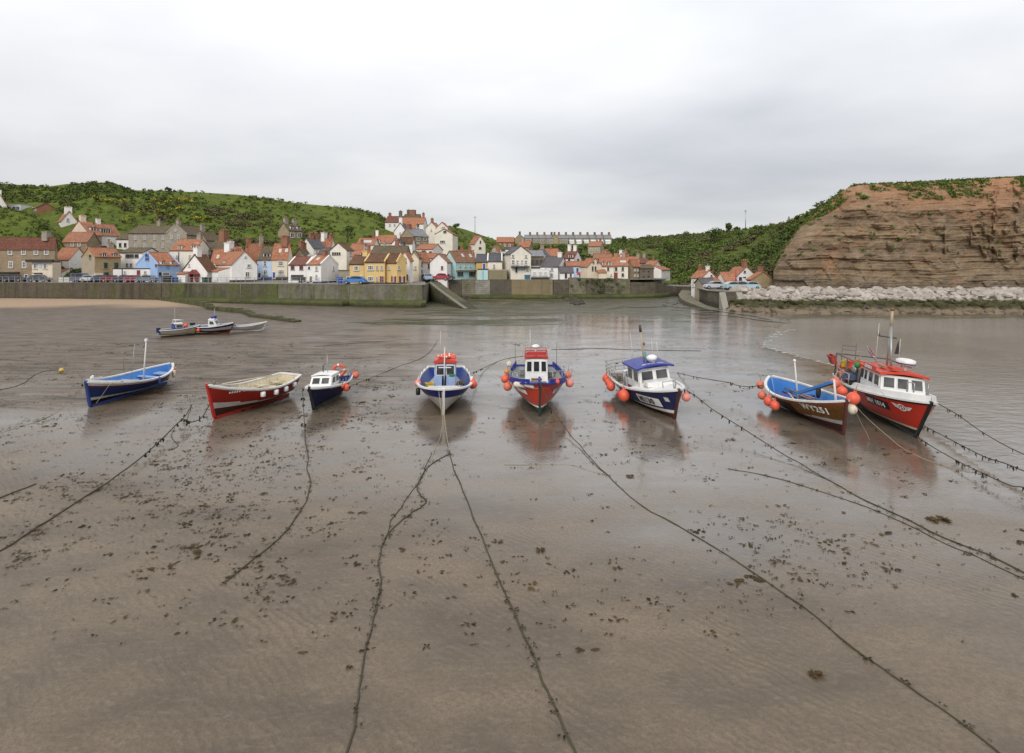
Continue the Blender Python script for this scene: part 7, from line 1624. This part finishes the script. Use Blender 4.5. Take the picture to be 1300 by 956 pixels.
# mound in front of the brick house, gap beside the tall stone house, cliff top
rnd = random.Random(77); vs = []; fs = []
for k in range(420): px = rnd.uniform(-40, 100); q = moundpts(px, rnd.uniform(.05, 1)); clump(vs, fs, q, rnd.uniform(.3, .9), 16, .22, rnd)
setp(quick('mound_grass', vs, fs, F_GRASS), kind='stuff'); vs = []; fs = []
for k in range(150):
    px = rnd.uniform(45, 104); q = moundpts(px, rnd.uniform(.2, 1.0))
    if hides(q+Vector((0, 0, 1))) or px < 70 and rnd.random() < .7: continue
    clump(vs, fs, q, rnd.uniform(.6, 1.5), 44, .26, rnd)
setp(quick('bank_bushes', vs, fs, F_DARK), kind='stuff'); vs = []; fs = []
nr = len(CLIFF); nc = len(CLIFF[0])
for k in range(1700):
    j = rnd.randrange(nc); px = 982+j*2.2; r_ = rnd.randint(int(nr*.80), nr-4)
    if px > 1310 or fbm(px*.02, r_*.05, 3) < (.16 if px < 1150 else -.12)-(.22 if r_ > nr-12 else 0): continue
    q = Vector(CLIFF[r_][j]); clump(vs, fs, q, rnd.uniform(.25, .75), 26, .17, rnd)
for k in range(520): q = Vector(CLIFF[nr-3][rnd.randrange(nc)])+Vector((0, rnd.uniform(-.2, 1), 0)); clump(vs, fs, q, rnd.uniform(.2, .5), 20, .14, rnd)
for k in range(70):
    j = rnd.randrange(nc); r_ = rnd.randint(int(nr*.3), int(nr*.75)); q = Vector(CLIFF[r_][j]); clump(vs, fs, q, rnd.uniform(.3, .7), 22, .2, rnd)
setp(quick('cliff_top_scrub', vs, fs, F_MID), kind='stuff')
def plant(name, label, cat, q, r, h, mat, flower=None, seed=0, group=None, per=150, leaf=.24):
    rnd = random.Random(seed); t = thing(name, label, cat, q, (0, 0, 0), group); vs = []; fs = []
    for k in range(3): clump(vs, fs, Vector((rnd.gauss(0, .25)*r, rnd.gauss(0, .25)*r, h*(.55+.2*k))), r*(1-.16*k), per//3, leaf, rnd, .8)
    quick('crown', vs, fs, mat).parent = t; b = MB(); b.tube([(0, 0, -.5), (.05, 0, h*.3), (0, .08, h*.7)], [r*.13, r*.10, r*.04], 6)
    for a in (0, 2.1, 4.2): b.tube([(0, 0, h*.3), (math.cos(a)*r*.5, math.sin(a)*r*.5, h*.65)], [r*.06, r*.02], 5)
    b.build('trunk', BARK, t)
    if flower:
        vs = []; fs = []
        for k in range(2): clump(vs, fs, Vector((rnd.gauss(0, .2)*r, rnd.gauss(0, .2)*r-.1, h*(.75+.15*k))), r*.95, per//3, leaf*.8, rnd, .7, .8)
        quick('flowers', vs, fs, flower).parent = t
for i, (px, py, r) in enumerate(((122, 253, 1.1), (137, 257, 1.1), (156, 259, 1.4), (195, 258, 1.4), (205, 263, 1.3), (214, 260, 1.4), (224, 257, 1.6), (235, 256, 1.6), (242, 258, 1.2), (200, 271, 1.4), (216, 276, 1.2), (228, 268, 1.4), (166, 281, 1.5), (250, 280, 1.2), (188, 264, 1.0), (262, 278, 1.0), (180, 272, 1.1))):
    plant('gorse_bush', 'gorse bush in yellow flower on the green hillside above the harbour', 'bush', HL.hit(px, py+3), r, r*1.1, F_DARK, F_YEL, i, 'gorse in flower on the hill', 96)
for i, (px, py, r, h, lb) in enumerate(((214, 244, .9, 1.3, 'lone dark bush on the skyline of the western hill'), (441, 308, 2.2, 4.0, 'dark round tree behind the orange roofs below the grass hill'), (578, 291, 1.4, 1.6, 'dark bush on the ridge beside the upper cream houses'), (470, 312, 1.4, 2.4, 'small dark tree beside the white chimney of the hill cottages'))): plant('tree', lb, 'tree', HL.hit(px, py), r, h, F_DARK, None, 50+i, None, 260, .3)
for i, (px, py, r, h, lb) in enumerate(((926, 294.5, 1.8, 2.6, 'rounded bush alone on the headland skyline near the mast'), (935, 294, 1.0, 1.4, 'smaller bush next to the rounded one on the headland skyline'), (905, 312, 3.4, 5, 'broad dark tree in the middle of the wooded headland slope'), (850, 325, 3.0, 5, 'bright green tree low on the wooded slope above the beck'), (838, 345, 2.2, 3.5, 'pale green bush beside the white end house'), (792, 312, 2.6, 4, 'dark tree at the top of the slope right of the far terrace'))): plant('tree', lb, 'tree', HR.hit(px, py), r, h, F_MID if 'green' in lb else F_DARK, None, 70+i, None, 420, .36)
for px, Y, z0, n, lb in ((752, 117.6, 3.6, 4, 'ivy hanging over the rubble wall below the chapel'), (778, 118.2, 3.6, 2, 'dark ivy strip beside the arched brown door'), (763, 117.9, 3.8, 2, 'green creeper trailing down the wall under the porch')):
    rnd = random.Random(px); vs = []; fs = []; c = Vector(((px-HX)/F*Y, Y, z0))
    for k in range(n*3): clump(vs, fs, c+Vector((rnd.gauss(0, .45*n), -.2, rnd.uniform(-1.9, .6))), .6, 50, .14, rnd)
    o = quick('ivy', vs, fs, F_MID if n < 3 else F_DARK, c); o.location = c; setp(o, lb, 'ivy', kind='thing')

# ================================================================== cars on the quays
def car(label, px, Y, zb, col, rz=0, ln=4.1, van=False):
    t = thing('parked_car', label, 'van' if van else 'car', ((px-HX)/F*Y, Y, zb), (0, 0, rz), None); w = 1.68
    m = gloss(col, .25, .15)
    if van: low = [(-.5, .25), (-.5, .95), (.30, 1.0), (.47, .85), (.5, .3)]; cab = [(-.49, .95), (-.485, 1.8), (.10, 1.85), (.30, 1.0)]
    else: low = [(-.5, .28), (-.495, .78), (-.36, .92), (.22, .92), (.42, .80), (.495, .62), (.5, .28)]; cab = [(-.44, .92), (-.30, 1.38), (-.05, 1.45), (.10, 1.40), (.24, .92)]
    b = MB(); b.prism([(x*ln, -w/2, z) for x, z in low], (0, w, 0)); body = b.build('body', m, t)
    bm = bmesh.new(); bm.from_mesh(body.data); bmesh.ops.bevel(bm, geom=list(bm.edges), offset=.07, segments=2, affect='EDGES'); bm.to_mesh(body.data); bm.free()
    b = MB(); b.prism([(x*ln, -w*.44, z) for x, z in cab], (0, w*.88, 0)); cb = b.build('cabin', m, t)
    g = MB()
    for s_ in (-1, 1):
        zz = .97; pts = [(c_[0]*ln*.9, s_*w*.445, max(zz, min(c_[1]-.07, 1.75))) for c_ in cab]
        g.prism(pts, (0, s_*.012, 0)); g.build('side_window', GLASS, cb); g = MB()
    (x0, z0), (x1, z1) = cab[-1], cab[-2]; g = MB(); g.prism([(lerp(x0, x1, .12)*ln+.02, -w*.39, lerp(z0, z1, .12)), (lerp(x0, x1, .12)*ln+.02, w*.39, lerp(z0, z1, .12)), (lerp(x0, x1, .88)*ln+.02, w*.37, lerp(z0, z1, .88)), (lerp(x0, x1, .88)*ln+.02, -w*.37, lerp(z0, z1, .88))], (.02, 0, .01)); g.build('windscreen', GLASS, cb)
    for x in (-.31, .32):
        for s_ in (-1, 1):
            o = MB(); o.tube([(x*ln, s_*(w/2-.2), .31), (x*ln, s_*(w/2+.01), .31)], .31, 14); wh = o.build('wheel', TYRE, t); o = MB(); o.tube([(x*ln, s_*(w/2), .31), (x*ln, s_*(w/2+.025), .31)], .18, 10); o.build('rim', STEEL, wh)
    for s_ in (-1, 1): o = MB(); o.box((.492*ln, s_*.6, .64), (.06, .3, .12)); o.build('headlight', LGLASS, t)
CARS = ((-22, 'dark grey estate car parked left of the inn door', (.05, .055, .07), .1, 0), (4, 'black four by four parked outside the stone inn', (.02, .022, .03), 0, 0), (19, 'dark navy car parked by the inn door', (.03, .035, .06), 0, 0), (51, 'slate blue car in front of the cream inn annexe', (.06, .08, .12), .05, 0), (105, 'grey blue van beside the white fence', (.12, .14, .24), 0, 1), (117, 'silver white hatchback in the middle of the quay row', (.55, .56, .6), 0, 0), (131, 'dark blue four by four before the tall stone house', (.04, .07, .14), .1, 0), (143, 'dark red car half hidden by the blue one', (.22, .02, .03), .2, 0), (158, 'navy saloon outside the low white sheds', (.05, .06, .13), 0, 0), (171, 'crimson car outside the low white sheds', (.30, .03, .06), 0, 0), (186, 'grey blue saloon nearest the sky blue cottage', (.16, .2, .27), 0, 0))
for px, lb, col, rz, van in CARS: car(lb, px, quayY(px)+2.9, 3.8, col, rz+(0 if px % 2 else PI), 4.0 if px > 20 else 4.4, van)
car('bright sky blue car parked by the stone yard', 450.5, 99.2, 3.78, (.06, .22, .55), PI); car('silver blue car at the head of the slipway', 543, 112.5, 4.1, (.3, .38, .48), -1.3, 3.8); car('dark red car left of the red hatchback under the white gable', 552, 114, 4.15, (.25, .03, .05), .1, 3.6); car('pinkish red hatchback parked under the tall white gable', 559, 113.6, 4.15, (.5, .05, .08), PI, 3.6); car('charcoal car beside the turquoise house', 566, 114.5, 4.2, (.08, .08, .09), 0, 3.8)
car('pale blue car parked lowest on the far quay', 931, 97.4, 2.84, (.42, .52, .55), .1, 3.3); car('teal grey car between the two pale ones on the far quay', 941.5, 98.4, 2.84, (.22, .3, .32), .05, 3.3); car('light blue car nearest the buff store on the far quay', 951.5, 97.6, 2.84, (.45, .56, .62), PI, 3.4); car('silver car outside the grey roofed shed across the beck', 906, 100.8, 2.84, (.5, .54, .58), PI, 3.6)
# small furniture of the quay
def railing(label, a, b, step, z, f, off=.35, cat='railing', hgt=1.05, parent=None):
    c = (a+b)/2; t = thing('railing', label, cat, ((c-HX)/F*(f(c)+off), f(c)+off, z)); n = int((b-a)/step); o_ = Vector(t.location); pts = [Vector(((px-HX)/F*(f(px)+off), f(px)+off, z)) for px in [lerp(a, b, i/n) for i in range(n+1)]]
    for p in pts: m = MB(); m.bar(p, p+Vector((0, 0, hgt)), .08, .08); m.build('post', STEEL, t, o_)
    for h_ in (.55, 1.0):
        m = MB(); m.tube([p+Vector((0, 0, h_*hgt)) for p in pts], .03, 5); m.build('rail', STEEL, t, o_)
railing('grey post and rail fence along the wall before the parked cars', -20, 204, 7.5, 3.8, quayY); railing('thin grey quay railing before the white cottages', 206, 440, 11.5, 3.8, quayY)
t_ = thing('picket_fence', 'white picket fence between the inn and the grey blue van', 'fence', P(87, 353, 112).xy.to_3d()+Vector((0, 0, 3.75))); o_ = Vector(t_.location)
for i in range(22): m = MB(); x = (lerp(75, 98, i/21)-HX)/F*112; m.bar((x, 112, 3.75), (x, 112, 4.75), .1, .04, up=(0, 1, 0)); m.build('picket', FRAMEW, t_, o_)
m = MB()
for z in (4.0, 4.5): m.bar(((75-HX)/F*112, 112.05, z), ((98-HX)/F*112, 112.05, z), .04, .08)
m.build('rail', FRAMEW, t_, o_)
def bin_(label, px, Y, z, col, d=(.6, .6, 1.05)):
    t = thing('wheelie_bin', label, 'bin', ((px-HX)/F*Y, Y, z)); x, y, h = d; m = MB(); m.add([(-x*.42, -y*.42, .06), (x*.42, -y*.42, .06), (x*.42, y*.42, .06), (-x*.42, y*.42, .06), (-x/2, -y/2, h*.9), (x/2, -y/2, h*.9), (x/2, y/2, h*.9), (-x/2, y/2, h*.9)], [(0, 3, 2, 1), (4, 5, 6, 7), (0, 1, 5, 4), (1, 2, 6, 5), (2, 3, 7, 6), (3, 0, 4, 7)]); m.build('body', simple('bin', col), t); m = MB(); m.box((0, 0, h*.95), (x+.06, y+.06, .1)); m.build('lid', simple('bin', col), t)
for a in (('large black bin before the sky blue cottage', 212.5, 109.5, 3.8, (.02, .022, .03), (1.4, .8, 1.3)), ('dark blue bin left of the large black one', 206, 110, 3.8, (.03, .06, .14)), ('first of the blue bins near the sky blue door', 219, 110, 3.8, (.03, .07, .2)), ('second blue bin, closest to the sky blue door', 223.5, 110, 3.8, (.03, .09, .22)), ('green bin beside the white chimney gable cottage', 259, 109.5, 3.8, (.02, .10, .05)), ('black bin right of the green one by the cottage', 265, 109.5, 3.8, (.02, .022, .024), (.9, .7, 1.1)), ('royal blue bin against the stone yard', 431, 103.4, 3.78, (.02, .08, .35), (1.0, .9, 1.2)), ('blue bin under the pub balcony', 669.5, 117.6, 4.2, (.03, .13, .22), (1.3, .5, 1.0)), ('dark bin outside the shop cottage', 381.5, 105.5, 3.8, (.03, .04, .04), (.7, .6, 1.2))): bin_(*a)
def pole(name, label, cat, p, h, r, mat=STEEL, arms=0):
    t = thing(name, label, cat, p); m = MB(); m.tube([(0, 0, -.4), (0, 0, h)], [r, r*.7], 7); m.build('pole', mat, t)
    for k in range(arms): m = MB(); m.bar((-h*.06, 0, h*(.97-.06*k)), (h*.06, 0, h*(.97-.06*k)), r*1.2, r*1.2); m.build('crossarm', mat, t)
q = HL.hit(603, 303); pole('telegraph_pole', 'tall telegraph pole by the white tower house', 'pole', q, 28/F*q.y, .12, OLDWOOD, 1)
q = HR.pt(946.5, .97); pole('radio_mast', 'thin radio mast on the headland skyline', 'mast', q, 25/F*q.y, .14, STEEL, 2)
pole('beacon_pole', 'tall thin pole standing on the sand before the mossy sea wall', 'pole', G(305.3, 387), 4.6, .06, OLDWOOD); q = P(934.2, 366, 101.5); pole('flagpole', 'red painted pole beside the lifeboat house', 'pole', Vector((q.x, q.y, 2.84)), 3.4, .13, gloss((.4, .03, .03))); pole('withy', 'slim stake standing in the sand behind the navy cabin boat', 'pole', G(157, 470), 1.2, .02, OLDWOOD)
q = HL.hit(408, 306); t_ = thing('satellite_dish', 'pale round dish among the slate roofs below the hill', 'dish', P(394, 327, 121)); m = MB(); m.ball((0, 0, 0), .8, 16, sc=(1, .25, 1)); m.build('reflector', GREYDECK, t_); m = MB(); m.tube([(0, .1, 0), (0, .3, -1.4)], .05, 6); m.build('bracket', STEEL, t_)

# ================================================================== mooring ropes, weed and wrack on the sand
RG = paint((.060, .052, .028), .9, .4, 5); RP = paint((.30, .25, .16), .9, .4, 5); WEED = foliage('wrack', (.030, .018, .007), (.120, .070, .022), (.045, .032, .012)); WEEDG = foliage('green_wrack', (.014, .011, .005), (.042, .032, .012), (.020, .018, .007))
def tuft(vs, fs, c, r, n, rnd, lift=.35, lie=False):
    for k in range(n):
        a = rnd.choice((0, PI))+rnd.gauss(.15, .5) if lie else rnd.uniform(0, 6.28); d = Vector((math.cos(a), math.sin(a), 0)); p = c+d*r*rnd.uniform(0, .7)+Vector((0, 0, rnd.uniform(.004, .02))); ln = r*rnd.uniform(.3, 1.0); w_ = r*rnd.uniform(.10, .28); s_ = Vector((-d.y, d.x, 0)); a2 = rnd.uniform(-.9, .9); d2 = d*math.cos(a2)+s_*math.sin(a2); s2 = Vector((-d2.y, d2.x, 0))
        i = len(vs); z1 = Vector((0, 0, rnd.uniform(0, lift)*r)); vs += [p-s2*w_*.4, p+d2*ln*.5-s2*w_+z1, p+d2*ln+z1*.3, p+d2*ln*.5+s2*w_+z1*.7, p+s2*w_*.4]; fs.append((i, i+1, i+2, i+3, i+4))
def rope(label, pts, r=.03, mat=RG, weed=0, seed=0, hang=0):
    """pts: (px, py, height above the sand)"""
    r *= .68; rnd = random.Random(seed); P_ = []
    for px, py, *z in pts: z = z[0] if z else 0; q = G(px, py, z); q.z = max(q.z, sand_z(q.x, q.y)+r*.5) if not z else z; P_.append(q)
    out = []; n = len(P_)
    for i in range(n-1):
        p0, p1, p2, p3 = P_[max(0, i-1)], P_[i], P_[i+1], P_[min(n-1, i+2)]; K = max(3, int((p2-p1).length/.5))
        for k in range(K):
            u = k/K; q = .5*((2*p1)+(p2-p0)*u+(2*p0-5*p1+4*p2-p3)*u*u+(3*p1-p0-3*p2+p3)*u**3); wob = .010 if q.z < .15 else 0
            q += Vector((rnd.gauss(0, wob)+.05*fbm(q.x*.9, q.y*.9, seed)*(q.z < .15), rnd.gauss(0, wob), 0)); q.z = max(q.z, sand_z(q.x, q.y)+r*.25); out.append(q)
    out.append(P_[-1]); c = out[len(out)//2].copy(); b = MB(); b.tube([p-c for p in out], r, 6); t = thing('mooring_rope', label, 'rope', c); b.build('rope', mat, t)
    if weed:
        vs = []; fs = []
        for k in range(int(weed*.8)):
            p = rnd.choice(out)-c+Vector((rnd.gauss(0, .06), rnd.gauss(0, .06), 0))
            if p.z+c.z > .2:
                for j in range(3 if rnd.random() < .45 else 0): q = p+Vector((rnd.gauss(0, .03), 0, -rnd.uniform(.03, .15))); i = len(vs); vs += [p+Vector((-.02, 0, .02)), p+Vector((.02, 0, .02)), q+Vector((.02, .015, 0)), q+Vector((-.02, -.015, 0))]; fs.append((i, i+1, i+2, i+3))
            else: p.z = sand_z(p.x+c.x, p.y+c.y)-c.z+.01; tuft(vs, fs, p, rnd.uniform(.03, .085), 5, rnd, .2)
        o = quick('clinging_weed', vs, fs, WEEDG); o.parent = t; o['kind'] = 'stuff'
rope('thick weedy rope from the red coble to the lower left of the beach', [(272, 500, 1.0), (258, 528, .35), (243, 536, .25), (231, 533, .45), (212, 551, .32), (185, 576, .22), (150, 603, .12), (110, 630), (70, 655), (40, 674), (0, 700), (-60, 735)], .034, RG, 150, 1)
rope('short dark line running up from the thick weedy rope', [(243, 514), (238, 524, .15), (231, 533, .44)], .03, RG, 8, 2); rope('loose dark rope trailing below the thick weedy rope', [(222, 543, .3), (218, 556), (226, 566), (214, 572)], .02, RG, 12, 3)
rope('weedy rope curving down the sand from the navy cabin boat', [(384, 494, 1.05), (386, 530, .4), (388, 558, .1), (391, 580), (390, 597), (394, 612), (390, 632), (380, 652), (366, 672), (348, 690), (325, 708), (300, 728), (282, 741)], .028, RG, 110, 4)
rope('pale rope hanging from the bow of the blue boat with orange top', [(561, 498, 1.25), (563, 520, .75), (566, 545, .2), (570, 572, .05)], .026, RP, 0, 5)
rope('second pale line from the bow of the blue boat with orange top', [(557, 497, 1.25), (560, 520, .7), (562, 540, .2), (556, 562), (545, 590), (537, 606)], .02, RP, 0, 6)
rope('kinked rope making the right strand of the loop on the middle sand', [(570, 577), (555, 585), (541, 597), (533, 610), (529, 620), (533, 629), (541, 637), (533, 645), (520, 653), (506, 664), (494, 676), (487, 690), (482, 712), (483, 736), (480, 756), (474, 785), (466, 820), (457, 866), (450, 900), (438, 985), (436, 1010)], .026, RG, 120, 7)
rope('straighter left strand of the loop on the middle sand', [(548, 575), (540, 592), (538, 603), (524, 623), (508, 645), (497, 662), (491, 680), (486, 693)], .02, RG, 30, 8)
rope('dark rope running straight from the loop towards the bottom edge', [(570, 572), (574, 590), (584, 614), (598, 646), (612, 682), (626, 718), (641, 752), (656, 786), (672, 822), (690, 866), (708, 905), (740, 985), (748, 1010)], .026, RG, 70, 9)
rope('long tight rope from the red boat with blue rails', [(686, 487, 1.7), (697, 512, .9), (716, 541, .25), (735, 565, .08), (770, 603), (812, 640), (860, 667), (900, 691), (950, 723), (1000, 757), (1050, 797), (1100, 837), (1150, 872), (1225, 925), (1320, 1000)], .024, RG, 40, 10)
rope('thin slack line beside the long tight rope', [(640, 590), (700, 590), (727, 591), (748, 598), (772, 604)], .012, RP, 4, 11)
rope('long weedy rope from the bow of the navy blue roofed boat', [(871, 495, 1.4), (886, 505, 1.0), (905, 520, .75), (940, 542, .5), (968, 560, .3), (1000, 580, .15), (1050, 610), (1100, 637), (1150, 660), (1200, 685), (1250, 705), (1300, 728), (1400, 770), (1560, 840)], .026, RG, 130, 12)
rope('second thin dark line lying below the long weedy rope', [(925, 596), (960, 602), (1000, 612), (1050, 628), (1100, 645), (1150, 666), (1200, 692), (1235, 706), (1330, 752), (1420, 800)], .018, RG, 60, 13)
rope('line from the bow of the varnished coble down to the sand', [(1086, 515, 1.45), (1100, 530, .9), (1125, 552, .35), (1150, 572), (1185, 588), (1230, 600)], .02, RP, 6, 14); rope('second line from the varnished coble beside the first', [(1085, 520, 1.35), (1092, 535, .8), (1100, 550, .3), (1104, 560)], .018, RP, 0, 15)
rope('upper weedy rope running seaward from the red fishing boat', [(1190, 512, 1.5), (1215, 526, 1.25), (1240, 544, .95), (1268, 561, .7), (1300, 577, .5), (1380, 612, .3), (1560, 695, .03)], .026, RG, 40, 16); rope('middle weedy rope from the stem of the red fishing boat', [(1172, 540, .7), (1195, 552, .55), (1222, 566, .4), (1250, 580, .28), (1275, 588, .3), (1300, 598, .35), (1380, 632, .4), (1560, 715, .03)], .028, RG, 90, 17); rope('lowest rope from the stem of the red fishing boat', [(1164, 554, .3), (1185, 568, .25), (1215, 585, .2), (1250, 602, .25), (1285, 617, .3), (1300, 619, .3), (1360, 640, .2), (1500, 705, .03)], .026, RG, 60, 18)
rope('pale line from the deck of the red fishing boat to the sand', [(1118, 497, 1.6), (1140, 520, .95), (1165, 545, .3), (1172, 560)], .014, RP, 0, 19)
rope('sagging weedy rope off the stern of the varnished coble', [(968, 489, 1.15), (950, 491, .85), (935, 489, .7), (928, 486, .75), (915, 484, .8), (880, 478, .5), (860, 474)], .028, RG, 30, 20)
rope('dark rope lying straight across the far wet sand', [(700, 444), (760, 443), (820, 445), (890, 446)], .03, RG, 40, 21); rope('weedy rope behind the blue boat with orange top', [(596, 475, .9), (612, 468, .2), (630, 460), (645, 455), (668, 452)], .026, RG, 40, 22); rope('rope from the stern of the navy cabin boat to the upper sand', [(440, 492, .9), (470, 480, .2), (500, 468), (540, 452), (556, 432)], .022, RG, 40, 23); rope('faint rope on the upper sand left of the orange topped boat', [(400, 440), (450, 436), (520, 431)], .022, RG, 20, 24); rope('dark rope left of the blue coble with a float on it', [(-40, 500), (20, 491), (45, 476), (60, 471), (78, 470)], .024, RG, 50, 25); rope('thin line from the bow of the blue coble to the sand', [(106, 488, 1.2), (97, 500, .5), (88, 510), (60, 530), (0, 550)], .016, RP, 10, 26); rope('short blue grey rope at the left edge of the sand', [(-30, 648), (0, 633), (45, 615)], .035, RG, 6, 27); rope('rope draped along the bow of the blue coble', [(140, 487, 1.1), (128, 504, .5), (122, 512, .3)], .014, RP, 0, 28); rope('rope running from the bow of the red coble down its side', [(300, 490, 1.2), (288, 508, .7), (274, 526, .2)], .016, RP, 0, 29)
buoy('yellow float lying on the sand left of the blue coble', G(78, 470, .12), .14, YELB, group=None, tilt=1.4)
# wrack scattered over the sand: single scraps past counting
rnd = random.Random(99); vs = []; fs = []; vg = []; fg = []
for k in range(46000):
    px = rnd.uniform(-60, 1360); py = HY+F*H/ (9.5+ (rnd.random()**1.05)*40); q = G(px, py)
    if q.x > 6 and inside(q.xy, SEA): continue
    n = fbm(q.x*.22, q.y*.22, 3)+.5*fbm(q.x*.7, q.y*.7, 9); dens = .10+.75*sstep(.0, .45, n)
    dens = max(dens, .75*math.exp(-((px-265)/95)**2-((py-610)/75)**2)); dens = max(dens, .9*math.exp(-((px-690)/85)**2-((py-541)/11)**2)); dens *= sstep(860, 690, py+30*n)*.92+.08
    dens *= lerp(1, .40, sstep(430, 620, px+60*n))
    if rnd.random() > dens: continue
    q.z = sand_z(q.x, q.y)+.003; r = rnd.uniform(.02, .072)*(1+.9*(rnd.random() < .06))*(1+.5*(rnd.random() < .1))*(1+.012*max(0, q.y-20))
    if rnd.random() < .5: tuft(vs, fs, q, r*rnd.uniform(1, 2.2), rnd.randint(2, 6), rnd, .1, True)
    else: tuft(vg, fg, q, r*rnd.uniform(.8, 1.8), rnd.randint(2, 7), rnd, .08, True)
setp(quick('seaweed_wrack', vs, fs, WEED), kind='stuff'); setp(quick('dark_wrack', vg, fg, WEEDG), kind='stuff')
for i, (px, py, r, lb) in enumerate(((1192, 662, .22, 'largest lump of brown kelp on the wet sand to the east'), (1037, 858, .10, 'clump of kelp at the bottom edge of the sand'), (800, 605, .12, 'rounded dark stone lump beside the long tight rope'), (686, 700, .10, 'lone kelp clump on the central sand'), (443, 849, .05, 'small dark pebble near the lower edge'))):
    vs = []; fs = []; rnd = random.Random(300+i); q = G(px, py); q.z = sand_z(q.x, q.y)
    tuft(vs, fs, Vector((0, 0, .01)), r, 46, rnd, .3, True); o = quick('kelp_clump', vs, fs, WEED); o.location = q; setp(o, lb, 'seaweed', kind='thing')
